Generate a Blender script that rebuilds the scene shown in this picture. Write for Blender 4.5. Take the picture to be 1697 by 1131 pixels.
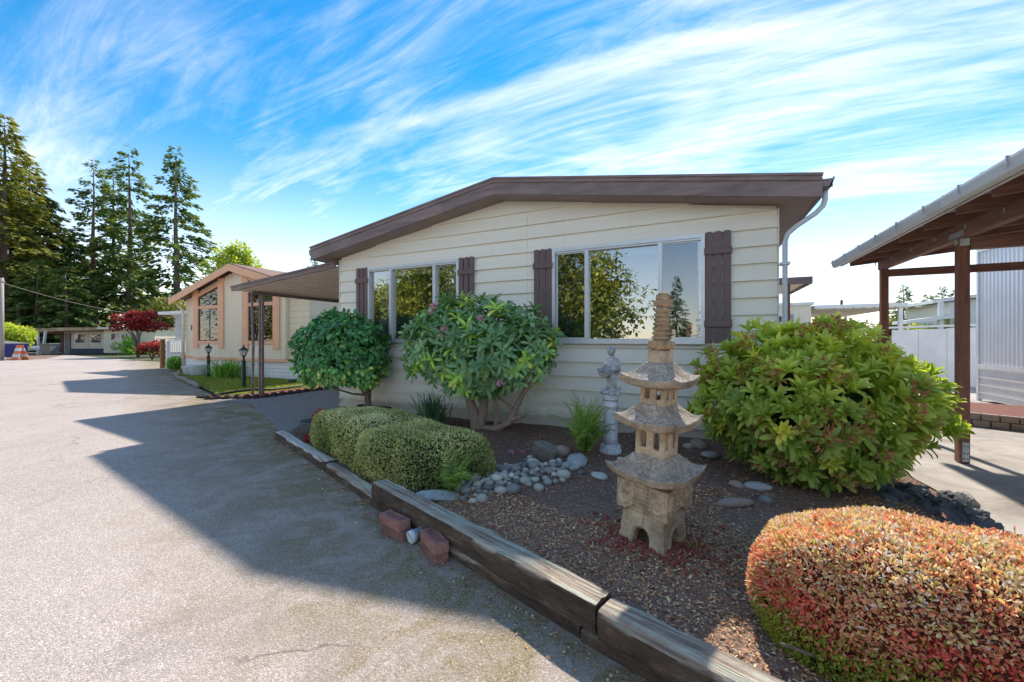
import bpy, math, random
import numpy as np
from mathutils import Vector, Matrix, noise as mnoise

for o in list(bpy.data.objects):
    bpy.data.objects.remove(o)
SC = bpy.context.scene
COL = SC.collection
rnd = random.Random(7)
RNG = np.random.default_rng(11)

# ------------------------------------------------------------------ camera
cam = bpy.data.cameras.new('camera')
cam.lens = 14.0; cam.sensor_width = 36.0; cam.clip_start = 0.05; cam.clip_end = 3000
cam.shift_y = -0.0015
CAM = bpy.data.objects.new('camera', cam); COL.objects.link(CAM)
CAM.location = (0, 0, 1.37)
CAM.rotation_euler = (math.radians(90), 0, math.radians(25.33))
SC.camera = CAM

# ------------------------------------------------------------------ light
SUN_DIR = Vector((-0.12, 1.015, 1.0)).normalized()          # towards the sun
sun = bpy.data.lights.new('sun', 'SUN'); sun.energy = 2.0; sun.angle = math.radians(1.1); sun.color = (1.0, 0.92, 0.8)
SUN = bpy.data.objects.new('sun', sun); COL.objects.link(SUN)
SUN.rotation_euler = (-SUN_DIR).to_track_quat('-Z', 'Y').to_euler()
SUN.location = (0, 0, 30)

W = bpy.data.worlds.new('World'); SC.world = W; W.use_nodes = True
wn = W.node_tree; wn.nodes.clear()
def WN(t, **k):
    n = wn.nodes.new(t)
    for a, b in k.items(): setattr(n, a, b)
    return n
def wmath(op, a, b=None, clamp=False):
    n = WN('ShaderNodeMath', operation=op, use_clamp=clamp)
    for i, x in enumerate((a, b)):
        if x is None: continue
        if isinstance(x, (int, float)): n.inputs[i].default_value = x
        else: wn.links.new(x, n.inputs[i])
    return n.outputs[0]
sky = WN('ShaderNodeTexSky', sky_type='NISHITA', sun_disc=False)
sky.sun_elevation = math.asin(SUN_DIR.z); sky.sun_rotation = math.atan2(SUN_DIR.x, SUN_DIR.y)
sky.altitude = 100; sky.air_density = 1.0; sky.dust_density = 0.0; sky.ozone_density = 3.0
hs = WN('ShaderNodeHueSaturation'); hs.inputs['Hue'].default_value = 0.49; hs.inputs['Saturation'].default_value = 1.36; hs.inputs['Value'].default_value = 0.41
wn.links.new(sky.outputs[0], hs.inputs['Color'])
tc = WN('ShaderNodeTexCoord'); sp = WN('ShaderNodeSeparateXYZ'); wn.links.new(tc.outputs['Generated'], sp.inputs[0])
zc = wmath('ADD', wmath('MAXIMUM', sp.outputs[2], 0.0), 0.2)
cu = wmath('DIVIDE', sp.outputs[0], zc); cv = wmath('DIVIDE', sp.outputs[1], zc)
cmb = WN('ShaderNodeCombineXYZ'); wn.links.new(cu, cmb.inputs[0]); wn.links.new(cv, cmb.inputs[1])
def cloud_noise(rot, sx, sy, scale, detail, rough, dist, off):
    mp = WN('ShaderNodeMapping'); wn.links.new(cmb.outputs[0], mp.inputs[0])
    mp.inputs['Location'].default_value = off; mp.inputs['Rotation'].default_value = (0, 0, rot); mp.inputs['Scale'].default_value = (sx, sy, 1)
    n = WN('ShaderNodeTexNoise'); n.inputs['Scale'].default_value = scale; n.inputs['Detail'].default_value = detail
    n.inputs['Roughness'].default_value = rough; n.inputs['Distortion'].default_value = dist
    wn.links.new(mp.outputs[0], n.inputs['Vector']); return n.outputs[0]
c_big = cloud_noise(0.5, 1, 1, 0.55, 4, 0.5, 0.6, (20.1, 4.4, 0))
c_str = cloud_noise(-0.5, 0.42, 1.5, 1.5, 10, 0.62, 1.1, (9.1, 3.3, 0))
c_wsp = cloud_noise(0.1, 0.4, 2.4, 3.4, 10, 0.68, 1.8, (7.2, 2.2, 0))
csum = wmath('ADD', wmath('ADD', wmath('MULTIPLY', c_big, 0.7), wmath('MULTIPLY', c_str, 0.9)), wmath('MULTIPLY', c_wsp, 0.5))
mr = WN('ShaderNodeMapRange', interpolation_type='SMOOTHSTEP'); wn.links.new(csum, mr.inputs[0])
mr.inputs[1].default_value = 0.82; mr.inputs[2].default_value = 1.52; mr.inputs[3].default_value = 0.0; mr.inputs[4].default_value = 0.62
# thin haze towards the horizon
hz = WN('ShaderNodeMapRange', interpolation_type='SMOOTHSTEP'); wn.links.new(sp.outputs[2], hz.inputs[0])
hz.inputs[1].default_value = -0.02; hz.inputs[2].default_value = 0.42; hz.inputs[3].default_value = 0.55; hz.inputs[4].default_value = 0.0
cfac = wmath('MAXIMUM', mr.outputs[0], hz.outputs[0])
mx = WN('ShaderNodeMix', data_type='RGBA'); wn.links.new(cfac, mx.inputs['Factor']); wn.links.new(hs.outputs[0], mx.inputs['A'])
mx.inputs['B'].default_value = (4.5, 3.95, 3.4, 1)
bg = WN('ShaderNodeBackground'); bg.inputs[1].default_value = 0.15
wn.links.new(mx.outputs['Result'], bg.inputs[0])
wo = WN('ShaderNodeOutputWorld'); wn.links.new(bg.outputs[0], wo.inputs[0])

SC.view_settings.view_transform = 'Standard'; SC.view_settings.look = 'None'
SC.view_settings.exposure = 1.82; SC.view_settings.gamma = 1.0; SC.view_settings.use_curve_mapping = False
SC.render.engine = 'CYCLES'
SC.cycles.max_bounces = 5; SC.cycles.diffuse_bounces = 3; SC.cycles.glossy_bounces = 3; SC.cycles.transmission_bounces = 4
SC.cycles.transparent_max_bounces = 8; SC.cycles.caustics_reflective = False; SC.cycles.caustics_refractive = False

# ------------------------------------------------------------------ helpers: materials
class NT:
    def __init__(s, name):
        s.m = bpy.data.materials.new(name); s.m.use_nodes = True; s.t = s.m.node_tree; s.t.nodes.clear()
        s.out = s.n('ShaderNodeOutputMaterial'); s.b = s.n('ShaderNodeBsdfPrincipled'); s.l(s.b.outputs[0], s.out.inputs[0])
    def n(s, t, **k):
        x = s.t.nodes.new(t)
        for a, b in k.items(): setattr(x, a, b)
        return x
    def l(s, a, b): s.t.links.new(a, b)
    def coord(s, kind='Object', sc=(1, 1, 1), rot=(0, 0, 0)):
        if kind == 'World': o = s.n('ShaderNodeNewGeometry').outputs['Position']
        else: o = s.n('ShaderNodeTexCoord').outputs[kind]
        if sc == (1, 1, 1) and rot == (0, 0, 0): return o
        mp = s.n('ShaderNodeMapping'); mp.inputs['Scale'].default_value = sc; mp.inputs['Rotation'].default_value = rot; s.l(o, mp.inputs[0]); return mp.outputs[0]
    def noise(s, v, scale, detail=4, rough=0.55, dist=0.0):
        n = s.n('ShaderNodeTexNoise'); n.inputs['Scale'].default_value = scale; n.inputs['Detail'].default_value = detail
        n.inputs['Roughness'].default_value = rough; n.inputs['Distortion'].default_value = dist; s.l(v, n.inputs['Vector']); return n.outputs[0]
    def voro(s, v, scale, feat='F1', out='Distance', rand=1.0):
        n = s.n('ShaderNodeTexVoronoi', feature=feat); n.inputs['Scale'].default_value = scale; n.inputs['Randomness'].default_value = rand
        s.l(v, n.inputs['Vector']); return n.outputs[out]
    def ramp(s, f, stops):
        r = s.n('ShaderNodeValToRGB'); e = r.color_ramp.elements
        while len(e) < len(stops): e.new(0.5)
        for i, (p, c) in enumerate(stops):
            e[i].position = p; e[i].color = (c[0], c[1], c[2], 1) if not isinstance(c, (int, float)) else (c, c, c, 1)
        s.l(f, r.inputs[0]); return r.outputs[0]
    def mix(s, f, a, b, blend='MIX'):
        m = s.n('ShaderNodeMix', data_type='RGBA', blend_type=blend)
        for sock, x in ((m.inputs['Factor'], f), (m.inputs['A'], a), (m.inputs['B'], b)):
            if isinstance(x, (int, float)): sock.default_value = x if sock.type == 'VALUE' else (x, x, x, 1)
            elif isinstance(x, tuple): sock.default_value = (x[0], x[1], x[2], 1)
            else: s.l(x, sock)
        return m.outputs['Result']
    def math(s, op, a, b=None, clamp=False):
        n = s.n('ShaderNodeMath', operation=op, use_clamp=clamp)
        for i, x in enumerate((a, b)):
            if x is None: continue
            if isinstance(x, (int, float)): n.inputs[i].default_value = x
            else: s.l(x, n.inputs[i])
        return n.outputs[0]
    def bump(s, h, strength=0.3, dist=0.01):
        b = s.n('ShaderNodeBump'); b.inputs['Strength'].default_value = strength; b.inputs['Distance'].default_value = dist
        s.l(h, b.inputs['Height']); s.l(b.outputs[0], s.b.inputs['Normal']); return b
    def col(s, c):
        if isinstance(c, tuple): s.b.inputs['Base Color'].default_value = (c[0], c[1], c[2], 1)
        else: s.l(c, s.b.inputs['Base Color'])
    def set(s, rough=None, metal=None, spec=None):
        if rough is not None: s.b.inputs['Roughness'].default_value = rough
        if metal is not None: s.b.inputs['Metallic'].default_value = metal
        if spec is not None: s.b.inputs['Specular IOR Level'].default_value = spec
        return s.m
M = {}
def pm(name, c, rough=0.6, var=0.12, scale=4.0, bump=0.0, bscale=40.0, metal=0.0, spec=0.4, kind='World', stretch=(1, 1, 1), dirt=None, dscale=1.2):
    t = NT(name); v = t.coord(kind, stretch)
    n = t.noise(v, scale, 5, 0.6)
    lo = tuple(x * (1 - var) for x in c); hi = tuple(min(1, x * (1 + var)) for x in c)
    cc = t.ramp(n, [(0.3, lo), (0.7, hi)])
    if dirt:
        d = t.noise(t.coord(kind), dscale, 6, 0.65, 0.4)
        f = t.ramp(d, [(0.5, 0.0), (0.72, 0.7)])
        cc = t.mix(f, cc, dirt)
    t.col(cc)
    if bump: t.bump(t.noise(v, bscale, 6, 0.65), bump, 0.01)
    M[name] = t.set(rough, metal, spec); return M[name]

def siding_mat():
    t = NT('siding'); v = t.coord('World'); g = t.coord('World', (0.25, 1, 5))
    c = t.ramp(t.noise(g, 2.0, 5, 0.6), [(0.3, (0.85, 0.80, 0.70)), (0.7, (0.89, 0.85, 0.76))])
    c = t.mix(t.ramp(t.noise(v, 0.8, 6, 0.65, 0.4), [(0.5, 0.0), (0.72, 0.5)]), c, (0.78, 0.72, 0.61))
    c = t.mix(t.ramp(t.noise(t.coord('World', (7, 7, 0.5)), 1.0, 6, 0.7, 0.2), [(0.58, 0.0), (0.75, 0.3)]), c, (0.66, 0.6, 0.51))     # rain streaks
    pz_ = t.n('ShaderNodeSeparateXYZ'); t.l(v, pz_.inputs[0]); h = t.math('ADD', pz_.outputs[2], t.math('MULTIPLY', t.noise(v, 9, 6, 0.7), -0.32))
    c = t.mix(t.ramp(h, [(0.0, 0.7), (0.16, 0.0)]), c, (0.42, 0.35, 0.28))     # soil splash at the foot
    t.col(c); t.bump(t.math('ADD', t.noise(g, 30, 6, 0.65), t.math('MULTIPLY', t.noise(v, 1.1, 2, 0.5), 2.5)), 0.25, 0.01); M['siding'] = t.set(0.55, 0, 0.4)
siding_mat()
pm('trim_brown', (0.217, 0.16, 0.155), 0.55, 0.28, 3.0, 0.3, 25, stretch=(0.6, 0.6, 6), dirt=(0.319, 0.246, 0.239), dscale=1.6)
pm('soffit_brown', (0.29, 0.217, 0.203), 0.6, 0.1, 3.0)
pm('shutter_brown', (0.152, 0.102, 0.102), 0.45, 0.1, 6.0, 0.15, 60, stretch=(6, 6, 0.5))
pm('aluminium', (0.66, 0.68, 0.72), 0.35, 0.06, 6.0, metal=0.35)
pm('white_metal', (0.74, 0.75, 0.76), 0.4, 0.06, 3.0, dirt=(0.55, 0.53, 0.5))
pm('downspout_white', (0.62, 0.66, 0.72), 0.4, 0.05, 3.0)
pm('foundation', (0.3, 0.29, 0.28), 0.9, 0.15, 3.0, 0.3, 30)
pm('interior_wall', (0.42, 0.4, 0.37), 0.8, 0.05)
pm('interior_dark', (0.06, 0.05, 0.045), 0.8, 0.1)
pm('cabinet_white', (0.7, 0.7, 0.7), 0.5, 0.03)
pm('roofing', (0.16, 0.12, 0.115), 0.8, 0.1, 4, 0.3, 50)
pm('awning_under', (0.68, 0.58, 0.49), 0.5, 0.06, 1.5, dirt=(0.55, 0.46, 0.38))
pm('black_metal', (0.02, 0.02, 0.022), 0.45, 0.2, 8)
pm('dark_green_metal', (0.025, 0.035, 0.032), 0.45, 0.2, 8)
pm('pink_siding', (0.86, 0.74, 0.56), 0.65, 0.06, 2.0, 0.2, 25, stretch=(5, 1, 0.3))
pm('pink_lap', (0.86, 0.74, 0.55), 0.65, 0.06, 2.0)
pm('salmon', (0.86, 0.478, 0.29), 0.6, 0.08, 3.0, dirt=(0.841, 0.406, 0.261))
pm('skirt_white', (0.83, 0.842, 0.86), 0.55, 0.06, 2.0, dirt=(0.61, 0.586, 0.549))
pm('shingle', (0.232, 0.138, 0.109), 0.9, 0.25, 5, 0.5, 40)
pm('white_paint', (0.75, 0.76, 0.78), 0.5, 0.05, 3, dirt=(0.6, 0.6, 0.6))
pm('cedar_post', (0.26, 0.125, 0.06), 0.75, 0.2, 8, 0.2, 40, stretch=(8, 8, 0.6))
pm('porcelain_white', (0.72, 0.75, 0.8), 0.35, 0.04)
pm('redwood', (0.252, 0.101, 0.0687), 0.62, 0.35, 5, 0.3, 30, stretch=(6, 6, 0.7), dirt=(0.153, 0.0713, 0.0562))
pm('redwood_h', (0.281, 0.136, 0.104), 0.65, 0.35, 5, 0.3, 30, stretch=(0.8, 0.8, 8), dirt=(0.153, 0.0802, 0.0712))
pm('galvanised', (0.5, 0.52, 0.54), 0.4, 0.15, 12, metal=0.5)
pm('gutter_white', (0.7, 0.7, 0.72), 0.4, 0.05, 4, dirt=(0.42, 0.4, 0.38), dscale=3)
pm('corrugated_roof', (0.52, 0.53, 0.55), 0.45, 0.15, 3, metal=0.3, dirt=(0.25, 0.23, 0.22))
pm('purlin', (0.45, 0.36, 0.24), 0.75, 0.15, 6)
pm('trailer_white', (0.805, 0.817, 0.854), 0.4, 0.04, 2, metal=0.1, dirt=(0.683, 0.683, 0.708))
pm('trailer_skirt', (0.756, 0.744, 0.756), 0.5, 0.06, 2, dirt=(0.586, 0.561, 0.549))
pm('concrete_block', (0.319, 0.261, 0.239), 0.9, 0.25, 6, 0.5, 50)
pm('bin_grey', (0.2, 0.2, 0.21), 0.5, 0.1)
pm('dumpster_blue', (0.02, 0.03, 0.2), 0.5, 0.2, 3, dirt=(0.05, 0.05, 0.14))
pm('orange_paint', (0.75, 0.16, 0.05), 0.5, 0.08)
pm('maroon', (0.13, 0.055, 0.06), 0.8, 0.15, 2)
pm('far_cream', (0.732, 0.647, 0.525), 0.7, 0.06, 1.5)
pm('far_cream_b', (0.756, 0.695, 0.561), 0.7, 0.06, 1.5)
pm('far_blue', (0.045, 0.07, 0.12), 0.6, 0.15, 3)
pm('moss_roof', (0.38, 0.29, 0.19), 0.9, 0.35, 2.5, 0.4, 20, dirt=(0.24, 0.12, 0.05))
pm('pole_wood', (0.34, 0.31, 0.28), 0.85, 0.2, 4, stretch=(6, 6, .5))
pm('bark', (0.174, 0.131, 0.109), 0.9, 0.35, 9, 0.6, 30, kind='Object', stretch=(3, 3, 0.7))
pm('bark_grey', (0.383, 0.278, 0.219), 0.9, 0.35, 14, 0.7, 40, kind='Object', stretch=(3, 3, 0.8))
pm('bark_far', (0.189, 0.145, 0.131), 0.95, 0.25, 2, kind='Object')
pm('twig_core', (0.03, 0.026, 0.016), 0.95, 0.4, 20)
pm('red_core', (0.13, 0.035, 0.028), 0.95, 0.5, 30)
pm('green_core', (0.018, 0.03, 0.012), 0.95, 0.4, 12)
pm('pot_grey', (0.123, 0.131, 0.138), 0.85, 0.3, 30, 0.4, 60)
pm('soil', (0.03, 0.022, 0.018), 0.95, 0.3, 30, 0.6, 60)
pm('brick_red', (0.365, 0.169, 0.142), 0.85, 0.35, 14, 0.5, 70, kind='Object', dirt=(0.176, 0.135, 0.128), dscale=14)
pm('brick_dark', (0.23, 0.115, 0.0945), 0.9, 0.35, 14, 0.5, 70, kind='Object', dirt=(0.121, 0.101, 0.0945), dscale=8)
pm('pvc', (0.62, 0.66, 0.72), 0.35, 0.1, 20)
pm('hose', (0.02, 0.022, 0.02), 0.6, 0.2)
pm('scallop_edge', (0.06, 0.035, 0.03), 0.8, 0.3, 10, 0.4, 40)
pm('lava_black', (0.16, 0.167, 0.189), 0.9, 0.6, 12, 1.0, 34, kind='Object')
pm('driftwood', (0.3, 0.26, 0.22), 0.85, 0.3, 10, 0.4, 30)
pm('rubber', (0.015, 0.015, 0.015), 0.8, 0.2)
pm('rim_yellow', (0.28, 0.3, 0.05), 0.4, 0.2)
pm('sticker', (0.7, 0.72, 0.74), 0.5, 0.02)
pm('flower_pink', (0.62, 0.24, 0.45), 0.6, 0.25, 40)
pm('flower_brown', (0.5, 0.2, 0.11), 0.85, 0.35, 40)
pm('curtain', (0.5, 0.47, 0.4), 0.9, 0.1, 3, stretch=(20, 20, .3))
pm('paper', (0.7, 0.66, 0.58), 0.9, 0.2, 12)
pm('lamp_glass', (0.6, 0.6, 0.58), 0.15, 0.05)

# ---- glass: reflective pane that also lets the room behind be seen
def glass(name, tint, refl, rough=0.0):
    t = NT(name); t.t.nodes.remove(t.b)
    g = t.n('ShaderNodeBsdfGlossy'); g.inputs['Roughness'].default_value = rough; g.inputs['Color'].default_value = (0.95, 0.97, 1, 1)
    bp = t.n('ShaderNodeBump'); bp.inputs['Strength'].default_value = 0.05; bp.inputs['Distance'].default_value = 0.02; t.l(t.noise(t.coord('World'), 2.2, 2, 0.5), bp.inputs['Height']); t.l(bp.outputs[0], g.inputs['Normal'])
    tr = t.n('ShaderNodeBsdfTransparent'); tr.inputs['Color'].default_value = (*tint, 1)
    lw = t.n('ShaderNodeFresnel'); lw.inputs['IOR'].default_value = 1.5
    f = t.math('ADD', t.math('MULTIPLY', lw.outputs[0], 1.0), refl, True)
    m = t.n('ShaderNodeMixShader'); t.l(f, m.inputs[0]); t.l(tr.outputs[0], m.inputs[1]); t.l(g.outputs[0], m.inputs[2]); t.l(m.outputs[0], t.out.inputs[0])
    M[name] = t.m
glass('glass', (0.8, 0.85, 0.85), 0.3)
glass('glass_screen', (0.35, 0.36, 0.38), 0.14, 0.02)
glass('glass_far', (0.4, 0.4, 0.42), 0.06)

# ---- stone of the lantern
def stone(name, stops, top, kind='Object', sc=9, bump=0.5):
    t = NT(name); v = t.coord(kind)
    a = t.noise(v, sc, 7, 0.65, 0.3); base = t.ramp(a, stops)
    sp_ = t.noise(v, 90, 3, 0.7); base = t.mix(t.ramp(sp_, [(0.35, 0.5), (0.6, 0.0)]), base, tuple(x * 0.45 for x in stops[1][1]))
    geo = t.n('ShaderNodeNewGeometry'); s2 = t.n('ShaderNodeSeparateXYZ'); t.l(geo.outputs['Normal'], s2.inputs[0])
    if top is not None:   # lichen grey crust on upward faces, brightened in place of sun on the roofs
        n2 = t.noise(v, 14, 6, 0.7, 0.5)
        f = t.math('MULTIPLY', t.ramp(s2.outputs[2], [(0.15, 0.0), (0.5, 1.0)]), t.ramp(n2, [(0.3, 0.35), (0.6, 1.0)]))
        crust = t.ramp(t.noise(v, 45, 5, 0.75), [(0.32, top[0]), (0.5, top[1]), (0.7, top[2])])
        base = t.mix(f, base, crust)
    stn = t.ramp(t.noise(t.coord(kind, (6, 6, 1.6)), 1.6, 7, 0.7, 0.6), [(0.5, 0.0), (0.66, 0.7)]); base = t.mix(stn, base, tuple(x * 0.42 for x in stops[1][1]))   # damp soot and lichen stains
    t.col(base); t.bump(t.math('ADD', t.noise(v, 60, 6, 0.7), t.noise(v, 14, 4, 0.6)), bump, 0.012)
    M[name] = t.set(0.92, 0, 0.2)
stone('lantern_stone', [(0.3, (0.294, 0.217, 0.142)), (0.5, (0.647, 0.497, 0.341)), (0.75, (0.823, 0.665, 0.483))], None)
stone('lantern_roof', [(0.3, (0.214, 0.168, 0.127)), (0.55, (0.479, 0.378, 0.27)), (0.75, (0.58, 0.48, 0.364))], [(0.164, 0.142, 0.124), (0.416, 0.36, 0.304), (0.731, 0.624, 0.519)])
stone('lantern_top', [(0.35, (0.139, 0.109, 0.0867)), (0.52, (0.475, 0.339, 0.208)), (0.75, (0.752, 0.546, 0.347))], None, sc=12)
stone('statue_stone', [(0.35, (0.189, 0.189, 0.196)), (0.5, (0.522, 0.536, 0.566)), (0.68, (0.797, 0.826, 0.85))], None, sc=16, bump=0.35)
stone('column_stone', [(0.32, (0.377, 0.406, 0.45)), (0.5, (0.725, 0.768, 0.841)), (0.7, (0.85, 0.85, 0.85))], None, sc=9, bump=0.3)

# ---- river stones: hue by object
def river():
    t = NT('river_stone'); oi = t.n('ShaderNodeObjectInfo'); v = t.coord('Object')
    base = t.ramp(oi.outputs['Random'], [(0.0, (0.177, 0.18, 0.181)), (0.3, (0.321, 0.323, 0.301)), (0.5, (0.498, 0.457, 0.389)), (0.68, (0.723, 0.63, 0.522)), (0.85, (0.37, 0.397, 0.361)), (1.0, (0.86, 0.826, 0.71))])
    n = t.noise(v, 22, 6, 0.7, 0.4)
    t.col(t.mix(t.ramp(n, [(0.3, 0.55), (0.62, 0.0)]), base, t.mix(0.5, base, (0.06, 0.06, 0.065))))
    t.bump(n, 0.25, 0.01); M['river_stone'] = t.set(0.75, 0, 0.35)
river()
pm('boulder_dark', (0.203, 0.181, 0.16), 0.9, 0.5, 9, 0.7, 25, kind='Object')
pm('stone_brown', (0.392, 0.304, 0.246), 0.9, 0.3, 12, 0.5, 40, kind='Object')
pm('slate_flat', (0.396, 0.42, 0.419), 0.8, 0.35, 7, 0.4, 25, kind='Object')

# ---- leaves
GAIN = {'leaf_fern': 1.9, 'leaf_red': 2.1, 'petal': 1.15, 'leaf_conifer': 3.0, 'leaf_conifer_light': 1.8, 'leaf_yellowgreen': 1.5, 'leaf_cedar': 3.2, 'chips': 2.3, 'chips_dark': 2.2, 'chips_red': 2.0, 'leaf_maple': 1.7, 'leaf_box': 1.8, 'leaf_rhodo_light': 2.6, 'leaf_camellia': 4.0, 'leaf_rhodo': 2.6, 'leaf_strap': 2.0, 'leaf_lily': 1.9, 'grass': 2.0}
def leafmat(name, stops, transl=0.35, rough=0.45, spec=0.4, tcol=1.6, warm=(1.0, 1.0, 0.45)):
    g = GAIN.get(name, 1.5); stops = [(p, tuple(min(0.82, x * g * w) for x, w in zip(c, (1.1, 1.0, 0.86)))) for p, c in stops]
    t = NT(name); a = t.n('ShaderNodeAttribute', attribute_name='rnd')
    c = t.ramp(a.outputs['Fac'], stops); t.col(c); t.set(rough, 0, spec)
    tr = t.n('ShaderNodeBsdfTranslucent'); t.l(t.mix(1.0, c, tuple(min(1.0, x * tcol / 1.6) for x in warm), 'MULTIPLY') if False else t.mix(1.0, c, tuple(x * tcol for x in warm), 'MULTIPLY'), tr.inputs[0])
    m = t.n('ShaderNodeMixShader'); m.inputs[0].default_value = transl
    t.l(t.b.outputs[0], m.inputs[1]); t.l(tr.outputs[0], m.inputs[2]); t.l(m.outputs[0], t.out.inputs[0]); M[name] = t.m
leafmat('leaf_rhodo', [(0.0, (0.035, 0.085, 0.045)), (0.45, (0.075, 0.15, 0.085)), (0.72, (0.115, 0.2, 0.115)), (0.86, (0.16, 0.3, 0.06)), (0.95, (0.24, 0.4, 0.06)), (1.0, (0.36, 0.34, 0.08))], 0.25, 0.4, 0.5)
leafmat('leaf_rhodo_light', [(0.0, (0.045, 0.09, 0.03)), (0.4, (0.12, 0.175, 0.045)), (0.7, (0.2, 0.255, 0.06)), (0.93, (0.28, 0.32, 0.08)), (0.965, (0.36, 0.29, 0.06)), (1.0, (0.38, 0.28, 0.06))], 0.38, 0.42, 0.45)
leafmat('leaf_camellia', [(0.0, (0.012, 0.045, 0.022)), (0.5, (0.03, 0.09, 0.035)), (0.75, (0.06, 0.16, 0.05)), (0.9, (0.13, 0.28, 0.06)), (1.0, (0.2, 0.36, 0.07))], 0.22, 0.28, 0.55)
leafmat('leaf_box', [(0.0, (0.06, 0.085, 0.04)), (0.3, (0.14, 0.18, 0.08)), (0.52, (0.23, 0.27, 0.125)), (0.75, (0.35, 0.35, 0.21)), (1.0, (0.5, 0.48, 0.38))], 0.3, 0.6, 0.25)
leafmat('leaf_red', [(0.0, (0.1, 0.17, 0.03)), (0.13, (0.22, 0.26, 0.05)), (0.2, (0.16, 0.025, 0.035)), (0.4, (0.36, 0.07, 0.065)), (0.62, (0.5, 0.17, 0.13)), (0.8, (0.56, 0.3, 0.2)), (0.92, (0.54, 0.46, 0.2)), (1.0, (0.72, 0.66, 0.56))], 0.3, 0.45, 0.35, 1.3, (1.0, 0.8, 0.55))
leafmat('leaf_fern', [(0.0, (0.07, 0.14, 0.045)), (0.6, (0.14, 0.235, 0.075)), (1.0, (0.24, 0.34, 0.11))], 0.4, 0.5, 0.3)
leafmat('leaf_strap', [(0.0, (0.03, 0.075, 0.055)), (0.7, (0.06, 0.12, 0.08)), (1.0, (0.1, 0.2, 0.09))], 0.2, 0.45, 0.4)
leafmat('leaf_lily', [(0.0, (0.05, 0.14, 0.03)), (0.6, (0.11, 0.23, 0.05)), (1.0, (0.2, 0.34, 0.07))], 0.35, 0.45, 0.35)
leafmat('leaf_conifer', [(0.0, (0.012, 0.03, 0.018)), (0.5, (0.032, 0.06, 0.028)), (0.8, (0.07, 0.1, 0.035)), (1.0, (0.14, 0.15, 0.05))], 0.25, 0.7, 0.2)
leafmat('leaf_conifer_light', [(0.0, (0.04, 0.06, 0.02)), (0.5, (0.09, 0.115, 0.035)), (1.0, (0.2, 0.2, 0.07))], 0.3, 0.7, 0.2)
leafmat('leaf_cedar', [(0.0, (0.025, 0.045, 0.012)), (0.5, (0.07, 0.09, 0.02)), (0.8, (0.13, 0.14, 0.03)), (1.0, (0.22, 0.22, 0.05))], 0.2, 0.7, 0.15)
leafmat('leaf_yellowgreen', [(0.0, (0.12, 0.19, 0.03)), (0.6, (0.24, 0.32, 0.05)), (1.0, (0.4, 0.44, 0.1))], 0.4, 0.55, 0.25)
leafmat('leaf_maple', [(0.0, (0.05, 0.008, 0.012)), (0.5, (0.16, 0.02, 0.03)), (0.8, (0.3, 0.045, 0.05)), (1.0, (0.42, 0.12, 0.1))], 0.35, 0.5, 0.25, 1.3, (1.0, 0.6, 0.5))
leafmat('leaf_pot', [(0.0, (0.2, 0.015, 0.02)), (0.7, (0.4, 0.03, 0.03)), (1.0, (0.1, 0.16, 0.03))], 0.25, 0.5, 0.3, 1.2, (1, .6, .4))
leafmat('grass', [(0.0, (0.07, 0.13, 0.03)), (0.6, (0.15, 0.2, 0.05)), (1.0, (0.3, 0.28, 0.11))], 0.3, 0.7, 0.2)
leafmat('chips', [(0.0, (0.0808, 0.0404, 0.0258)), (0.4, (0.216, 0.117, 0.0718)), (0.7, (0.337, 0.197, 0.123)), (0.95, (0.458, 0.292, 0.188)), (1.0, (0.593, 0.428, 0.301))], 0.0, 0.85, 0.2)
leafmat('chips_dark', [(0.0, (0.0751, 0.0386, 0.0265)), (0.5, (0.166, 0.0911, 0.0627)), (0.85, (0.283, 0.166, 0.117)), (1.0, (0.568, 0.386, 0.283))], 0.0, 0.85, 0.2)
leafmat('chips_red', [(0.0, (0.06, 0.014, 0.012)), (0.6, (0.16, 0.04, 0.03)), (1.0, (0.3, 0.1, 0.07))], 0.0, 0.9, 0.2)
leafmat('petal', [(0.0, (0.6, 0.22, 0.45)), (1.0, (0.78, 0.5, 0.66))], 0.35, 0.6, 0.2, 1.2, (1, .8, .9))

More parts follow.
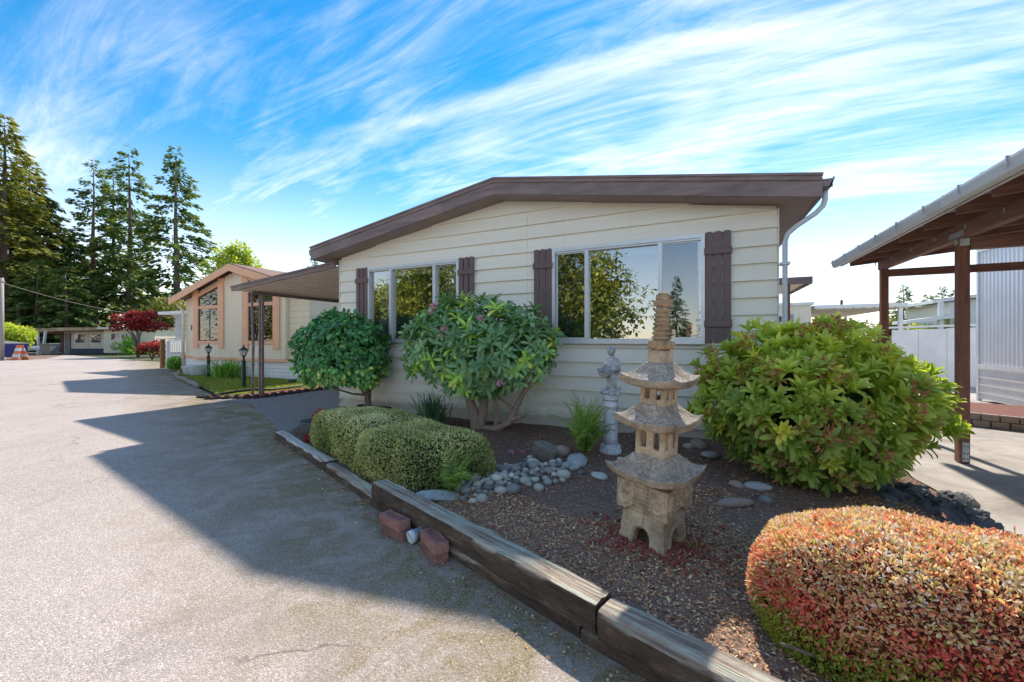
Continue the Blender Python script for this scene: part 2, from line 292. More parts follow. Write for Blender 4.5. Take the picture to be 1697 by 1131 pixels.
# ---- ground materials
def asphalt():
    t = NT('asphalt'); v = t.coord('World')
    big = t.noise(v, 0.5, 5, 0.6, 0.5); mid = t.noise(v, 4, 5, 0.65)
    cells = t.n('ShaderNodeTexVoronoi'); cells.inputs['Scale'].default_value = 155; t.l(v, cells.inputs['Vector'])
    cr = t.n('ShaderNodeSeparateColor'); t.l(cells.outputs['Color'], cr.inputs[0])
    agg = t.ramp(cr.outputs[0], [(0.0, (0.22, 0.178, 0.16)), (0.35, (0.37, 0.31, 0.28)), (0.7, (0.475, 0.4, 0.36)), (0.9, (0.62, 0.535, 0.485)), (1.0, (0.8, 0.72, 0.665))])
    base = t.mix(t.ramp(mid, [(0.3, 0.35), (0.7, 0.0)]), agg, (0.31, 0.262, 0.245))
    base = t.mix(t.ramp(big, [(0.35, 0.0), (0.7, 0.35)]), base, (0.58, 0.5, 0.455))
    pos = t.n('ShaderNodeSeparateXYZ'); t.l(v, pos.inputs[0])
    # moss and grime growing along the timber edging (distance to the edging line)
    d = t.math('ADD', t.math('MULTIPLY', pos.outputs[0], 0.342), t.math('MULTIPLY', pos.outputs[1], 0.94))   # along normal of the edging
    dist = t.math('SUBTRACT', 1.50, d)
    wob = t.noise(v, 1.6, 5, 0.65, 0.5)
    near = t.n('ShaderNodeMapRange'); t.l(t.math('ADD', dist, t.math('MULTIPLY', t.math('SUBTRACT', wob, 0.5), 1.4)), near.inputs[0])
    near.inputs[1].default_value = 0.1; near.inputs[2].default_value = 1.5; near.inputs[3].default_value = 1.0; near.inputs[4].default_value = 0.0
    moss = t.ramp(t.noise(v, 2.6, 7, 0.72, 0.6), [(0.4, 0.0), (0.54, 1.0)])
    mossc = t.ramp(t.noise(v, 60, 4, 0.7), [(0.3, (0.07, 0.055, 0.02)), (0.55, (0.2, 0.15, 0.03)), (0.75, (0.32, 0.25, 0.06))])
    grit = t.ramp(cr.outputs[1], [(0.35, 0.35), (0.75, 1.0)])
    f = t.math('MULTIPLY', t.math('MULTIPLY', near.outputs[0], moss), t.math('MULTIPLY', grit, 1.0))
    oil = t.ramp(t.noise(v, 0.9, 6, 0.7, 0.8), [(0.56, 0.0), (0.72, 0.55)])
    base = t.mix(oil, base, (0.24, 0.2, 0.185))
    base = t.mix(t.math('MULTIPLY', near.outputs[0], 0.5), base, (0.27, 0.212, 0.155))
    base = t.mix(f, base, mossc)
    # cracks
    cw = t.n('ShaderNodeTexVoronoi', feature='DISTANCE_TO_EDGE'); cw.inputs['Scale'].default_value = 0.23
    wv = t.n('ShaderNodeVectorMath', operation='ADD'); t.l(v, wv.inputs[0])
    nz = t.n('ShaderNodeTexNoise'); nz.inputs['Scale'].default_value = 1.5; nz.inputs['Detail'].default_value = 6; t.l(v, nz.inputs['Vector'])
    vs = t.n('ShaderNodeVectorMath', operation='SCALE'); vs.inputs['Scale'].default_value = 0.9; t.l(nz.outputs['Color'], vs.inputs[0]); t.l(vs.outputs[0], wv.inputs[1]); t.l(wv.outputs[0], cw.inputs['Vector'])
    crack = t.math('MULTIPLY', t.ramp(cw.outputs[0], [(0.0, 1.0), (0.004, 0.0)]), t.ramp(t.noise(v, 0.7, 3), [(0.54, 0.0), (0.6, 0.5)]))
    base = t.mix(crack, base, (0.035, 0.03, 0.028))
    t.col(base)
    h = t.math('ADD', t.math('MULTIPLY', cells.outputs['Distance'], -0.7), t.math('MULTIPLY', t.noise(v, 180, 3, 0.7), 0.5))
    h = t.math('SUBTRACT', h, t.math('MULTIPLY', crack, 1.5))
    t.bump(h, 0.55, 0.007); M['asphalt'] = t.set(0.85, 0, 0.3)
asphalt()
def asphalt2():
    t = NT('asphalt_dark'); v = t.coord('World')
    cells = t.n('ShaderNodeTexVoronoi'); cells.inputs['Scale'].default_value = 130; t.l(v, cells.inputs['Vector'])
    cr = t.n('ShaderNodeSeparateColor'); t.l(cells.outputs['Color'], cr.inputs[0])
    agg = t.ramp(cr.outputs[0], [(0.0, (0.13, 0.122, 0.122)), (0.6, (0.26, 0.245, 0.243)), (1.0, (0.52, 0.5, 0.49))])
    t.col(t.mix(t.ramp(t.noise(v, 1.2, 5, 0.6), [(0.4, 0.0), (0.7, 0.4)]), agg, (0.3, 0.29, 0.29)))
    t.bump(t.math('MULTIPLY', cells.outputs['Distance'], -1), 0.6, 0.006); M['asphalt_dark'] = t.set(0.85, 0, 0.3)
asphalt2()
def concrete(name, stops, sc):
    t = NT(name); v = t.coord('World')
    n = t.noise(v, sc, 8, 0.68, 0.5); c = t.ramp(n, stops)
    sp2 = t.ramp(t.noise(v, 120, 3, 0.7), [(0.35, 0.35), (0.55, 0.0)])
    t.col(t.mix(sp2, c, tuple(x * 0.5 for x in stops[0][1]))); t.bump(t.noise(v, 70, 6, 0.7), 0.4, 0.008); M[name] = t.set(0.88, 0, 0.3)
concrete('concrete', [(0.3, (0.244, 0.213, 0.189)), (0.5, (0.415, 0.378, 0.342)), (0.72, (0.549, 0.512, 0.476))], 1.8)
concrete('mulch', [(0.3, (0.05, 0.03, 0.022)), (0.5, (0.11, 0.068, 0.045)), (0.72, (0.19, 0.125, 0.08))], 26)
concrete('mulch_dark', [(0.3, (0.018, 0.011, 0.01)), (0.5, (0.045, 0.028, 0.022)), (0.72, (0.085, 0.058, 0.046))], 26)
concrete('mulch_red', [(0.3, (0.09, 0.03, 0.022)), (0.5, (0.2, 0.075, 0.055)), (0.72, (0.3, 0.13, 0.1))], 22)
concrete('dirt', [(0.3, (0.13, 0.08, 0.05)), (0.5, (0.24, 0.17, 0.12)), (0.72, (0.33, 0.26, 0.2))], 0.9)
concrete('terrain', [(0.3, (0.06, 0.075, 0.03)), (0.5, (0.1, 0.105, 0.045)), (0.72, (0.16, 0.14, 0.07))], 0.6)
concrete('lawn', [(0.3, (0.06, 0.1, 0.025)), (0.5, (0.12, 0.16, 0.045)), (0.72, (0.24, 0.22, 0.09))], 2.2)

# ---- weathered timber (object coordinates: x along the grain)
def timber(name, stops, bump=0.8):
    t = NT(name)
    g = t.noise(t.coord('Object', (1.6, 38, 38)), 1.0, 8, 0.7, 0.6); g2 = t.noise(t.coord('Object', (0.8, 90, 90)), 1.0, 5, 0.6, 0.2)
    p = t.noise(t.coord('Object', (2.2, 5, 5)), 1.0, 6, 0.7, 0.4)
    c = t.ramp(t.math('ADD', t.math('MULTIPLY', g, 0.6), t.math('MULTIPLY', p, 0.4)), stops)
    c = t.mix(t.ramp(g2, [(0.3, 0.75), (0.48, 0.0)]), c, (0.02, 0.016, 0.013))
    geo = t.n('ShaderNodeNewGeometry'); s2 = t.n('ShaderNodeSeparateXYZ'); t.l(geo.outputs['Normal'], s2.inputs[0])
    side = t.ramp(s2.outputs[2], [(0.25, 0.95), (0.6, 0.0)])       # side faces near-black, bleached tones only on the top
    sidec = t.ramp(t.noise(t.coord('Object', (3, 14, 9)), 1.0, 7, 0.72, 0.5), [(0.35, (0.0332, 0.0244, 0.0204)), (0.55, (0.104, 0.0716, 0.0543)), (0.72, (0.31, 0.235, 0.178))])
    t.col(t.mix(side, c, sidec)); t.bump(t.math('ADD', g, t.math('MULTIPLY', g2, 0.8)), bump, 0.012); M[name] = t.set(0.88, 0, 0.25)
timber('timber', [(0.34, (0.111, 0.0756, 0.0557)), (0.48, (0.379, 0.287, 0.222)), (0.6, (0.581, 0.604, 0.486))], 1.0)
timber('timber_pale', [(0.34, (0.215, 0.15, 0.114)), (0.46, (0.592, 0.478, 0.387)), (0.6, (0.702, 0.731, 0.696))], 1.0)

# ------------------------------------------------------------------ helpers: geometry
BASE = {}
def tag(o, label=None, cat=None, group=None, kind=None):
    if label: o['label'] = label
    if cat: o['category'] = cat
    if group: o['group'] = group
    if kind: o['kind'] = kind
    return o
def thing(name, label, cat, loc=(0, 0, 0), rz=0.0, group=None):
    o = bpy.data.objects.new(name, None); COL.objects.link(o); o.location = loc; o.rotation_euler = (0, 0, rz); o.empty_display_size = 0.2
    BASE[o] = Vector(loc); return tag(o, label, cat, group)
def link(name, me, parent=None, mat=None):
    o = bpy.data.objects.new(name, me); COL.objects.link(o)
    if mat is not None and len(me.materials) == 0: me.materials.append(M[mat] if isinstance(mat, str) else mat)
    if parent is not None: o.parent = parent
    BASE[o] = BASE.get(parent, Vector((0, 0, 0))).copy(); return o
class MB:
    def __init__(s): s.v = []; s.f = []
    def add(s, vs, fs):
        k = len(s.v); s.v.extend([tuple(p) for p in vs]); s.f.extend([tuple(i + k for i in q) for q in fs]); return s
    def box(s, x0, x1, y0, y1, z0, z1):
        return s.add([(x0, y0, z0), (x1, y0, z0), (x1, y1, z0), (x0, y1, z0), (x0, y0, z1), (x1, y0, z1), (x1, y1, z1), (x0, y1, z1)],
                     [(0, 3, 2, 1), (4, 5, 6, 7), (0, 1, 5, 4), (1, 2, 6, 5), (2, 3, 7, 6), (3, 0, 4, 7)])
    def cbox(s, c, size, m=None):
        b = MB().box(-size[0] / 2, size[0] / 2, -size[1] / 2, size[1] / 2, -size[2] / 2, size[2] / 2)
        m = m or Matrix.Identity(3)
        return s.add([Vector(c) + m @ Vector(p) for p in b.v], b.f)
    def bar(s, a, b, w, h, up=(0, 0, 1)):
        a = Vector(a); b = Vector(b); x = (b - a); L = x.length; x.normalize(); y = Vector(up).cross(x).normalized(); z = x.cross(y)
        m = Matrix((x, y, z)).transposed(); return s.cbox((a + b) / 2, (L, w, h), m)
    def prism(s, poly, d, n):      # polygon (3d points) extruded by vector d
        k = len(poly); a = [Vector(p) for p in poly]; dv = Vector(d)
        return s.add(a + [p + dv for p in a], [tuple(range(k))[::-1], tuple(range(k, 2 * k))] + [(i, (i + 1) % k, (i + 1) % k + k, i + k) for i in range(k)])
    def tube(s, pts, r, n=8, cap=True):
        pts = [Vector(p) for p in pts]; rs = r if isinstance(r, (list, tuple)) else [r] * len(pts)
        vs = []; fs = []; ref = Vector((0.13, 0.31, 0.94))
        for i, p in enumerate(pts):
            t = (pts[min(i + 1, len(pts) - 1)] - pts[max(i - 1, 0)]).normalized()
            u = t.cross(ref)
            if u.length < 0.05: u = t.cross(Vector((1, 0, 0)))
            u.normalize(); w = t.cross(u)
            for j in range(n):
                a = 2 * math.pi * j / n; vs.append(p + (u * math.cos(a) + w * math.sin(a)) * rs[i])
        for i in range(len(pts) - 1):
            for j in range(n): fs.append((i * n + j, i * n + (j + 1) % n, (i + 1) * n + (j + 1) % n, (i + 1) * n + j))
        if cap: fs.append(tuple(range(n))[::-1]); fs.append(tuple(range((len(pts) - 1) * n, len(pts) * n)))
        return s.add(vs, fs)
    def lathe(s, prof, n=24, c=(0, 0, 0), sx=1.0, sy=1.0, mod=None):
        vs = []; fs = []
        for i, (r, z) in enumerate(prof):
            for j in range(n):
                a = 2 * math.pi * j / n; q = r * (mod(i, a) if mod else 1.0)
                vs.append((c[0] + q * math.cos(a) * sx, c[1] + q * math.sin(a) * sy, c[2] + z))
        for i in range(len(prof) - 1):
            for j in range(n): fs.append((i * n + j, i * n + (j + 1) % n, (i + 1) * n + (j + 1) % n, (i + 1) * n + j))
        fs.append(tuple(range(n))[::-1]); fs.append(tuple(range((len(prof) - 1) * n, len(prof) * n)))
        return s.add(vs, fs)
    def ball(s, c, r, n=10, m=6):
        r = (r, r, r) if isinstance(r, (int, float)) else r
        return s.add(*_sphere(c, r, n, m))
    def build(s, name, mat, parent=None, smooth=False, bevel=0.0, local=False):
        me = bpy.data.meshes.new(name)
        off = Vector((0, 0, 0)) if local or parent is None else BASE[parent]
        me.from_pydata([(p[0] - off[0], p[1] - off[1], p[2] - off[2]) for p in s.v], [], s.f); me.update()
        if smooth: me.polygons.foreach_set('use_smooth', [True] * len(me.polygons))
        o = link(name, me, parent, mat)
        if bevel:
            b = o.modifiers.new('bevel', 'BEVEL'); b.width = bevel; b.segments = 2; b.limit_method = 'ANGLE'
        return o
def _sphere(c, r, n, m):
    vs = [(c[0], c[1], c[2] - r[2])]; fs = []
    for i in range(1, m):
        t = math.pi * i / m
        for j in range(n):
            a = 2 * math.pi * j / n; vs.append((c[0] + r[0] * math.sin(t) * math.cos(a), c[1] + r[1] * math.sin(t) * math.sin(a), c[2] - r[2] * math.cos(t)))
    vs.append((c[0], c[1], c[2] + r[2])); k = len(vs) - 1
    for j in range(n): fs.append((0, 1 + (j + 1) % n, 1 + j))
    for i in range(m - 2):
        for j in range(n):
            a = 1 + i * n; fs.append((a + j, a + (j + 1) % n, a + n + (j + 1) % n, a + n + j))
    a = 1 + (m - 2) * n
    for j in range(n): fs.append((a + j, a + (j + 1) % n, k))
    return vs, fs
def sheet(name, pts, z, mat, parent=None):
    me = bpy.data.meshes.new(name); me.from_pydata([(p[0], p[1], z) for p in pts], [], [tuple(range(len(pts)))]); me.update()
    if me.polygons[0].normal.z < 0: me.flip_normals()
    return link(name, me, parent, mat)
def copy_tree(o, parent=None):
    c = o.copy(); COL.objects.link(c); c.parent = parent; BASE[c] = BASE.get(o, Vector()).copy()
    for ch in list(o.children): copy_tree(ch, c)
    return c
def remesh(o, vox, smooth=2, disp=0.0, dscale=0.05):
    m = o.modifiers.new('remesh', 'REMESH'); m.mode = 'VOXEL'; m.voxel_size = vox; m.use_smooth_shade = True
    if smooth:
        q = o.modifiers.new('smooth', 'SMOOTH'); q.iterations = smooth; q.factor = 0.5
    if disp:
        tx = bpy.data.textures.new('grain', 'CLOUDS'); tx.noise_scale = dscale; tx.noise_depth = 3
        d = o.modifiers.new('disp', 'DISPLACE'); d.texture = tx; d.strength = disp; d.texture_coords = 'LOCAL'

# ---- fast leaf clouds
def nrm(a): return a / np.maximum(np.linalg.norm(a, axis=1, keepdims=True), 1e-9)
def T_big():      # x along the leaf, y across, z up; 12 points
    vs = []
    for t, w, z in ((0, 0.08, 0.0), (0.3, 0.36, 0.05), (0.65, 0.5, 0.05), (0.9, 0.33, 0.0), (1.0, 0.04, -0.04)):
        vs += [(t, -w, z + 0.10 * w * 1.6), (t, 0, z), (t, w, z + 0.10 * w * 1.6)]
    fs = []
    for i in range(4):
        a = i * 3; fs += [(a, a + 3, a + 4, a + 1), (a + 1, a + 4, a + 5, a + 2)]
    return np.array(vs), fs
def T_small(): return np.array([(0, 0, 0), (0.5, -0.5, 0.08), (1, 0, 0), (0.5, 0.5, 0.08)]), [(0, 1, 2), (0, 2, 3)]
def T_oval(): return np.array([(0, 0, 0), (0.3, -0.45, 0.09), (0.75, -0.36, 0.05), (1, 0, -0.05), (0.75, 0.36, 0.05), (0.3, 0.45, 0.09)]), [(0, 1, 2, 3), (0, 3, 4, 5)]
def leaf_mesh(name, P, D, N, L, Wd, R, T, mat):
    tv, tf = T; n = len(P)
    X = nrm(D); Y = nrm(np.cross(N, X)); Z = np.cross(X, Y)
    V = P[:, None, :] + X[:, None, :] * (tv[None, :, 0:1] * L[:, None, None]) + Y[:, None, :] * (tv[None, :, 1:2] * Wd[:, None, None]) + Z[:, None, :] * (tv[None, :, 2:3] * L[:, None, None])
    V = V.reshape(-1, 3); k = len(tv)
    sizes = np.array([len(q) for q in tf]); flat = np.concatenate([np.array(q) for q in tf])
    loops = (flat[None, :] + (np.arange(n) * k)[:, None]).reshape(-1)
    tot = np.tile(sizes, n); start = np.concatenate([[0], np.cumsum(tot)[:-1]])
    me = bpy.data.meshes.new(name); me.vertices.add(len(V)); me.vertices.foreach_set('co', V.astype(np.float32).ravel())
    me.loops.add(len(loops)); me.loops.foreach_set('vertex_index', loops.astype(np.int32))
    me.polygons.add(len(tot)); me.polygons.foreach_set('loop_start', start.astype(np.int32)); me.polygons.foreach_set('loop_total', tot.astype(np.int32))
    me.polygons.foreach_set('use_smooth', np.ones(len(tot), bool))
    at = me.attributes.new('rnd', 'FLOAT', 'POINT'); at.data.foreach_set('value', np.repeat(np.clip(R, 0, 1), k).astype(np.float32))
    me.update(calc_edges=True); me.materials.append(M[mat]); return me
def rand_dir(n): return nrm(RNG.normal(size=(n, 3)))
def fnoise(P, s, seed=0.0): return np.array([mnoise.noise(Vector((p[0] * s + seed, p[1] * s - seed, p[2] * s + 2 * seed))) for p in P])

# ================================================================== THE SETTING
struct = lambda o: tag(o, kind='structure')
struct(sheet('terrain', [(-900, -900), (900, -900), (900, 900), (-900, 900)], -0.03, 'terrain'))
struct(sheet('road', [(-70, 13.2), (-52, 15.2), (-29, 12.6), (-24.0, 10.9), (-19.2, 8.95), (-18.3, 8.3), (-15.6, 7.3), (-11.0, 5.75), (-10.0, 5.2), (-8.7, 5.35), (-6.4, 4.3), (-5.5, 3.75), (-3.5, 3.05), (-2.3, 2.6), (-0.4, 1.9), (1.0, 1.45), (2.2, 1.2), (60, 1.2), (60, -9), (-70, -9)], 0.0, 'asphalt'))
struct(sheet('yard_dirt', [(-75, 9.0), (-44, 9.2), (-40.5, 9.9), (-41.5, 11.2), (-49, 14.2), (-52, 15.2), (-52, 24), (-75, 24)], 0.006, 'dirt'))
struct(sheet('driveway', [(-10.0, 5.2), (-8.7, 5.3), (-6.4, 4.25), (-5.35, 3.7), (-6.47, 5.74), (-6.47, 24), (-9.5, 24), (-9.55, 6.2)], 0.005, 'asphalt_dark'))
struct(sheet('concrete_drive', [(1.95, 6.6), (1.9, 5.2), (2.0, 4.3), (1.85, 3.5), (2.0, 2.4), (2.2, 1.15), (9, 1.15), (9, 30), (1.2, 30), (0.84, 22), (0.84, 6.6)], 0.006, 'concrete'))
struct(sheet('lawn', [(-18.3, 8.35), (-15.7, 7.45), (-11.05, 5.85), (-10.2, 5.35), (-9.7, 6.4), (-9.6, 8.95), (-19.0, 8.95)], 0.012, 'lawn'))
struct(sheet('side_lawn', [(-24.0, 10.9), (-19.3, 8.98), (-19.3, 22), (-24, 22)], 0.008, 'terrain'))

# garden bed: bumpy sheet, brown bark in front, darker composted bark by the wall
def in_poly(x, y, poly):
    c = False; j = len(poly) - 1
    for i in range(len(poly)):
        xi, yi = poly[i]; xj, yj = poly[j]
        if (yi > y) != (yj > y) and x < (xj - xi) * (y - yi) / (yj - yi) + xi: c = not c
        j = i
    return c
BED = [(-5.25, 3.66), (-3.5, 3.0), (-2.36, 2.55), (-0.4, 1.86), (0.9, 1.5), (2.1, 1.3), (1.95, 2.5), (1.8, 3.5), (1.95, 4.3), (1.88, 5.2), (1.95, 6.3), (0.9, 6.6), (0.86, 5.70), (-6.45, 5.70)]
def bed_z(x, y):
    e = 0.075 + 0.05 * max(0, 1 - (y - 1.6) / 2.2)
    if x < -2.6: e = min(e, 0.05 + 0.0 * x)
    if x > 1.35: e -= (x - 1.35) * 0.12
    return e + 0.035 * mnoise.noise(Vector((x * 1.3, y * 1.3, 0.3))) + 0.012 * mnoise.noise(Vector((x * 7, y * 7, 1.3)))
def bed():
    st = 0.06; xs = np.arange(-6.5, 2.2, st); ys = np.arange(1.2, 6.7, st); idx = {}; v = []; f = []
    def vid(i, j):
        if (i, j) not in idx:
            idx[(i, j)] = len(v); x = xs[i]; y = ys[j]; v.append((x, y, bed_z(x, y)))
        return idx[(i, j)]
    for i in range(len(xs) - 1):
        for j in range(len(ys) - 1):
            if in_poly(xs[i] + st / 2, ys[j] + st / 2, BED): f.append((vid(i, j), vid(i + 1, j), vid(i + 1, j + 1), vid(i, j + 1)))
    me = bpy.data.meshes.new('garden_bed'); me.from_pydata(v, [], f); me.update(); me.polygons.foreach_set('use_smooth', [True] * len(f))
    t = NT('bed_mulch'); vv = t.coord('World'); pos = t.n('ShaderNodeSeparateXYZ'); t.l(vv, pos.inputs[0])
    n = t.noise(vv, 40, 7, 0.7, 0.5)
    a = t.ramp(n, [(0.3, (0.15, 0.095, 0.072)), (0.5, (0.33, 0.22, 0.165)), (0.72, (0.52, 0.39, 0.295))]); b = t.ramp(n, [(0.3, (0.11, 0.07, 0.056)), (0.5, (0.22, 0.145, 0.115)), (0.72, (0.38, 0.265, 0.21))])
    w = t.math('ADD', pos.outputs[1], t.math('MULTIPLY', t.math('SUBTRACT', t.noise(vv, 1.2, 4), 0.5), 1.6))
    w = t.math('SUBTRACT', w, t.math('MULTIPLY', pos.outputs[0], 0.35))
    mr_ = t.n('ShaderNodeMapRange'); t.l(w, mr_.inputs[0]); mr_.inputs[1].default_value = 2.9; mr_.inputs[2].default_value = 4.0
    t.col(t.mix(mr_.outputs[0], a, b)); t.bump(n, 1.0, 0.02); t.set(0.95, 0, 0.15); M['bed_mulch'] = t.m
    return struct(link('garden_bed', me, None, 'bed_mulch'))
bed()
def scatter_chips(name, label, n, mat, test, Lr, zf=bed_z, cat='bark chips'):
    P = []
    while len(P) < n:
        x = rnd.uniform(-6.4, 2.1); y = rnd.uniform(1.3, 6.5)
        if in_poly(x, y, BED) and test(x, y): P.append((x, y, zf(x, y) + rnd.uniform(0.002, 0.012)))
    P = np.array(P); a = RNG.uniform(0, 6.28, n); D = np.stack([np.cos(a), np.sin(a), RNG.normal(0, 0.28, n)], 1)
    N = np.stack([RNG.normal(0, 0.35, n), RNG.normal(0, 0.35, n), np.ones(n)], 1)
    L = RNG.uniform(*Lr, n) * np.where(RNG.random(n) < 0.08, 1.7, 1); Wd = L * RNG.uniform(0.12, 0.5, n)
    me = leaf_mesh(name, P, D, N, L, Wd, RNG.random(n) ** 0.85, T_oval(), mat)
    o = link(name, me); tag(o, label, cat, kind='stuff'); return o
dark_zone = lambda x, y: (y - 0.35 * x + 0.9 * mnoise.noise(Vector((x * 1.2, y * 1.2, 5)))) > 3.45
scatter_chips('bark_chips', 'light brown bark chips and dry needles covering the front of the garden bed', 46000, 'chips', lambda x, y: not dark_zone(x, y), (0.008, 0.023))
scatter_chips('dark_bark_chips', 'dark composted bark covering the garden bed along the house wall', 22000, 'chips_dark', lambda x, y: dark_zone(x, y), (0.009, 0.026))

# ================================================================== MAIN HOUSE
FY = 5.72; HX0, HX1 = -6.48, 0.84; PKX = -2.84
WINS = [(-5.69, -3.70, 1.34, 2.70), (-1.99, 0.02, 1.34, 2.70)]
house = thing('mobile_home', 'cream lap sided mobile home with brown shutters and low brown gable roof', 'house', (PKX, FY, 0))
def wall_top(x): return 3.584 - 0.163 * abs(x - PKX)
wl = MB()
zt = 2.92
xs = [HX0 + 0.01, WINS[0][0], WINS[0][1], WINS[1][0], WINS[1][1], HX1 - 0.01]
for i in range(5):
    if i in (1, 3):
        wl.box(xs[i], xs[i + 1], FY, FY + 0.1, 0.0, 1.34); wl.box(xs[i], xs[i + 1], FY, FY + 0.1, 2.70, zt)
    else: wl.box(xs[i], xs[i + 1], FY, FY + 0.1, 0.0, zt)
wl.prism([(HX0 + 0.01, FY, zt), (HX1 - 0.01, FY, zt), (HX1 - 0.01, FY, wall_top(HX1)), (PKX, FY, wall_top(PKX)), (HX0 + 0.01, FY, wall_top(HX0))], (0, 0.1, 0), 0)
for x in (HX0 + 0.01, HX1 - 0.11): wl.box(x, x + 0.1, FY + 0.1, 22, 0, zt)
wl.box(HX0 + 0.11, HX1 - 0.11, 21.9, 22, 0, zt)
wl.build('wall', 'siding', house)
it = MB(); it.box(HX0 + 0.11, HX1 - 0.11, 9.6, 9.7, 0.72, 2.9); it.box(HX0 + 0.11, HX1 - 0.11, FY + 0.1, 9.6, 0.66, 0.72); it.box(HX0 + 0.11, HX1 - 0.11, FY + 0.1, 9.6, 2.84, 2.9)
it.box(-2.95, -2.85, FY + 0.1, 9.6, 0.72, 2.84); it.build('room', 'interior_wall', house)
# lap siding boards, one object each
E_ = 0.21; z0 = 1.254 - 6 * E_
def board(xa, xb, za, zb, xa2=None, xb2=None):
    xa2 = xa if xa2 is None else xa2; xb2 = xb if xb2 is None else xb2
    if xb - xa < 0.02: return
    b = MB(); yo = FY - 0.042; yi = FY - 0.004; e = 0.0015
    b.add([(xa + e, yo, za), (xb - e, yo, za), (xb2 - e, yi - 0.003, zb), (xa2 + e, yi - 0.003, zb), (xa + e, FY - 0.001, za), (xb - e, FY - 0.001, za), (xb2 - e, FY - 0.001, zb), (xa2 + e, FY - 0.001, zb)],
          [(0, 1, 2, 3), (7, 6, 5, 4), (0, 4, 5, 1), (1, 5, 6, 2), (2, 6, 7, 3), (3, 7, 4, 0)])
    b.build('siding_board', 'siding', house)
for k in range(18):
    za = max(z0 + k * E_, 0.015); zb = z0 + (k + 1) * E_ - 0.0005
    def lim(z): 
        if z <= wall_top(HX0): return HX0, HX1
        d = max(0.0, (3.584 - z) / 0.163); return PKX - d, PKX + d
    if za >= 3.56: break
    zb = min(zb, 3.58)
    a0, b0 = lim(za); a1, b1 = lim(zb)
    joints = [-2.43] if k % 1 == 0 else []
    if k in (12, 13, 14, 15): joints = [-3.02 if k % 2 else -2.43, -2.43]
    joints = sorted(set(joints))
    if k < 6: joints = [-2.0 if k % 3 == 0 else (-3.9 if k % 3 == 1 else -2.43)]
    segs = [(a0, b0, a1, b1)]
    wz = [(w[0] - 0.035, w[1] + 0.035) for w in WINS if za < w[3] + 0.02 and zb > w[2] - 0.045]
    full = []
    if wz and not (za < 1.30 or zb > 2.76):
        full = [(a0, wz[0][0]), (wz[0][1], wz[1][0]), (wz[1][1], b0)]
        segs = [(p, q, p, q) for p, q in full]
    elif wz and za < 1.30:     # course under the sills: cut short
        zb2 = 1.295; segs = [(a0, b0, a0, b0)]
        for p, q in [(a0, wz[0][0]), (wz[0][1], wz[1][0]), (wz[1][1], b0)]: board(p, q, zb2 + 0.0005, zb)
        zb = zb2
    elif wz:                   # course across the window heads
        zl = 2.745
        for p, q in [(a0, wz[0][0]), (wz[0][1], wz[1][0]), (wz[1][1], b0)]: board(p, q, za, zl - 0.0005)
        za = zl
    for (p, q, p1, q1) in segs:
        js = [j for j in joints if max(p, p1) + 0.15 < j < min(q, q1) - 0.15]
        cuts = [(p, p1)] + [(j, j) for j in js] + [(q, q1)]
        for u in range(len(cuts) - 1): board(cuts[u][0], cuts[u + 1][0], za, zb, cuts[u][1], cuts[u + 1][1])
cb = MB(); cb.box(HX0 - 0.012, HX0 - 0.001, FY - 0.038, FY + 0.1, 0.0, 2.95); cb.build('corner_trim', 'siding', house)
cb = MB(); cb.box(HX1 + 0.001, HX1 + 0.012, FY - 0.038, FY + 0.1, 0.0, 2.95); cb.build('corner_trim', 'siding', house)
fd = MB(); fd.box(HX0 + 0.06, HX1 - 0.06, FY + 0.02, FY + 0.09, -0.02, 0.0); fd.build('foundation', 'foundation', house)

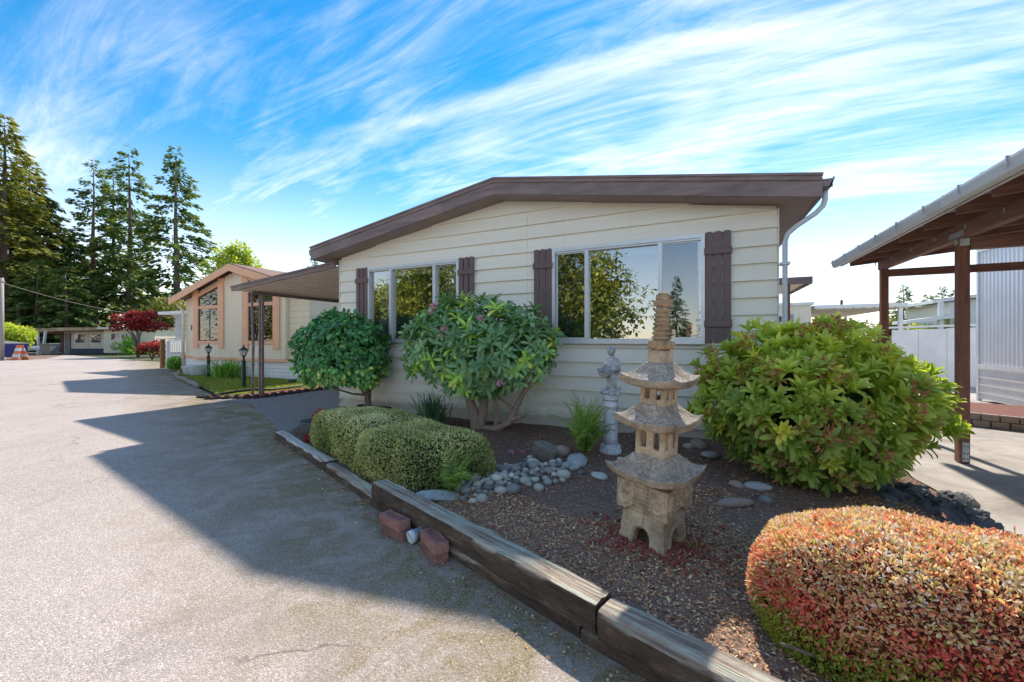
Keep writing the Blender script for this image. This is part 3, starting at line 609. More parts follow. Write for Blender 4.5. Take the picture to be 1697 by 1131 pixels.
def slider_window(parent, x0, x1, zb, zt_, y, mulls, screens, name='window'):
    fr = MB(); w = 0.045; d0 = y - 0.066; d1 = y + 0.03
    fr.box(x0 - 0.03, x1 + 0.03, d0, d1, zt_ - 0.02, zt_ + 0.028); fr.box(x0 - 0.03, x1 + 0.03, d0 - 0.012, d1, zb - 0.03, zb + 0.025)
    fr.box(x0 - 0.03, x0 + 0.02, d0 + 0.002, d1, zb + 0.025, zt_ - 0.02); fr.box(x1 - 0.02, x1 + 0.03, d0 + 0.002, d1, zb + 0.025, zt_ - 0.02)
    wd = fr.build(name, 'aluminium', parent)
    # inner stepped track
    tr = MB(); tr.box(x0 + 0.02, x1 - 0.02, d0 + 0.018, d1 - 0.01, zt_ - 0.045, zt_ - 0.0205); tr.build('track', 'aluminium', wd); tr = MB(); tr.box(x0 + 0.02, x1 - 0.02, d0 + 0.018, d1 - 0.01, zb + 0.0255, zb + 0.042); tr.build('track', 'aluminium', wd)
    for m in mulls:
        q = MB(); q.box(m - 0.028, m + 0.028, d0 + 0.006, d1 - 0.012, zb + 0.0425, zt_ - 0.0455); q.build('mullion', 'aluminium', wd)
    edges = [x0 + 0.02] + list(mulls) + [x1 - 0.02]
    for i in range(len(edges) - 1):
        a, b = edges[i], edges[i + 1]; g = MB(); yy = y - 0.002 + 0.006 * (i % 2)
        g.add([(a, yy, zb + 0.03), (b, yy, zb + 0.03), (b, yy, zt_ - 0.03), (a, yy, zt_ - 0.03)], [(0, 1, 2, 3)])
        g.build('pane', 'glass', wd)
        if i in screens:
            g = MB(); yy = y - 0.014
            g.add([(a + 0.03, yy, zb + 0.05), (b - 0.03, yy, zb + 0.05), (b - 0.03, yy, zt_ - 0.055), (a + 0.03, yy, zt_ - 0.055)], [(0, 1, 2, 3)])
            g.build('insect_screen', 'glass_screen', wd)
            f2 = MB(); yy = y - 0.022
            for (p, q_, r, s_) in ((a + 0.015, b - 0.015, zb + 0.043, zb + 0.06), (a + 0.015, b - 0.015, zt_ - 0.062, zt_ - 0.046), (a + 0.015, a + 0.032, zb + 0.06, zt_ - 0.062), (b - 0.032, b - 0.015, zb + 0.06, zt_ - 0.062)): f2.box(p, q_, yy, yy + 0.012, r, s_)
            f2.build('screen_frame', 'aluminium', wd)
    return wd
w1 = slider_window(house, *WINS[0], FY, [-5.16, -4.18], [])
w2 = slider_window(house, *WINS[1], FY, [-1.49, -0.49], [0, 2])
for (x0, x1, zb, zt_) in WINS:
    q = MB(); q.box(x0 + 0.03, x1 - 0.03, FY + 0.09, FY + 0.15, zt_ - 0.14, zt_ - 0.03); q.build('blind_headrail', 'curtain', house)
q = MB(); q.box(-0.12, -0.03, FY - 0.017, FY - 0.0155, 1.41, 1.43); q.build('window_sticker', 'sticker', w2)
for (a, b, y_) in ((-5.66, -5.36, 5.9), (-4.05, -3.73, 5.9), (-1.95, -1.6, 5.9), (-0.3, -0.02, 5.9)):
    q = MB(); n_ = 14; vs = []; fs = []
    for i in range(n_ + 1):
        x = a + (b - a) * i / n_; vs += [(x, y_ + 0.02 * math.sin(i * 1.9), 1.36), (x, y_ + 0.02 * math.sin(i * 1.9), 2.62)]
    for i in range(n_): fs.append((2 * i, 2 * i + 2, 2 * i + 3, 2 * i + 1))
    q.add(vs, fs); q.build('curtain', 'curtain', house)
for (p, a, b, c, d) in (('cabinet_white', -5.5, -4.75, 0.72, 1.9), ('interior_dark', -4.7, -3.8, 0.72, 1.55), ('interior_dark', -2.0, 0.3, 0.72, 1.3)):
    q = MB(); q.box(a, b, 7.6, 8.1, c, d); q.build('cabinet', p, house)

def shutter(x0, zb, zt_, battens):
    s = MB(); w = 0.29; bw = (w - 0.032) / 3
    root = None; y0 = FY - 0.07; y1 = FY - 0.043
    t = MB(); t.box(x0 + 0.03, x0 + w - 0.03, y1, FY - 0.0215, zb + 0.1, zb + 0.12)
    root = bpy.data.objects.new('shutter', None); COL.objects.link(root); root.parent = house; BASE[root] = BASE[house].copy()
    for i in range(3):
        a = x0 + i * (bw + 0.016); q = MB(); h = 0.012
        pts = [(a, y0, zb), (a + bw, y0, zb), (a + bw, y0, zt_ - h), (a + bw * 0.7, y0, zt_), (a + bw * 0.3, y0, zt_), (a, y0, zt_ - h)]
        q.prism(pts, (0, y1 - y0, 0), 0); q.build('slat', 'shutter_brown', root, bevel=0.004)
    for zz in battens:
        q = MB(); q.box(x0 - 0.012, x0 + w + 0.012, y0 - 0.022, y0 - 0.001, zz - 0.045, zz + 0.045); q.build('batten', 'shutter_brown', root, bevel=0.008)
    for z in np.arange(zb + 0.12, zt_ - 0.1, 0.2):
        pass
for x0 in (-6.0, -3.665, -2.305, 0.055): shutter(x0, 1.33, 2.74, (2.49, 1.57))

# roof with fascia, soffit
RY0, RY1 = 5.35, 22.4; RX0, RX1 = -6.86, 1.17
def rz(x): return 3.83 - 0.163 * abs(x - PKX)
rf = MB()
for (xa, xb) in ((RX0, PKX), (PKX, RX1)):
    rf.add([(xa, RY0 + 0.03, rz(xa) - 0.03), (xb, RY0 + 0.03, rz(xb) - 0.03), (xb, RY1, rz(xb) - 0.03), (xa, RY1, rz(xa) - 0.03)], [(0, 1, 2, 3)])
roof = rf.build('roof', 'roofing', house)
for (xa, xb) in ((RX0, PKX), (PKX, RX1)):
    f = MB(); t0, t1 = 0.065, 0.25
    f.prism([(xa, RY0, rz(xa) - t1), (xb, RY0, rz(xb) - t1), (xb, RY0, rz(xb) - t0), (xa, RY0, rz(xa) - t0)], (0, 0.028, 0), 0); f.build('fascia_board', 'trim_brown', roof)
    f = MB(); f.prism([(xa - (0.02 if xa == RX0 else 0), RY0 - 0.016, rz(xa) - t0 - 0.012), (xb + (0.02 if xb == RX1 else 0), RY0 - 0.016, rz(xb) - t0 - 0.012), (xb + (0.02 if xb == RX1 else 0), RY0 - 0.016, rz(xb) - 0.028), (xa - (0.02 if xa == RX0 else 0), RY0 - 0.016, rz(xa) - 0.028)], (0, 0.045, 0), 0)
    f.build('drip_edge', 'trim_brown', roof)
    f = MB(); f.prism([(xa - (0.03 if xa == RX0 else 0), RY0 - 0.028, rz(xa) - 0.0285), (xb + (0.03 if xb == RX1 else 0), RY0 - 0.028, rz(xb) - 0.0285), (xb + (0.03 if xb == RX1 else 0), RY0 - 0.028, rz(xb)), (xa - (0.03 if xa == RX0 else 0), RY0 - 0.028, rz(xa))], (0, 0.11, 0), 0)
    f.build('roof_edge', 'trim_brown', roof)
    n = 3; 
    for i in range(n):      # front soffit panels
        p = xa + (xb - xa) * i / n + 0.003; q = xa + (xb - xa) * (i + 1) / n - 0.003
        f = MB(); f.add([(p, RY0 + 0.028, rz(p) - 0.244), (q, RY0 + 0.028, rz(q) - 0.244), (q, FY + 0.02, rz(q) - 0.244), (p, FY + 0.02, rz(p) - 0.244), (p, RY0 + 0.028, rz(p) - 0.23), (q, RY0 + 0.028, rz(q) - 0.23), (q, FY + 0.02, rz(q) - 0.23), (p, FY + 0.02, rz(p) - 0.23)], [(0, 3, 2, 1), (4, 5, 6, 7), (0, 1, 5, 4), (1, 2, 6, 5), (2, 3, 7, 6), (3, 0, 4, 7)])
        f.build('soffit_panel', 'soffit_brown', roof)
for (xw, xe) in ((HX0, RX0), (HX1, RX1)):
    a, b = min(xw, xe), max(xw, xe)
    for i in range(14):
        y0 = FY + 0.025 + i * 1.18; f = MB(); za, zb_ = rz(a) - 0.245, rz(b) - 0.245
        f.add([(a, y0, za), (b, y0, zb_), (b, y0 + 1.17, zb_), (a, y0 + 1.17, za), (a, y0, za + 0.02), (b, y0, zb_ + 0.02), (b, y0 + 1.17, zb_ + 0.02), (a, y0 + 1.17, za + 0.02)], [(0, 3, 2, 1), (4, 5, 6, 7), (0, 1, 5, 4), (1, 2, 6, 5), (2, 3, 7, 6), (3, 0, 4, 7)])
        f.build('soffit_panel', 'soffit_brown', roof)
    f = MB(); s = 1 if xe > xw else -1
    f.box(min(xe, xe + 0.028 * s), max(xe, xe + 0.028 * s), RY0, RY1, rz(xe) - 0.252, rz(xe) - 0.04); f.build('eave_fascia', 'trim_brown', roof)
    g = MB(); x0 = xe + 0.03 * s    # K-style gutter
    prof = [(0, -0.04), (0.012, -0.04), (0.012, -0.135), (0.07, -0.135), (0.105, -0.05), (0.105, -0.036), (0.118, -0.036), (0.118, -0.052), (0.082, -0.15), (0, -0.15)]
    g.prism([(x0 + p[0] * s, RY0 + 0.05, rz(xe) + p[1]) for p in prof], (0, RY1 - RY0 - 0.1, 0), 0); g.box(min(x0, x0 + 0.1 * s), max(x0, x0 + 0.1 * s), RY0 + 0.05, RY0 + 0.054, rz(xe) - 0.145, rz(xe) - 0.05)
    g.build('gutter', 'trim_brown', roof)
ds = MB(); ds.tube([(1.255, 5.5, 3.03), (1.255, 5.5, 2.93), (1.235, 5.5, 2.86), (1.17, 5.52, 2.79), (1.0, 5.58, 2.68), (0.925, 5.61, 2.61), (0.9, 5.62, 2.52), (0.9, 5.62, 2.3), (0.9, 5.62, 0.12), (0.9, 5.55, 0.06), (0.9, 5.4, 0.03)], 0.028, 10)
ds.build('downspout', 'downspout_white', house, smooth=True)
for z in (2.25, 0.7):
    q = MB(); q.box(0.853, 0.947, 5.575, 5.70, z, z + 0.03); q.build('strap', 'downspout_white', house)

# side porch roof at the right wall
pr = thing('porch', 'small brown edged porch roof with cedar post on the right side wall', 'porch', (1.6, 12, 0))
q = MB(); q.box(0.85, 2.38, 11.6, 14.6, 2.78, 2.86); q.build('roof', 'roofing', pr)
q = MB(); q.box(0.85, 2.40, 11.57, 11.60, 2.7, 2.87); q.build('fascia', 'trim_brown', pr); q = MB(); q.box(2.381, 2.41, 11.6, 14.6, 2.7, 2.87); q.build('fascia', 'trim_brown', pr)
q = MB(); q.box(0.86, 2.37, 11.61, 14.55, 2.765, 2.779); q.build('ceiling', 'far_cream', pr)
q = MB(); q.box(1.86, 1.99, 11.75, 11.88, 0, 2.765); q.build('post', 'cedar_post', pr)

# awning on the left
aw = thing('carport_awning', 'brown edged aluminium carport awning attached to the left side of the cream house', 'awning', (-8.2, 5.6, 0))
AX0, AX1, AY0, AY1 = -9.83, -6.5, 5.6, 12.5
def az(x): return 2.55 + (x - AX0) * 0.088
n = int((AY1 - AY0) / 0.15)
for i in range(n):
    y = AY0 + 0.02 + i * 0.15; q = MB(); pr_ = [(0.0, 0.05), (0.012, 0.0), (0.10, 0.0), (0.112, 0.05), (0.148, 0.05)]
    lo = [(AX0 + 0.0, y + a, az(AX0) - 0.045 + b) for a, b in pr_]; hi = [(AX1, y + a, az(AX1) - 0.045 + b) for a, b in pr_]
    k = len(pr_); vs = lo + hi + [(p[0], p[1], p[2] + 0.004) for p in lo + hi]; fs = []
    for j in range(k - 1): fs += [(j, j + k, j + 1 + k, j + 1), (2 * k + j, 2 * k + j + 1, 3 * k + j + 1, 3 * k + j)]
    q.add(vs, fs); q.build('roof_pan', 'awning_under', aw)
q = MB(); q.bar((AX0 - 0.02, AY0 - 0.02, az(AX0) + 0.0), (AX1, AY0 - 0.02, az(AX1) + 0.0), 0.03, 0.12); q.build('fascia', 'trim_brown', aw)
q = MB(); q.bar((AX0 - 0.03, AY0 - 0.045, az(AX0) + 0.04), (AX1, AY0 - 0.045, az(AX1) + 0.04), 0.02, 0.035); q.build('fascia_rib', 'trim_brown', aw)
q = MB(); q.box(AX0 - 0.03, AX0 - 0.005, AY0, AY1, az(AX0) + 0.01, az(AX0) + 0.06); q.build('gutter', 'trim_brown', aw)
q = MB(); q.box(AX0 + 0.16, AX0 + 0.24, AY0 + 0.3, AY1, az(AX0) - 0.1, az(AX0) - 0.035); q.build('beam', 'trim_brown', aw)
for y in (5.98, 8.9, 11.6):
    q = MB(); q.tube([(-9.72, y, 0.05), (-9.70, y, 1.2), (-9.76, y, 2.47)], 0.03, 8); q.build('drain_pipe', 'trim_brown', aw)
    q = MB(); q.box(-9.66, -9.61, y + 0.10, y + 0.15, 0.02, 2.47); q.box(-9.57, -9.52, y + 0.10, y + 0.15, 0.02, 2.47); q.box(-9.609, -9.571, y + 0.118, y + 0.132, 0.1, 2.4); q.build('post', 'trim_brown', aw)
# storage shed under the awning (white panel wall and dark framed door)
sh = thing('storage_shed', 'white panelled storage shed under the carport awning', 'shed', (-8.0, 13, 0))
for i in range(9):
    x = -9.6 + i * 0.35; q = MB(); q.box(x, x + 0.345, 12.4, 12.44, 0.02, 2.4); q.build('panel', 'white_paint', sh)
q = MB(); q.box(-9.6, -6.5, 12.45, 14.5, 0.0, 2.4); q.build('body', 'white_paint', sh)
q = MB(); q.box(-7.2, -6.5, 12.36, 12.395, 2.0, 2.1); q.box(-7.2, -7.12, 12.36, 12.395, 0.0, 2.0); q.build('door_frame', 'trim_brown', sh)

# ================================================================== NEIGHBOUR HOUSE (salmon trim)
nh = thing('bungalow', 'cream bungalow with salmon pink window trim and white skirting beyond the driveway', 'house', (-15.3, 9, 0))
NY = 9.0; NX0, NX1 = -18.95, -11.6; NPK = -15.3
def nz(x): return 4.10 - 0.27 * abs(x - NPK)
ntop = lambda x: nz(x) - 0.16
q = MB(); q.prism([(NX0, NY, 0.66), (NX1, NY, 0.66), (NX1, NY, ntop(NX1)), (NPK, NY, ntop(NPK)), (NX0, NY, ntop(NX0))], (0, 0.1, 0), 0); q.box(NX0, NX0 + 0.1, NY + 0.1, 24, 0.66, 2.9); q.box(NX1 - 0.1, NX1, NY + 0.1, 24, 0.66, 2.9); q.build('wall', 'pink_lap', nh)
# bay of vertical boards
BX0, BX1 = -18.22, -12.62
wn_ = [(-17.74, -16.42), (-14.59, -13.22)]
x = BX0; 
while x < BX1 - 0.01:
    xe = min(x + 0.2, BX1); xm = (x + xe) / 2; top = ntop(xm) - 0.005; spans = [(0.70, min(ntop(x), ntop(xe)) - 0.01)]
    for (a, b) in wn_:
        if xm > a - 0.02 and xm < b + 0.02: spans = [(0.70, 1.26)]
    for (a, b) in spans:
        q = MB(); q.box(x + 0.004, xe - 0.004, NY - 0.15, NY - 0.12, a, b); q.build('vertical_board', 'pink_siding', nh)
    x = xe
q = MB(); q.prism([(BX0, NY - 0.119, 0.69), (BX1, NY - 0.119, 0.69), (BX1, NY - 0.119, ntop(BX1) - 0.01), (NPK, NY - 0.119, ntop(NPK) - 0.01), (BX0, NY - 0.119, ntop(BX0) - 0.01)], (0, 0.117, 0), 0); q.build('bay', 'pink_siding', nh)
for sx in ((NX0, BX0), (BX1, NX1)):
    for k in range(12):
        z = 0.72 + k * 0.2; 
        if z + 0.2 > ntop(sx[0] if sx[0] == NX0 else sx[1]): break
        q = MB(); q.add([(sx[0] + 0.01, NY - 0.02, z), (sx[1] - 0.01, NY - 0.02, z), (sx[1] - 0.01, NY - 0.006, z + 0.195), (sx[0] + 0.01, NY - 0.006, z + 0.195), (sx[0] + 0.01, NY - 0.001, z), (sx[1] - 0.01, NY - 0.001, z), (sx[1] - 0.01, NY - 0.001, z + 0.195), (sx[0] + 0.01, NY - 0.001, z + 0.195)], [(0, 1, 2, 3), (0, 4, 5, 1), (1, 5, 6, 2), (2, 6, 7, 3), (3, 7, 4, 0)]); q.build('siding_board', 'pink_lap', nh)
q = MB(); q.box(NX0 - 0.02, BX0 - 0.003, NY - 0.05, NY - 0.021, 0.60, 0.72); q.box(BX0 - 0.02, BX1 + 0.02, NY - 0.18, NY - 0.151, 0.60, 0.695); q.box(BX1 + 0.003, NX1 + 0.02, NY - 0.05, NY - 0.021, 0.60, 0.72); q.build('band_board', 'salmon', nh)
for (a, b) in wn_:
    o_ = MB(); y = NY - 0.151
    zt1 = nz(a) - 0.36; zt2 = nz(b) - 0.36
    mid = 2.61
    fr = MB()
    w_ = bpy.data.objects.new('window', None); COL.objects.link(w_); w_.parent = nh; BASE[w_] = BASE[nh].copy()
    fr.box(a - 0.34, a, y - 0.05, y, 1.04, zt1 + 0.22); fr.build('window_trim', 'salmon', w_); fr = MB(); fr.box(b, b + 0.34, y - 0.05, y, 1.04, zt2 + 0.22); fr.build('window_trim', 'salmon', w_)
    fr = MB(); fr.box(a + 0.001, b - 0.001, y - 0.035, y, 1.2, 1.32); fr.build('window_rail', 'salmon', w_); fr = MB(); fr.box(a + 0.001, b - 0.001, y - 0.035, y, mid - 0.06, mid + 0.06); fr.build('window_rail', 'salmon', w_); fr = MB()
    fr.prism([(a + 0.001, y - 0.035, zt1 - 0.06), (b - 0.001, y - 0.035, zt2 - 0.06), (b - 0.001, y - 0.035, zt2 + 0.08), (a + 0.001, y - 0.035, zt1 + 0.08)], (0, 0.035, 0), 0); fr.build('window_rail', 'salmon', w_)
    g = MB(); g.add([(a, y - 0.004, 1.32), (b, y - 0.004, 1.32), (b, y - 0.004, mid - 0.06), (a, y - 0.004, mid - 0.06)], [(0, 1, 2, 3)]); g.build('pane', 'glass_far', w_)
    g = MB(); g.add([(a, y - 0.004, mid + 0.06), (b, y - 0.004, mid + 0.06), (b, y - 0.004, zt2 - 0.06), (a, y - 0.004, zt1 - 0.06)], [(0, 1, 2, 3)]); g.build('pane', 'glass_far', w_)
    g = MB(); xm = a + (b - a) * 0.55; g.box(xm - 0.02, xm + 0.02, y - 0.02, y - 0.006, 1.32, mid - 0.06); g.build('mullion', 'bin_grey', w_)
    g = MB(); g.add([(a, y - 0.001, 1.32), (b, y - 0.001, 1.32), (b, y - 0.001, zt2 - 0.06), (a, y - 0.001, zt1 - 0.06)], [(0, 1, 2, 3)]); g.build('curtain', 'maroon', w_)
for k in range(5):
    q = MB(); z = 0.0 + k * 0.12; q.add([(NX0 + 0.03, NY - 0.06, z + 0.004), (NX1, NY - 0.06, z + 0.004), (NX1, NY - 0.045, z + 0.116), (NX0 + 0.03, NY - 0.045, z + 0.116), (NX0 + 0.03, NY, z + 0.004), (NX1, NY, z + 0.004), (NX1, NY, z + 0.116), (NX0 + 0.03, NY, z + 0.116)], [(0, 1, 2, 3), (0, 4, 5, 1), (1, 5, 6, 2), (2, 6, 7, 3), (3, 7, 4, 0)]); q.build('skirting_board', 'skirt_white', nh)
rfm = MB(); 
for (xa, xb) in ((NX0 - 0.32, NPK), (NPK, NX1 + 0.32)):
    rfm.add([(xa, NY - 0.42, nz(xa) + 0.02), (xb, NY - 0.42, nz(xb) + 0.02), (xb, 24, nz(xb) + 0.02), (xa, 24, nz(xa) + 0.02), (xa, NY - 0.42, nz(xa) - 0.03), (xb, NY - 0.42, nz(xb) - 0.03), (xb, 24, nz(xb) - 0.03), (xa, 24, nz(xa) - 0.03)], [(0, 1, 2, 3), (7, 6, 5, 4), (0, 4, 5, 1), (1, 5, 6, 2), (2, 6, 7, 3), (3, 7, 4, 0)])
nr = rfm.build('roof', 'shingle', nh)
for (xa, xb) in ((NX0 - 0.34, NPK), (NPK, NX1 + 0.34)):
    q = MB(); q.prism([(xa, NY - 0.46, nz(xa) - 0.26), (xb, NY - 0.46, nz(xb) - 0.26), (xb, NY - 0.46, nz(xb) - 0.01), (xa, NY - 0.46, nz(xa) - 0.01)], (0, 0.035, 0), 0); q.build('barge_board', 'salmon', nr)
q = MB(); q.tube([(NX0 - 0.3, NY - 0.2, 2.85), (NX0 - 0.28, NY - 0.15, 2.75), (NX0 - 0.05, NY - 0.1, 2.55), (NX0 - 0.02, NY - 0.1, 2.4), (NX0 - 0.02, NY - 0.1, 0.2), (NX0 - 0.1, NY - 0.25, 0.08)], 0.05, 8); q.build('downspout', 'pink_lap', nh, smooth=True)
q = MB(); q.box(NX1 - 2, NX1 - 1.9, 12, 12.1, nz(NX1 - 2), nz(NX1 - 2) + 0.3); q.build('vent_pipe', 'black_metal', nr)
q = MB(); q.box(-18.52, -18.47, NY - 0.05, NY - 0.021, 1.75, 1.95); q.build('meter_box', 'black_metal', nh)

# white lattice porch on its left side
po = thing('lattice_porch', 'white porch with lattice screen and picket railing left of the salmon trimmed house', 'porch', (-21, 11, 0))
q = MB(); q.box(-23.3, -19.0, 9.9, 14, 2.55, 2.68); q.build('roof', 'white_paint', po)
q = MB(); q.box(-20.0, -19.82, 9.95, 10.13, 0, 2.55); q.build('post', 'white_paint', po)
q = MB(); q.box(-22.7, -22.58, 9.95, 10.07, 0, 1.3); q.build('post', 'white_paint', po)
q = MB(); q.box(-22.0, -21.88, 12.9, 13.02, 0, 2.55); q.build('post', 'white_paint', po)
for i in range(14):
    for s in (-1, 1):
        zc_ = 1.4 + 1.1 * 0.5; x0 = -22.2 + i * 0.2
        q = MB(); xa, xb = (x0 - 0.55, x0 + 0.55) if s > 0 else (x0 + 0.55, x0 - 0.55)
        za, zb_ = 1.35, 2.5; lo, hi = -22.15, -20.02
        pa = Vector((xa, 10.05, za)); pb = Vector((xb, 10.05, zb_)); d = pb - pa
        t0, t1 = 0.0, 1.0
        if d.x > 0: t0 = max(t0, (lo - pa.x) / d.x); t1 = min(t1, (hi - pa.x) / d.x)
        else: t0 = max(t0, (hi - pa.x) / d.x); t1 = min(t1, (lo - pa.x) / d.x)
        if t1 - t0 < 0.05: continue
        q.bar(pa + d * t0 + Vector((0, 0.011 * s, 0)), pa + d * t1 + Vector((0, 0.011 * s, 0)), 0.02, 0.055, up=(0, 1, 0)); q.build('lattice_slat', 'white_paint', po)
q = MB(); q.box(-22.58, -20.0, 10.0, 10.06, 1.28, 1.35); q.build('top_rail', 'white_paint', po); q = MB(); q.box(-22.58, -20.0, 10.0, 10.06, 0.62, 0.69); q.build('bottom_rail', 'white_paint', po)
for i in range(13):
    x = -22.45 + i * 0.19; q = MB(); q.box(x, x + 0.07, 9.985, 9.999, 0.62, 1.28); q.build('picket', 'white_paint', po)
q = MB(); q.box(-22.6, -19.0, 9.98, 14, 0.5, 0.6); q.build('deck', 'white_paint', po)
q = MB(); q.bar((-23.6, 10.1, 1.4), (-22.4, 10.1, 1.4), 0.3, 0.05); q.build('stair_roof_edge', 'far_cream', po)
q = MB(); q.box(-23.35, -23.2, 10.0, 10.15, 0, 1.38); q.build('post', 'cedar_post', po); q = MB(); q.box(-22.4, -22.28, 10.5, 10.62, 0, 0.5); q.build('post', 'cedar_post', po)
q = MB(); q.bar((-20.6, 10.2, 0.1), (-20.0, 10.2, 0.5), 0.4, 0.12); q.build('step', 'white_paint', po)

# path lights on the lawn
def lamp_post(label, loc, rzv=0.0):
    t = thing('path_lamp', label, 'lamp post', loc, rzv, 'black lamp posts on the lawn')
    q = MB(); q.box(-0.037, 0.037, -0.037, 0.037, 0, 0.78); q.build('post', 'dark_green_metal', t, local=True, bevel=0.006)
    q = MB(); q.lathe([(0.045, 0.78), (0.03, 0.8), (0.026, 0.88), (0.05, 0.9), (0.05, 0.92), (0.03, 0.93)], 10); q.build('collar', 'dark_green_metal', t, local=True)
    q = MB(); q.lathe([(0.06, 0.93), (0.095, 1.07), (0.09, 1.075)], 6); q.build('glass', 'lamp_glass', t, local=True)
    for i in range(6):
        a = math.pi * i / 3; q = MB(); q.tube([(0.062 * math.cos(a), 0.062 * math.sin(a), 0.93), (0.098 * math.cos(a), 0.098 * math.sin(a), 1.075)], 0.007, 4); q.build('rib', 'black_metal', t, local=True)
    q = MB(); q.lathe([(0.125, 1.07), (0.12, 1.085), (0.05, 1.14), (0.03, 1.16), (0.012, 1.17), (0.022, 1.19), (0.004, 1.23)], 10); q.build('cap', 'black_metal', t, local=True)
    return t
lamp_post('black lamp post with lantern head on the lawn edge beside the awning posts', (-11.45, 6.8, 0))
lamp_post('black lamp post rising behind the long leaved plant near white pots', (-15.75, 8.15, 0), 0.3)
# white pots
for (x, y, s, lab) in ((-17.55, 8.45, 0.9, 'smaller white glazed pot nearest the downspout of the salmon trimmed house'), (-16.95, 8.4, 1.08, 'larger white glazed pot beside the long leaved plant')):
    t = thing('white_pot', lab, 'flower pot', (x, y, 0), 0, 'white pots on the lawn')
    q = MB(); q.lathe([(0.17 * s, 0), (0.2 * s, 0.03), (0.28 * s, 0.36 * s), (0.3 * s, 0.4 * s), (0.27 * s, 0.4 * s), (0.24 * s, 0.3 * s)], 20); q.build('pot', 'porcelain_white', t, smooth=True, local=True)
    q = MB(); q.lathe([(0.24 * s, 0.3 * s), (0.23 * s, 0.31 * s)], 20); q.build('soil', 'soil', t, local=True)
# long-leaved plant: strap leaves helper
def strap_plant(name, label, cat, loc, n, H, spread, width, mat, seed):
    r = random.Random(seed); vs = []; fs = []; rv = []
    for i in range(n):
        a = r.uniform(0, 6.283); h = H * r.uniform(0.55, 1.0); sp_ = spread * r.uniform(0.1, 1.0); b0 = Vector((r.gauss(0, spread * 0.22), r.gauss(0, spread * 0.22), 0))
        dr = Vector((math.cos(a), math.sin(a), 0)); side = Vector((-math.sin(a), math.cos(a), 0)); w = width * r.uniform(0.7, 1.2); dro = r.uniform(0.0, 0.45)
        k = len(vs); N = 6; c = r.random()
        for j in range(N):
            t = j / (N - 1); p = b0 + dr * sp_ * t ** 1.5 + Vector((0, 0, h * (t - dro * t ** 3)))
            ww = w * (1 - t ** 2.5) * (0.7 + 0.3 * min(1, t * 4)) + 0.001
            vs += [p - side * ww, p + dr * ww * -0.4, p + side * ww]; rv += [c] * 3
        for j in range(N - 1):
            q_ = k + 3 * j; fs += [(q_, q_ + 1, q_ + 4, q_ + 3), (q_ + 1, q_ + 2, q_ + 5, q_ + 4)]
    me = bpy.data.meshes.new(name); me.from_pydata([tuple(v) for v in vs], [], fs); at = me.attributes.new('rnd', 'FLOAT', 'POINT'); at.data.foreach_set('value', rv); me.update(); me.materials.append(M[mat])
    t = thing(name, label, cat, loc); o = link('leaves', me, t); o['kind'] = 'stuff'; return t
strap_plant('daylily', 'clump of long arching green leaves on the lawn by the white skirting', 'plant', (-14.95, 8.3, 0), 260, 0.85, 0.75, 0.018, 'leaf_lily', 3)
# lawn grass
def grass(name, label, poly, n, z, mat='grass', H=(0.03, 0.09)):
    P = []; xs_ = [p[0] for p in poly]; ys_ = [p[1] for p in poly]
    while len(P) < n:
        x = rnd.uniform(min(xs_), max(xs_)); y = rnd.uniform(min(ys_), max(ys_))
        if in_poly(x, y, poly): P.append((x, y, z))
    P = np.array(P); D = np.stack([RNG.normal(0, 0.45, n), RNG.normal(0, 0.45, n), np.ones(n)], 1); L = RNG.uniform(*H, n)
    me = leaf_mesh(name, P, D, rand_dir(n), L, np.full(n, 0.012), RNG.random(n), T_small(), mat); o = link(name, me); return tag(o, label, 'grass', kind='stuff')
grass('grass', 'short green grass of the lawn before the salmon trimmed house', [(-18.3, 8.35), (-15.7, 7.45), (-11.05, 5.85), (-10.3, 5.5), (-10.0, 6.4), (-9.9, 8.9), (-19.0, 8.9)], 16000, 0.012)
# lawn edging logs and awning bed
for i, (a, b) in enumerate((((-18.2, 8.25), (-16.6, 7.6)), ((-16.5, 7.55), (-14.5, 6.95)), ((-14.4, 6.9), (-12.7, 6.3)))):
    t = MB(); t.tube([(a[0], a[1], 0.05), ((a[0] + b[0]) / 2, (a[1] + b[1]) / 2 + 0.05, 0.06), (b[0], b[1], 0.05)], 0.07, 8); o = t.build('edging_log', 'driftwood', None, smooth=True)
    tag(o, ['grey edging log at the lawn corner nearest the downspout', 'grey edging log in the middle of the lawn border', 'grey edging log at the lawn border end nearest the lamp post'][i], 'log', 'logs edging the lawn')
struct(sheet('awning_bed', [(-10.25, 5.3), (-9.3, 5.85), (-9.35, 9), (-9.75, 9), (-10.1, 6.5)], 0.03, 'mulch_red'))
sc_ = thing('scalloped_edging', 'dark scalloped brick edging of the bed under the awning posts', 'edging', (-9.4, 6, 0))
for i in range(22):
    t = i / 21.0; a = Vector((-10.2, 5.28, 0)).lerp(Vector((-9.3, 5.85, 0)), min(1, t * 4)) if t < 0.25 else Vector((-9.3, 5.85, 0)).lerp(Vector((-9.25, 9.2, 0)), (t - 0.25) / 0.75)
    q = MB(); q.lathe([(0.075, 0.0), (0.08, 0.05), (0.05, 0.09), (0.02, 0.1)], 8, (a.x, a.y, 0.0), 1.0, 1.0); q.build('edging_stone', 'scallop_edge', sc_)
hs_ = MB(); hs_.tube([(-10.7, 5.3, 0.02), (-10.4, 5.35, 0.03), (-10.1, 5.5, 0.1), (-9.95, 5.75, 0.14), (-9.85, 6.1, 0.15), (-9.7, 6.4, 0.12), (-10.2, 7.6, 0.06), (-11.0, 8.7, 0.08)], 0.03, 8); tag(hs_.build('drain_hose', 'hose', None, smooth=True), 'black corrugated drain hose running past the awning posts', 'hose')
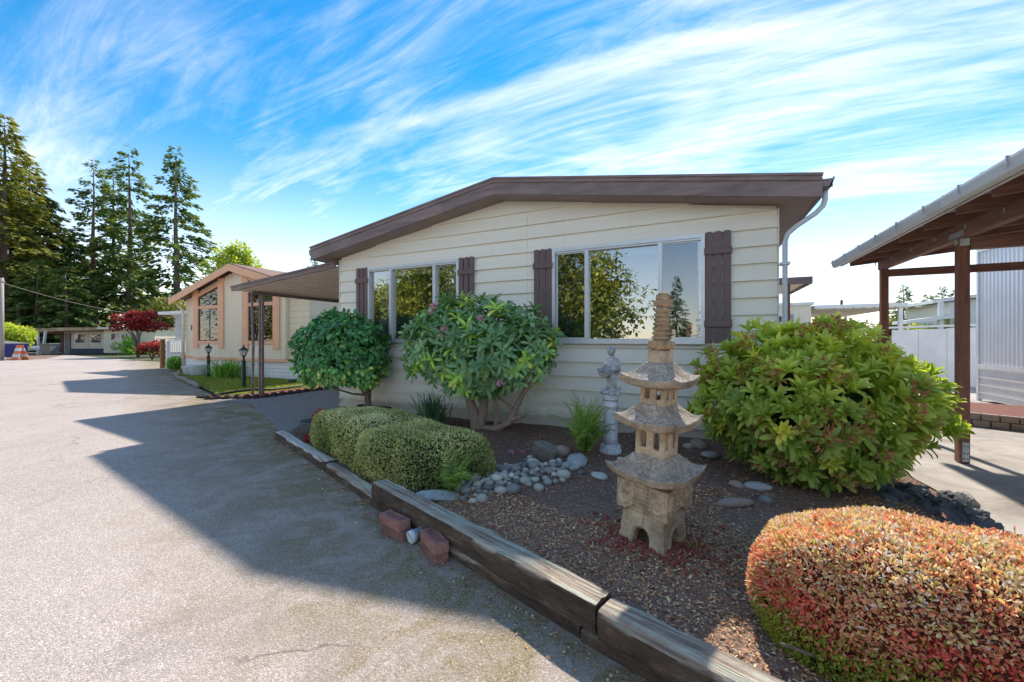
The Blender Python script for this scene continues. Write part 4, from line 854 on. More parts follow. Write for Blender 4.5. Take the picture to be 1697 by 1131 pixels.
dpm = MB(); dpm.tube([(-11.1, 8.55, 0.12), (-11.6, 8.25, 0.06)], 0.06, 10); tag(dpm.build('drain_pipe', 'black_metal', None, smooth=True), 'short dark drain pipe lying on the grass by the white skirting', 'pipe')

# ================================================================== TIMBER EDGING
def timber_piece(label, a, b, w, z0_, z1_, mat, seed):
    a = Vector((a[0], a[1], 0)); b = Vector((b[0], b[1], 0)); d = b - a; L = d.length; h = z1_ - z0_
    nx, ny, nz_ = max(8, int(L / 0.05)), 5, 5; vs = []; fs = []; idx = {}
    def pt(i, j, k):
        if (i, j, k) in idx: return idx[(i, j, k)]
        x = L * i / nx; y = w * j / ny; z = h * k / nz_
        cx_ = min(x, L - x)
        p = Vector((x, y, z)); nn = mnoise.noise(Vector((x * 1.5 + seed, y * 30, z * 30))) * 0.009 + mnoise.noise(Vector((x * 6 + seed, y * 60, z * 60))) * 0.006
        edge = (j in (0, ny)) and (k in (0, nz_))
        q = Vector((0, (y - w / 2) / w * 2, (z - h / 2) / h * 2))
        p += q * (nn - (0.004 + 0.012 * abs(mnoise.noise(Vector((x * 4, seed, y * 9)))) if edge else 0))
        idx[(i, j, k)] = len(vs); vs.append(p); return idx[(i, j, k)]
    for i in range(nx):
        for j in range(ny):
            fs.append((pt(i, j, 0), pt(i, j + 1, 0), pt(i + 1, j + 1, 0), pt(i + 1, j, 0))); fs.append((pt(i, j, nz_), pt(i + 1, j, nz_), pt(i + 1, j + 1, nz_), pt(i, j + 1, nz_)))
        for k in range(nz_):
            fs.append((pt(i, 0, k), pt(i + 1, 0, k), pt(i + 1, 0, k + 1), pt(i, 0, k + 1))); fs.append((pt(i, ny, k), pt(i, ny, k + 1), pt(i + 1, ny, k + 1), pt(i + 1, ny, k)))
    for j in range(ny):
        for k in range(nz_):
            fs.append((pt(0, j, k), pt(0, j, k + 1), pt(0, j + 1, k + 1), pt(0, j + 1, k))); fs.append((pt(nx, j, k), pt(nx, j + 1, k), pt(nx, j + 1, k + 1), pt(nx, j, k + 1)))
    me = bpy.data.meshes.new('landscape_timber'); me.from_pydata([tuple(v) for v in vs], [], fs); me.update()
    me.polygons.foreach_set('use_smooth', [True] * len(fs))
    try: me.set_sharp_from_angle(angle=math.radians(40))
    except Exception: pass
    o = link('landscape_timber', me, None, mat); o.location = (a.x, a.y, z0_); o.rotation_euler = (0, 0, math.atan2(d.y, d.x))
    return tag(o, label, 'timber', 'weathered timbers edging the garden bed')
timber_piece('pale weathered edging timber at the far end beside the planter bowl', (-5.30, 3.56), (-3.52, 2.90), 0.13, -0.03, 0.10, 'timber_pale', 1)
timber_piece('low edging timber in front of the boxwood hedge', (-3.50, 2.89), (-2.30, 2.42), 0.11, -0.04, 0.085, 'timber', 2)
timber_piece('long thick upper edging timber behind the two brick stacks', (-2.42, 2.44), (-0.42, 1.735), 0.145, 0.065, 0.205, 'timber', 3)
timber_piece('lower edging timber beneath the long upper one, behind the brick stacks', (-2.46, 2.465), (-0.50, 1.775), 0.12, -0.08, 0.063, 'timber', 4)
timber_piece('upper edging timber nearest the viewer, below the red hedge', (-0.405, 1.72), (1.2, 1.22), 0.145, 0.06, 0.192, 'timber', 5)
timber_piece('lower edging timber nearest the viewer, under the last upper one', (-0.49, 1.765), (1.2, 1.245), 0.12, -0.08, 0.058, 'timber', 6)

# cored bricks, two stacks of two
def brick(label, c, z, ang, holes, mat, seed):
    L, Wb, Hb = 0.24, 0.09, 0.062; r = random.Random(seed)
    t = MB(); hole = 0.014; n = 8
    if holes:      # frame + webs so that the slots are real
        t.box(-L / 2, L / 2, -Wb / 2, -0.024, 0, Hb); t.box(-L / 2, L / 2, 0.024, Wb / 2, 0, Hb)
        pitch = (L - 0.05) / n; x = -L / 2 + 0.025
        t.box(-L / 2, x, -0.0239, 0.0239, 0.0002, Hb - 0.0003)
        for i in range(n):
            t.box(x + pitch * 0.6, x + pitch if i < n - 1 else L / 2, -0.0239, 0.0239, 0.0002, Hb - 0.0003 - r.uniform(0, 0.0006)); x += pitch
    else: t.box(-L / 2, L / 2, -Wb / 2, Wb / 2, 0, Hb)
    o = t.build('brick', mat, None, bevel=0 if holes else 0.004); o.location = (c[0], c[1], z); o.rotation_euler = (0, 0, ang); return tag(o, label, 'brick', 'bricks stacked against the timber')
ba = math.atan2(2.08 - 2.24, 1.0 * (-1.78 + 2.07)) ; ba = -0.43
brick('cored red brick on top of the left stack', (-1.95, 2.185), 0.0625, -0.24, True, 'brick_red', 1)
brick('plain brick at the bottom of the left stack', (-1.925, 2.175), 0.0, -0.2, False, 'brick_dark', 2)
brick('cored red brick on top of the right stack, nearest the viewer', (-1.53, 2.075), 0.0625, ba - 0.1, True, 'brick_red', 3)
brick('dark brick at the bottom of the right stack', (-1.53, 2.075), 0.0, ba - 0.1, False, 'brick_dark', 4)
t = thing('drain_pipe_end', 'white plastic drain pipe end between the two brick stacks', 'pipe', (-1.73, 2.2, 0.055))
q = MB(); pr_ = [(0.036, -0.07), (0.036, 0.05), (0.042, 0.05), (0.042, 0.09), (0.036, 0.09), (0.032, 0.085), (0.032, 0.0)]
q.lathe(pr_, 18); o = q.build('elbow', 'pvc', t, smooth=True, local=True); o.rotation_euler = (math.radians(100), 0, math.radians(-22))

# ================================================================== STONES
def rock_mesh(name, seed, rough=0.25, sub=2, fac=False, flat=0.7):
    import bmesh
    bm = bmesh.new(); bmesh.ops.create_icosphere(bm, subdivisions=sub, radius=1.0); r = random.Random(seed); off = Vector((r.uniform(0, 50), r.uniform(0, 50), r.uniform(0, 50)))
    planes = [(Vector((r.gauss(0, 1), r.gauss(0, 1), r.gauss(0, 1))).normalized(), r.uniform(0.55, 0.85)) for _ in range(7)] if fac else []
    for v in bm.verts:
        p = v.co.copy(); p *= 1 + rough * mnoise.noise(p * 1.1 + off) + rough * 0.4 * mnoise.noise(p * 3 + off)
        for (n, d) in planes:
            k = p.dot(n) - d
            if k > 0: p -= n * k * 0.85
        p.z *= flat; v.co = p
    me = bpy.data.meshes.new(name); bm.to_mesh(me); bm.free(); me.polygons.foreach_set('use_smooth', [not fac] * len(me.polygons)); return me
rnd.seed(5)
ROUND = [rock_mesh('river_stone', i, 0.22, 2) for i in range(8)]
ANG = [rock_mesh('lava_rock', 100 + i, 0.75, 3, True, 0.9) for i in range(8)]
for me in ROUND: me.materials.append(M['river_stone'])
for me in ANG: me.materials.append(M['lava_black'])
def put_rock(name, me, x, y, s, label, cat, group, z=None, sq=(1, 1, 1), mat=None, sink=0.45):
    if mat: me = me.copy(); me.materials.clear(); me.materials.append(M[mat])
    o = link(name, me); o.location = (x, y, (bed_z(x, y) if z is None else z) + s * 0.7 * sq[2] * (1 - sink) * 0.8)
    o.rotation_euler = (rnd.uniform(-0.2, 0.2), rnd.uniform(-0.2, 0.2), rnd.uniform(0, 6.28)); o.scale = (s * sq[0], s * sq[1], s * sq[2]); return tag(o, label, cat, group)
placed = []
def try_put(x, y, s, k=0.9):
    for (a, b, c) in placed:
        if (a - x) ** 2 + (b - y) ** 2 < ((c + s) * k) ** 2: return False
    placed.append((x, y, s)); return True
put_rock('flat_stone', rock_mesh('flat_stone', 41, 0.2, 3), -1.17, 4.05, 0.125, 'flat grey oval stone at the foot of the tall fern', 'stone', None, None, (1.35, 0.85, 0.6), 'slate_flat'); placed.append((-1.17, 4.05, 0.17))
put_rock('pointed_stone', rock_mesh('pointed_stone', 43, 0.4, 3, True, 1.1), -1.52, 4.02, 0.15, 'dark blue-grey pointed stone standing at the end of the pebble row', 'stone', None, None, (0.9, 0.8, 1.0), 'boulder_dark', 0.2); placed.append((-1.52, 4.02, 0.13))
put_rock('tan_stone', rock_mesh('tan_stone', 45, 0.2, 2), -1.40, 4.25, 0.11, 'tan brown stone beside the dark pointed stone', 'stone', None, None, (0.9, 0.9, 1), 'stone_brown'); placed.append((-1.40, 4.25, 0.1))
put_rock('flat_rock', rock_mesh('flat_rock', 46, 0.3, 3, True, 0.5), -1.86, 2.66, 0.14, 'flat grey rock beside the timber in front of the low fern', 'stone', None, None, (1.5, 0.6, 0.5), 'slate_flat'); placed.append((-1.86, 2.66, 0.16))
put_rock('grey_boulder', rock_mesh('grey_boulder', 47, 0.3, 3, True, 0.8), -0.50, 4.95, 0.24, 'dark rough boulder behind the statue pedestal by the wall', 'boulder', None, None, (1.1, 0.8, 1.0), 'boulder_dark')
cnt = 0; tries = 0
while cnt < 130 and tries < 9000:
    tries += 1; t = rnd.random(); cxp = -1.88 + 0.62 * t + rnd.gauss(0, 0.02); cyp = 2.75 + 1.25 * t
    off = rnd.gauss(0, 0.135); x = cxp + off * 0.9; y = cyp - off * 0.45; s = rnd.choice((0.022, 0.027, 0.032, 0.036, 0.042, 0.05, 0.062))
    if not in_poly(x, y, BED) or y - (-0.37 * (x + 2.36) + 2.62) < 0.02: continue
    if not try_put(x, y, s, 0.86): continue
    put_rock('river_stone', rnd.choice(ROUND), x, y, s, 'rounded grey pebble in the dry stone row between boxwood hedge and fern', 'pebble', 'pebbles in the dry stone row', None, (1.15, 0.95, 1.0), None, 0.3); cnt += 1
for (x, y, s, sq, mat, lab) in ((0.24, 3.55, 0.085, (1.7, 0.7, 0.7), 'stone_brown', 'long brown stone lying in the mulch left of the red hedge'), (0.47, 3.72, 0.06, (1, 0.8, 0.9), None, 'pale round stone above the long brown stone'), (-0.23, 3.86, 0.045, (1, 1, 1), None, 'small pale stone alone in the mulch right of the lantern'),
                                (0.44, 4.0, 0.075, (1.5, 0.7, 0.7), 'slate_flat', 'blue-grey stone behind the pale round stone'), (0.28, 3.98, 0.06, (1, 1, 0.8), 'stone_brown', 'small tan stone left of the blue-grey one'), (0.5, 3.22, 0.07, (1.2, 0.9, 0.7), 'stone_brown', 'half buried stone next to the top of the red hedge'),
                                (0.1, 4.95, 0.12, (1.5, 0.8, 0.45), 'slate_flat', 'flat grey rock under the left side of the big rhododendron'), (-0.02, 5.25, 0.1, (1, 1, 0.9), 'stone_brown', 'brown stone by the wall under the big rhododendron'), (-0.14, 5.18, 0.06, (1, 1, 0.8), None, 'small stone by the wall left of the big rhododendron'),
                                (-0.66, 4.42, 0.06, (1.2, 1, 0.6), None, 'small pale stone right of the pedestal base'), (-0.76, 4.35, 0.05, (1, 1, 0.7), None, 'small stone in front of the pedestal base'), (-0.86, 3.75, 0.075, (1.3, 1, 0.6), None, 'pale crusty stone in the mulch left of the lantern roofs')):
    put_rock('garden_stone', ROUND[int(abs(x * 37)) % 8], x, y, s, lab, 'stone', None, None, sq, mat)
LAVA = [(1.36, 4.6), (1.62, 4.88), (1.9, 4.6), (1.92, 3.9), (1.86, 3.35), (1.95, 2.7), (1.72, 2.45), (1.5, 2.75), (1.42, 3.4), (1.3, 4.0)]
placed = []; cnt = 0; tries = 0
while cnt < 130 and tries < 9000:
    tries += 1; x = rnd.uniform(1.25, 2.0); y = rnd.uniform(2.4, 4.9)
    if not in_poly(x, y, LAVA): continue
    s = rnd.choice((0.03, 0.04, 0.05, 0.06, 0.07, 0.09))
    if not try_put(x, y, s, 0.72): continue
    put_rock('lava_rock', rnd.choice(ANG), x, y, s, 'rough black lava rock in the pile between bed and concrete drive', 'rock', 'black lava rocks along the drive', 0.03, (1.1, 0.9, rnd.uniform(0.8, 1.3)), None, 0.25); cnt += 1
for (x, y, s, lab) in ((2.0, 4.62, 0.1, 'pale tan rock at the edge of the concrete beside the lava pile'), (1.98, 3.75, 0.12, 'broken pale rock between lava pile and concrete drive')):
    put_rock('pale_rock', ANG[2], x, y, s, lab, 'rock', None, 0.0, (1, 0.8, 0.7), 'driftwood')
# red lava gravel round the lantern
n = 520; a = RNG.uniform(0, 6.283, n); rr = 0.10 + 0.26 * np.abs(RNG.normal(0, 0.55, n)); gm = MB()
for i in range(n):
    x = -0.27 + rr[i] * math.cos(a[i]) * 1.1; y = 2.69 + rr[i] * math.sin(a[i]) * 0.95; s = rnd.uniform(0.008, 0.02)
    base = ANG[i % 8]
    vs, fs = _sphere((0, 0, 0), (s, s * rnd.uniform(0.7, 1), s * 0.8), 5, 4); rot = Matrix.Rotation(rnd.uniform(0, 6), 3, 'Z')
    gm.add([rot @ (Vector(p) * rnd.uniform(0.75, 1.2)) + Vector((x, y, bed_z(x, y) + s * 0.5)) for p in vs], fs)
pm('lava_red', (0.319, 0.0943, 0.0798), 0.95, 0.6, 35, 0.6, 90)
tag(gm.build('lava_gravel', 'lava_red', None), 'dark red lava gravel around the foot of the stone lantern', 'gravel', kind='stuff')
n = 900; tt = RNG.random(n); side_ = np.abs(RNG.normal(0, 0.09, n)) + 0.01
LX = -5.3 + 6.2 * tt; LY = np.interp(LX, [-5.3, -3.52, -2.42, -0.42, 1.2], [3.55, 2.9, 2.43, 1.72, 1.2]) - side_
P = np.stack([LX, LY, np.full(n, 0.004)], 1); a = RNG.uniform(0, 6.283, n); L = RNG.uniform(0.006, 0.026, n)
me = leaf_mesh('litter', P, np.stack([np.cos(a), np.sin(a), RNG.normal(0, 0.15, n)], 1), np.stack([RNG.normal(0, 0.3, n), RNG.normal(0, 0.3, n), np.ones(n)], 1), L, L * RNG.uniform(0.3, 0.8, n), RNG.random(n), T_oval(), 'chips')
tag(link('litter', me), 'bark crumbs and dry litter lying along the foot of the timber edging', 'litter', kind='stuff')
# dry grass stems in the mulch
strap_plant('dry_grass_tuft', 'thin pale grass stems at the right foot of the stone lantern', 'grass tuft', (-0.03, 2.66, 0.09), 16, 0.07, 0.16, 0.0022, 'leaf_yellowgreen', 12)
strap_plant('weed_tuft', 'small green weed growing inside the lantern legs', 'weed', (-0.29, 2.68, 0.08), 26, 0.07, 0.07, 0.003, 'leaf_fern', 13)

# ================================================================== STONE PAGODA LANTERN
LN = thing('stone_pagoda_lantern', 'tall three roofed stone pagoda lantern leaning slightly in the mulch', 'lantern', (-0.28, 2.69, 0.06))
LN.rotation_euler = (math.radians(0.6), math.radians(3.0), math.radians(-22.5))
def frustum(b, s0, s1, z0_, z1_):
    h0, h1 = s0 / 2, s1 / 2
    b.add([(-h0, -h0, z0_), (h0, -h0, z0_), (h0, h0, z0_), (-h0, h0, z0_), (-h1, -h1, z1_), (h1, -h1, z1_), (h1, h1, z1_), (-h1, h1, z1_)], [(0, 3, 2, 1), (4, 5, 6, 7), (0, 1, 5, 4), (1, 2, 6, 5), (2, 3, 7, 6), (3, 0, 4, 7)])
# legs with arches: each side is an arch plate
q = MB()
for k in range(4):
    R_ = Matrix.Rotation(k * math.pi / 2, 3, 'Z')
    s0, s1, H_ = 0.157, 0.135, 0.24; th = 0.07; aw_, ah = 0.052, 0.15
    out = [(-s0, 0.0), (-aw_ - 0.008, 0.0), (-aw_, 0.09)] + [(-aw_ * math.cos(t), 0.09 + (ah - 0.09) * math.sin(t)) for t in np.linspace(0.25, math.pi - 0.25, 8)] + [(aw_, 0.09), (aw_ + 0.008, 0.0), (s0, 0.0), (s1, H_), (-s1, H_)]
    def P3(x, z, inner): 
        yo = -(s0 + (s1 - s0) * z / H_); return R_ @ Vector((x * (0.9 if inner else 1.0) if abs(x) > 0.1 else x, yo + (th if inner else 0.0), z))
    k_ = len(out); vs = [P3(x, z, False) for x, z in out] + [P3(x, z, True) for x, z in out]
    q.add(vs, [tuple(range(k_)), tuple(range(k_, 2 * k_))[::-1]] + [(i, i + k_, (i + 1) % k_ + k_, (i + 1) % k_) for i in range(k_)])
    arc = [R_ @ Vector((x * 1.28, -(s0 + (s1 - s0) * z / H_) - 0.002, z * 1.08 + 0.006)) for x, z in out[1:11]]
    q.tube(arc, 0.007, 6)
q.box(-0.13, 0.13, -0.13, 0.13, 0.2, 0.24)
o = q.build('leg_base', 'lantern_stone', LN, local=True); remesh(o, 0.0065, 1, 0.006, 0.03)
# carved block
q = MB(); frustum(q, 0.27, 0.275, 0.24, 0.43)
for k in range(4):
    R_ = Matrix.Rotation(k * math.pi / 2, 3, 'Z')
    for sx in (-1, 1):
        lob = [(0.052, 0.43), (0.168, 0.43), (0.168, 0.27), (0.160, 0.245), (0.145, 0.25), (0.137, 0.262), (0.12, 0.252), (0.1, 0.25), (0.085, 0.268), (0.07, 0.272), (0.052, 0.29)]
        q.prism([R_ @ Vector((x * sx, -0.168, z)) for x, z in (lob if sx > 0 else lob[::-1])], R_ @ Vector((0, 0.06, 0)), 0)
        for (rx, rz_, r_) in ((0.038, 0.055, 0.010), (0.018, 0.03, 0.009)):
            pts = [R_ @ Vector((sx * 0.11 + rx * math.cos(t), -0.174, 0.345 + rz_ * math.sin(t))) for t in np.linspace(0.3 * rx * 40, 5.6, 14)]; q.tube(pts, r_, 6)
        q.tube([R_ @ Vector((sx * 0.075, -0.17, 0.29)), R_ @ Vector((sx * 0.1, -0.172, 0.3)), R_ @ Vector((sx * 0.14, -0.17, 0.285))], 0.007, 6)
    for i in range(6): q.cbox(R_ @ Vector((0, -0.142, 0.285 + i * 0.026)), (0.1, 0.02, 0.014) if k % 2 == 0 else (0.02, 0.1, 0.014))
o = q.build('carved_block', 'lantern_stone', LN, local=True); remesh(o, 0.0045, 1, 0.003, 0.025)
def pagoda_roof(z_top, s_top, z_eave, s_eave, thick, lift, under):
    n = 22; q = MB(); vs = []; fs = []
    def zz(u, v):
        r = max(abs(u), abs(v)); t = (r - s_top / s_eave) / (1 - s_top / s_eave); t = max(0, t)
        return z_top - (z_top - z_eave) * (1 - (1 - t) ** 1.45) + lift * (min(abs(u), abs(v)) ** 3.0) * (r ** 3)
    for i in range(n + 1):
        for j in range(n + 1):
            u = -1 + 2 * i / n; v = -1 + 2 * j / n; vs.append((u * s_eave / 2, v * s_eave / 2, zz(u, v)))
    b0 = len(vs)
    for i in range(n + 1):
        for j in range(n + 1):
            u = -1 + 2 * i / n; v = -1 + 2 * j / n; r = max(abs(u), abs(v)); k = 0.96
            vs.append((u * s_eave / 2 * k, v * s_eave / 2 * k, zz(u, v) * 0 + (z_eave - thick + lift * (min(abs(u), abs(v)) ** 3) * r ** 3 - under * max(0, 1 - r) * 2.0)))
    m = n + 1
    for i in range(n):
        for j in range(n):
            a = i * m + j; fs.append((a, a + m, a + m + 1, a + 1)); fs.append((b0 + a, b0 + a + 1, b0 + a + m + 1, b0 + a + m))
    for i in range(n):
        for (p, w_) in ((i * m, (i + 1) * m), ((i + 1) * m + n, i * m + n), (i + 1, i), (n * m + i, n * m + i + 1)): fs.append((p, w_, w_ + b0, p + b0))
    q.add(vs, fs); o = q.build('roof_tier', 'lantern_roof', LN, local=True, smooth=True); remesh(o, 0.007, 1, 0.006, 0.04); return o
pagoda_roof(0.60, 0.19, 0.497, 0.455, 0.045, 0.04, 0.02)
pagoda_roof(0.918, 0.165, 0.815, 0.40, 0.045, 0.036, 0.02)
pagoda_roof(1.17, 0.13, 1.07, 0.365, 0.043, 0.036, 0.02)
def win_box(s, z0_, z1_, arched, ww, zb, zt_):
    q = MB(); th = 0.028; h = s / 2
    for k in range(4):
        R_ = Matrix.Rotation(k * math.pi / 2, 3, 'Z')
        def bx(x0, x1, a, b): 
            bb = MB().box(x0, x1, -h, -h + th, a, b); q.add([R_ @ Vector(p) for p in bb.v], bb.f)
        g = s * 0.12
        bx(-h, -g - ww, z0_, z1_); bx(-g, g, z0_, z1_); bx(g + ww, h, z0_, z1_); bx(-g - ww, -g, z0_, zb); bx(g, g + ww, z0_, zb); bx(-g - ww, -g, zt_, z1_); bx(g, g + ww, zt_, z1_)
        if arched:
            for c in (-g - ww / 2, g + ww / 2):
                for sg in (-1, 1):
                    pts = [(c + sg * ww / 2, zt_), (c + sg * ww / 2, zt_ - ww / 2)] + [(c + sg * ww / 2 * math.cos(t), zt_ - ww / 2 + ww / 2 * math.sin(t)) for t in np.linspace(0.3, 1.57, 4)]
                    q.prism([R_ @ Vector((x, -h, z)) for x, z in pts], R_ @ Vector((0, th, 0)), 0)
    q.box(-h + 0.004, h - 0.004, -h + 0.004, h - 0.004, z0_ + 0.001, z0_ + 0.02); q.box(-h + 0.004, h - 0.004, -h + 0.004, h - 0.004, z1_ - 0.015, z1_ - 0.001)
    o = q.build('window_box', 'lantern_stone', LN, local=True); remesh(o, 0.0042, 1, 0.003, 0.03)
win_box(0.19, 0.59, 0.80, True, 0.04, 0.64, 0.745)
win_box(0.165, 0.905, 1.05, False, 0.032, 0.945, 1.005)
q = MB(); frustum(q, 0.112, 0.112, 1.155, 1.245); o = q.build('neck_block', 'lantern_stone', LN, local=True); remesh(o, 0.005, 2, 0.004, 0.03)
pet = lambda amp, n_: (lambda i, a: 1 + amp * abs(math.sin(n_ * a / 2)))
def lotus(z, r, h):
    q = MB(); q.lathe([(r * 0.62, z), (r * 0.86, z + h * 0.25), (r * 0.98, z + h * 0.6), (r, z + h * 0.8), (r * 0.95, z + h), (r * 0.6, z + h)], 48, mod=lambda i, a: 1 - 0.10 * (abs(math.cos(4 * a)) ** 6) * (1 if i in (1, 2, 3, 4) else 0))
    for k in range(8):
        a = 2 * math.pi * (k + 0.5) / 8 
        q.ball((r * 0.84 * math.cos(a), r * 0.84 * math.sin(a), z + h * 0.5), (r * 0.2, r * 0.2, h * 0.38), 8, 6)
    o = q.build('lotus_ring', 'lantern_top', LN, local=True, smooth=True)
lotus(1.245, 0.079, 0.062)
prof = [(0.05, 1.305)]
for i in range(7):
    z = 1.31 + i * 0.0285; r = 0.0585 - i * 0.0018; prof += [(r * 0.8, z), (r * 0.98, z + 0.004), (r, z + 0.012), (r * 0.97, z + 0.02), (r * 0.78, z + 0.0245)]
prof += [(0.04, 1.512)]
q = MB(); q.lathe(prof, 32); q.build('ringed_spire', 'lantern_top', LN, local=True, smooth=True)
lotus(1.51, 0.054, 0.046)
q = MB(); q.lathe([(0.038, 1.55), (0.043, 1.562), (0.043, 1.585), (0.032, 1.6), (0.012, 1.607), (0.004, 1.608)], 24); q.build('cap', 'lantern_top', LN, local=True, smooth=True)

# ================================================================== PEDESTAL + STATUE
PX, PY = -0.93, 4.60; pz = 0.07
pd = thing('stone_pedestal', 'pale blue-grey round column pedestal under the small statue', 'pedestal', (PX, PY, pz))
q = MB(); q.lathe([(0.125, 0.0), (0.125, 0.045), (0.115, 0.06), (0.12, 0.085), (0.105, 0.1), (0.09, 0.115)], 28); q.build('plinth', 'column_stone', pd, smooth=True, local=True)
q = MB(); q.lathe([(0.086, 0.116), (0.08, 0.2), (0.077, 0.5), (0.079, 0.53), (0.088, 0.535), (0.088, 0.55), (0.079, 0.556), (0.078, 0.6)], 28, mod=lambda i, a: 1 - (0.018 * abs(math.sin(9 * a)) if i in (1, 2) else 0)); q.build('shaft', 'column_stone', pd, smooth=True, local=True)
q = MB(); q.lathe([(0.079, 0.601), (0.095, 0.62), (0.1, 0.635), (0.09, 0.645), (0.104, 0.652), (0.104, 0.668), (0.09, 0.672)], 28); q.build('capital', 'column_stone', pd, smooth=True, local=True)
st = thing('stone_statue', 'weathered grey stone statue of a robed figure holding a wide basket', 'statue', (PX, PY, pz + 0.672), math.radians(14))
q = MB()       # figure in local coordinates: faces -y, carries basket at its right (-x)
def ring_body(secs, n=20):
    vs = []; fs = []
    for (cx_, cy_, z, rx, ry) in secs:
        for j in range(n):
            a = 2 * math.pi * j / n; fold = 1 + (0.05 * math.sin(5 * a + z * 9) if z < 0.27 else 0.015 * math.sin(6 * a))
            vs.append((cx_ + rx * fold * math.cos(a), cy_ + ry * fold * math.sin(a), z))
    for i in range(len(secs) - 1):
        for j in range(n): fs.append((i * n + j, i * n + (j + 1) % n, (i + 1) * n + (j + 1) % n, (i + 1) * n + j))
    fs.append(tuple(range(n))[::-1]); fs.append(tuple(range((len(secs) - 1) * n, len(secs) * n))); q.add(vs, fs)
ring_body([(0.01, 0.0, 0.03, 0.075, 0.065), (0.01, 0, 0.07, 0.062, 0.056), (0.008, 0, 0.13, 0.055, 0.05), (0.006, 0, 0.2, 0.056, 0.05), (0.006, 0, 0.255, 0.058, 0.05), (0.01, 0, 0.29, 0.052, 0.045), (0.014, 0, 0.34, 0.058, 0.045), (0.018, 0, 0.385, 0.074, 0.044), (0.018, 0, 0.41, 0.064, 0.038), (0.014, -0.004, 0.428, 0.03, 0.027), (0.01, -0.008, 0.455, 0.025, 0.025)])
q.ball((0.006, -0.014, 0.494), (0.041, 0.045, 0.052), 16, 12)                       # head, bent down towards the basket
q.ball((0.008, 0.006, 0.510), (0.047, 0.048, 0.043), 16, 12); q.ball((0.014, 0.048, 0.5), (0.03, 0.026, 0.03), 12, 8)   # hair cap and bun
q.ball((0.003, -0.062, 0.488), (0.007, 0.009, 0.011), 8, 6); q.ball((0.002, -0.055, 0.466), (0.013, 0.007, 0.005), 8, 6); q.ball((-0.038, -0.008, 0.49), (0.006, 0.010, 0.014), 8, 6); q.ball((0.05, -0.008, 0.49), (0.006, 0.010, 0.014), 8, 6)  # nose, lips, ears
for ex in (-0.014, 0.022): q.ball((ex, -0.055, 0.5), (0.008, 0.006, 0.005), 8, 6); q.tube([(ex - 0.011, -0.053, 0.511), (ex, -0.058, 0.514), (ex + 0.011, -0.053, 0.511)], 0.0035, 5)
# arms reach across the body to the basket rim
q.tube([(0.07, 0.0, 0.39), (0.088, -0.012, 0.335), (0.075, -0.04, 0.285), (0.03, -0.065, 0.29), (-0.02, -0.072, 0.3)], [0.026, 0.025, 0.022, 0.019, 0.014], 10)
q.tube([(-0.03, 0.0, 0.39), (-0.06, -0.005, 0.345), (-0.085, -0.02, 0.3), (-0.115, -0.04, 0.285)], [0.024, 0.023, 0.02, 0.015], 10)
for k in range(4):
    q.tube([(-0.018, -0.070 - 0.004 * k, 0.306 - 0.008 * k), (-0.042, -0.080, 0.304 - 0.008 * k), (-0.055, -0.074, 0.292 - 0.008 * k)], [0.0055, 0.005, 0.004], 6)
    q.tube([(-0.113 - 0.002 * k, -0.044, 0.29 - 0.007 * k), (-0.128, -0.056, 0.284 - 0.007 * k), (-0.13, -0.068, 0.272 - 0.007 * k)], [0.0055, 0.005, 0.004], 6)
q.tube([(-0.012, -0.066, 0.308), (-0.02, -0.056, 0.324), (-0.032, -0.052, 0.326)], [0.006, 0.005, 0.004], 6); q.tube([(-0.11, -0.03, 0.292), (-0.122, -0.03, 0.303), (-0.13, -0.036, 0.305)], [0.006, 0.005, 0.004], 6)
# hanging sleeve and robe edges
q.tube([(0.085, -0.01, 0.34), (0.092, 0.0, 0.27), (0.082, 0.005, 0.215)], [0.024, 0.027, 0.012], 10)
q.tube([(0.045, -0.03, 0.4), (0.012, -0.046, 0.35), (-0.01, -0.045, 0.31)], 0.008, 6); q.tube([(-0.02, -0.03, 0.4), (0.01, -0.044, 0.36)], 0.007, 6)
q.tube([(-0.02, -0.05, 0.25), (0.0, -0.056, 0.16), (0.03, -0.06, 0.06)], 0.012, 8); q.tube([(0.045, -0.035, 0.24), (0.05, -0.045, 0.14), (0.062, -0.045, 0.05)], 0.011, 8)
q.ball((-0.02, -0.062, 0.035), (0.018, 0.032, 0.014), 10, 6); q.ball((0.03, -0.066, 0.035), (0.018, 0.032, 0.014), 10, 6)
o = q.build('figure', 'statue_stone', st, local=True); remesh(o, 0.0042, 1)
q = MB(); q.lathe([(0.03, 0.205), (0.055, 0.213), (0.072, 0.24), (0.084, 0.275), (0.086, 0.288), (0.077, 0.288), (0.07, 0.262), (0.045, 0.25)], 24, (-0.088, -0.055, 0), 1.05, 0.8)
q.tube([(-0.088 + 0.089 * math.cos(t), -0.055 + 0.068 * math.sin(t), 0.287) for t in np.linspace(0, 6.283, 25)], 0.009, 6)
o = q.build('basket', 'statue_stone', st, local=True, smooth=True); o.rotation_euler = (0.12, 0.1, 0)
q = MB(); q.lathe([(0.1, 0.0), (0.112, 0.01), (0.105, 0.03), (0.07, 0.045)], 24, mod=lambda i, a: 1 + 0.06 * math.sin(7 * a)); q.ball((-0.08, -0.02, 0.045), (0.032, 0.04, 0.028), 10, 6)
q.tube([(0.07, -0.05, 0.03), (0.098, -0.03, 0.045), (0.104, 0.0, 0.07), (0.092, 0.0, 0.085)], [0.016, 0.015, 0.012, 0.008], 8); q.build('plinth', 'statue_stone', st, local=True, smooth=True)

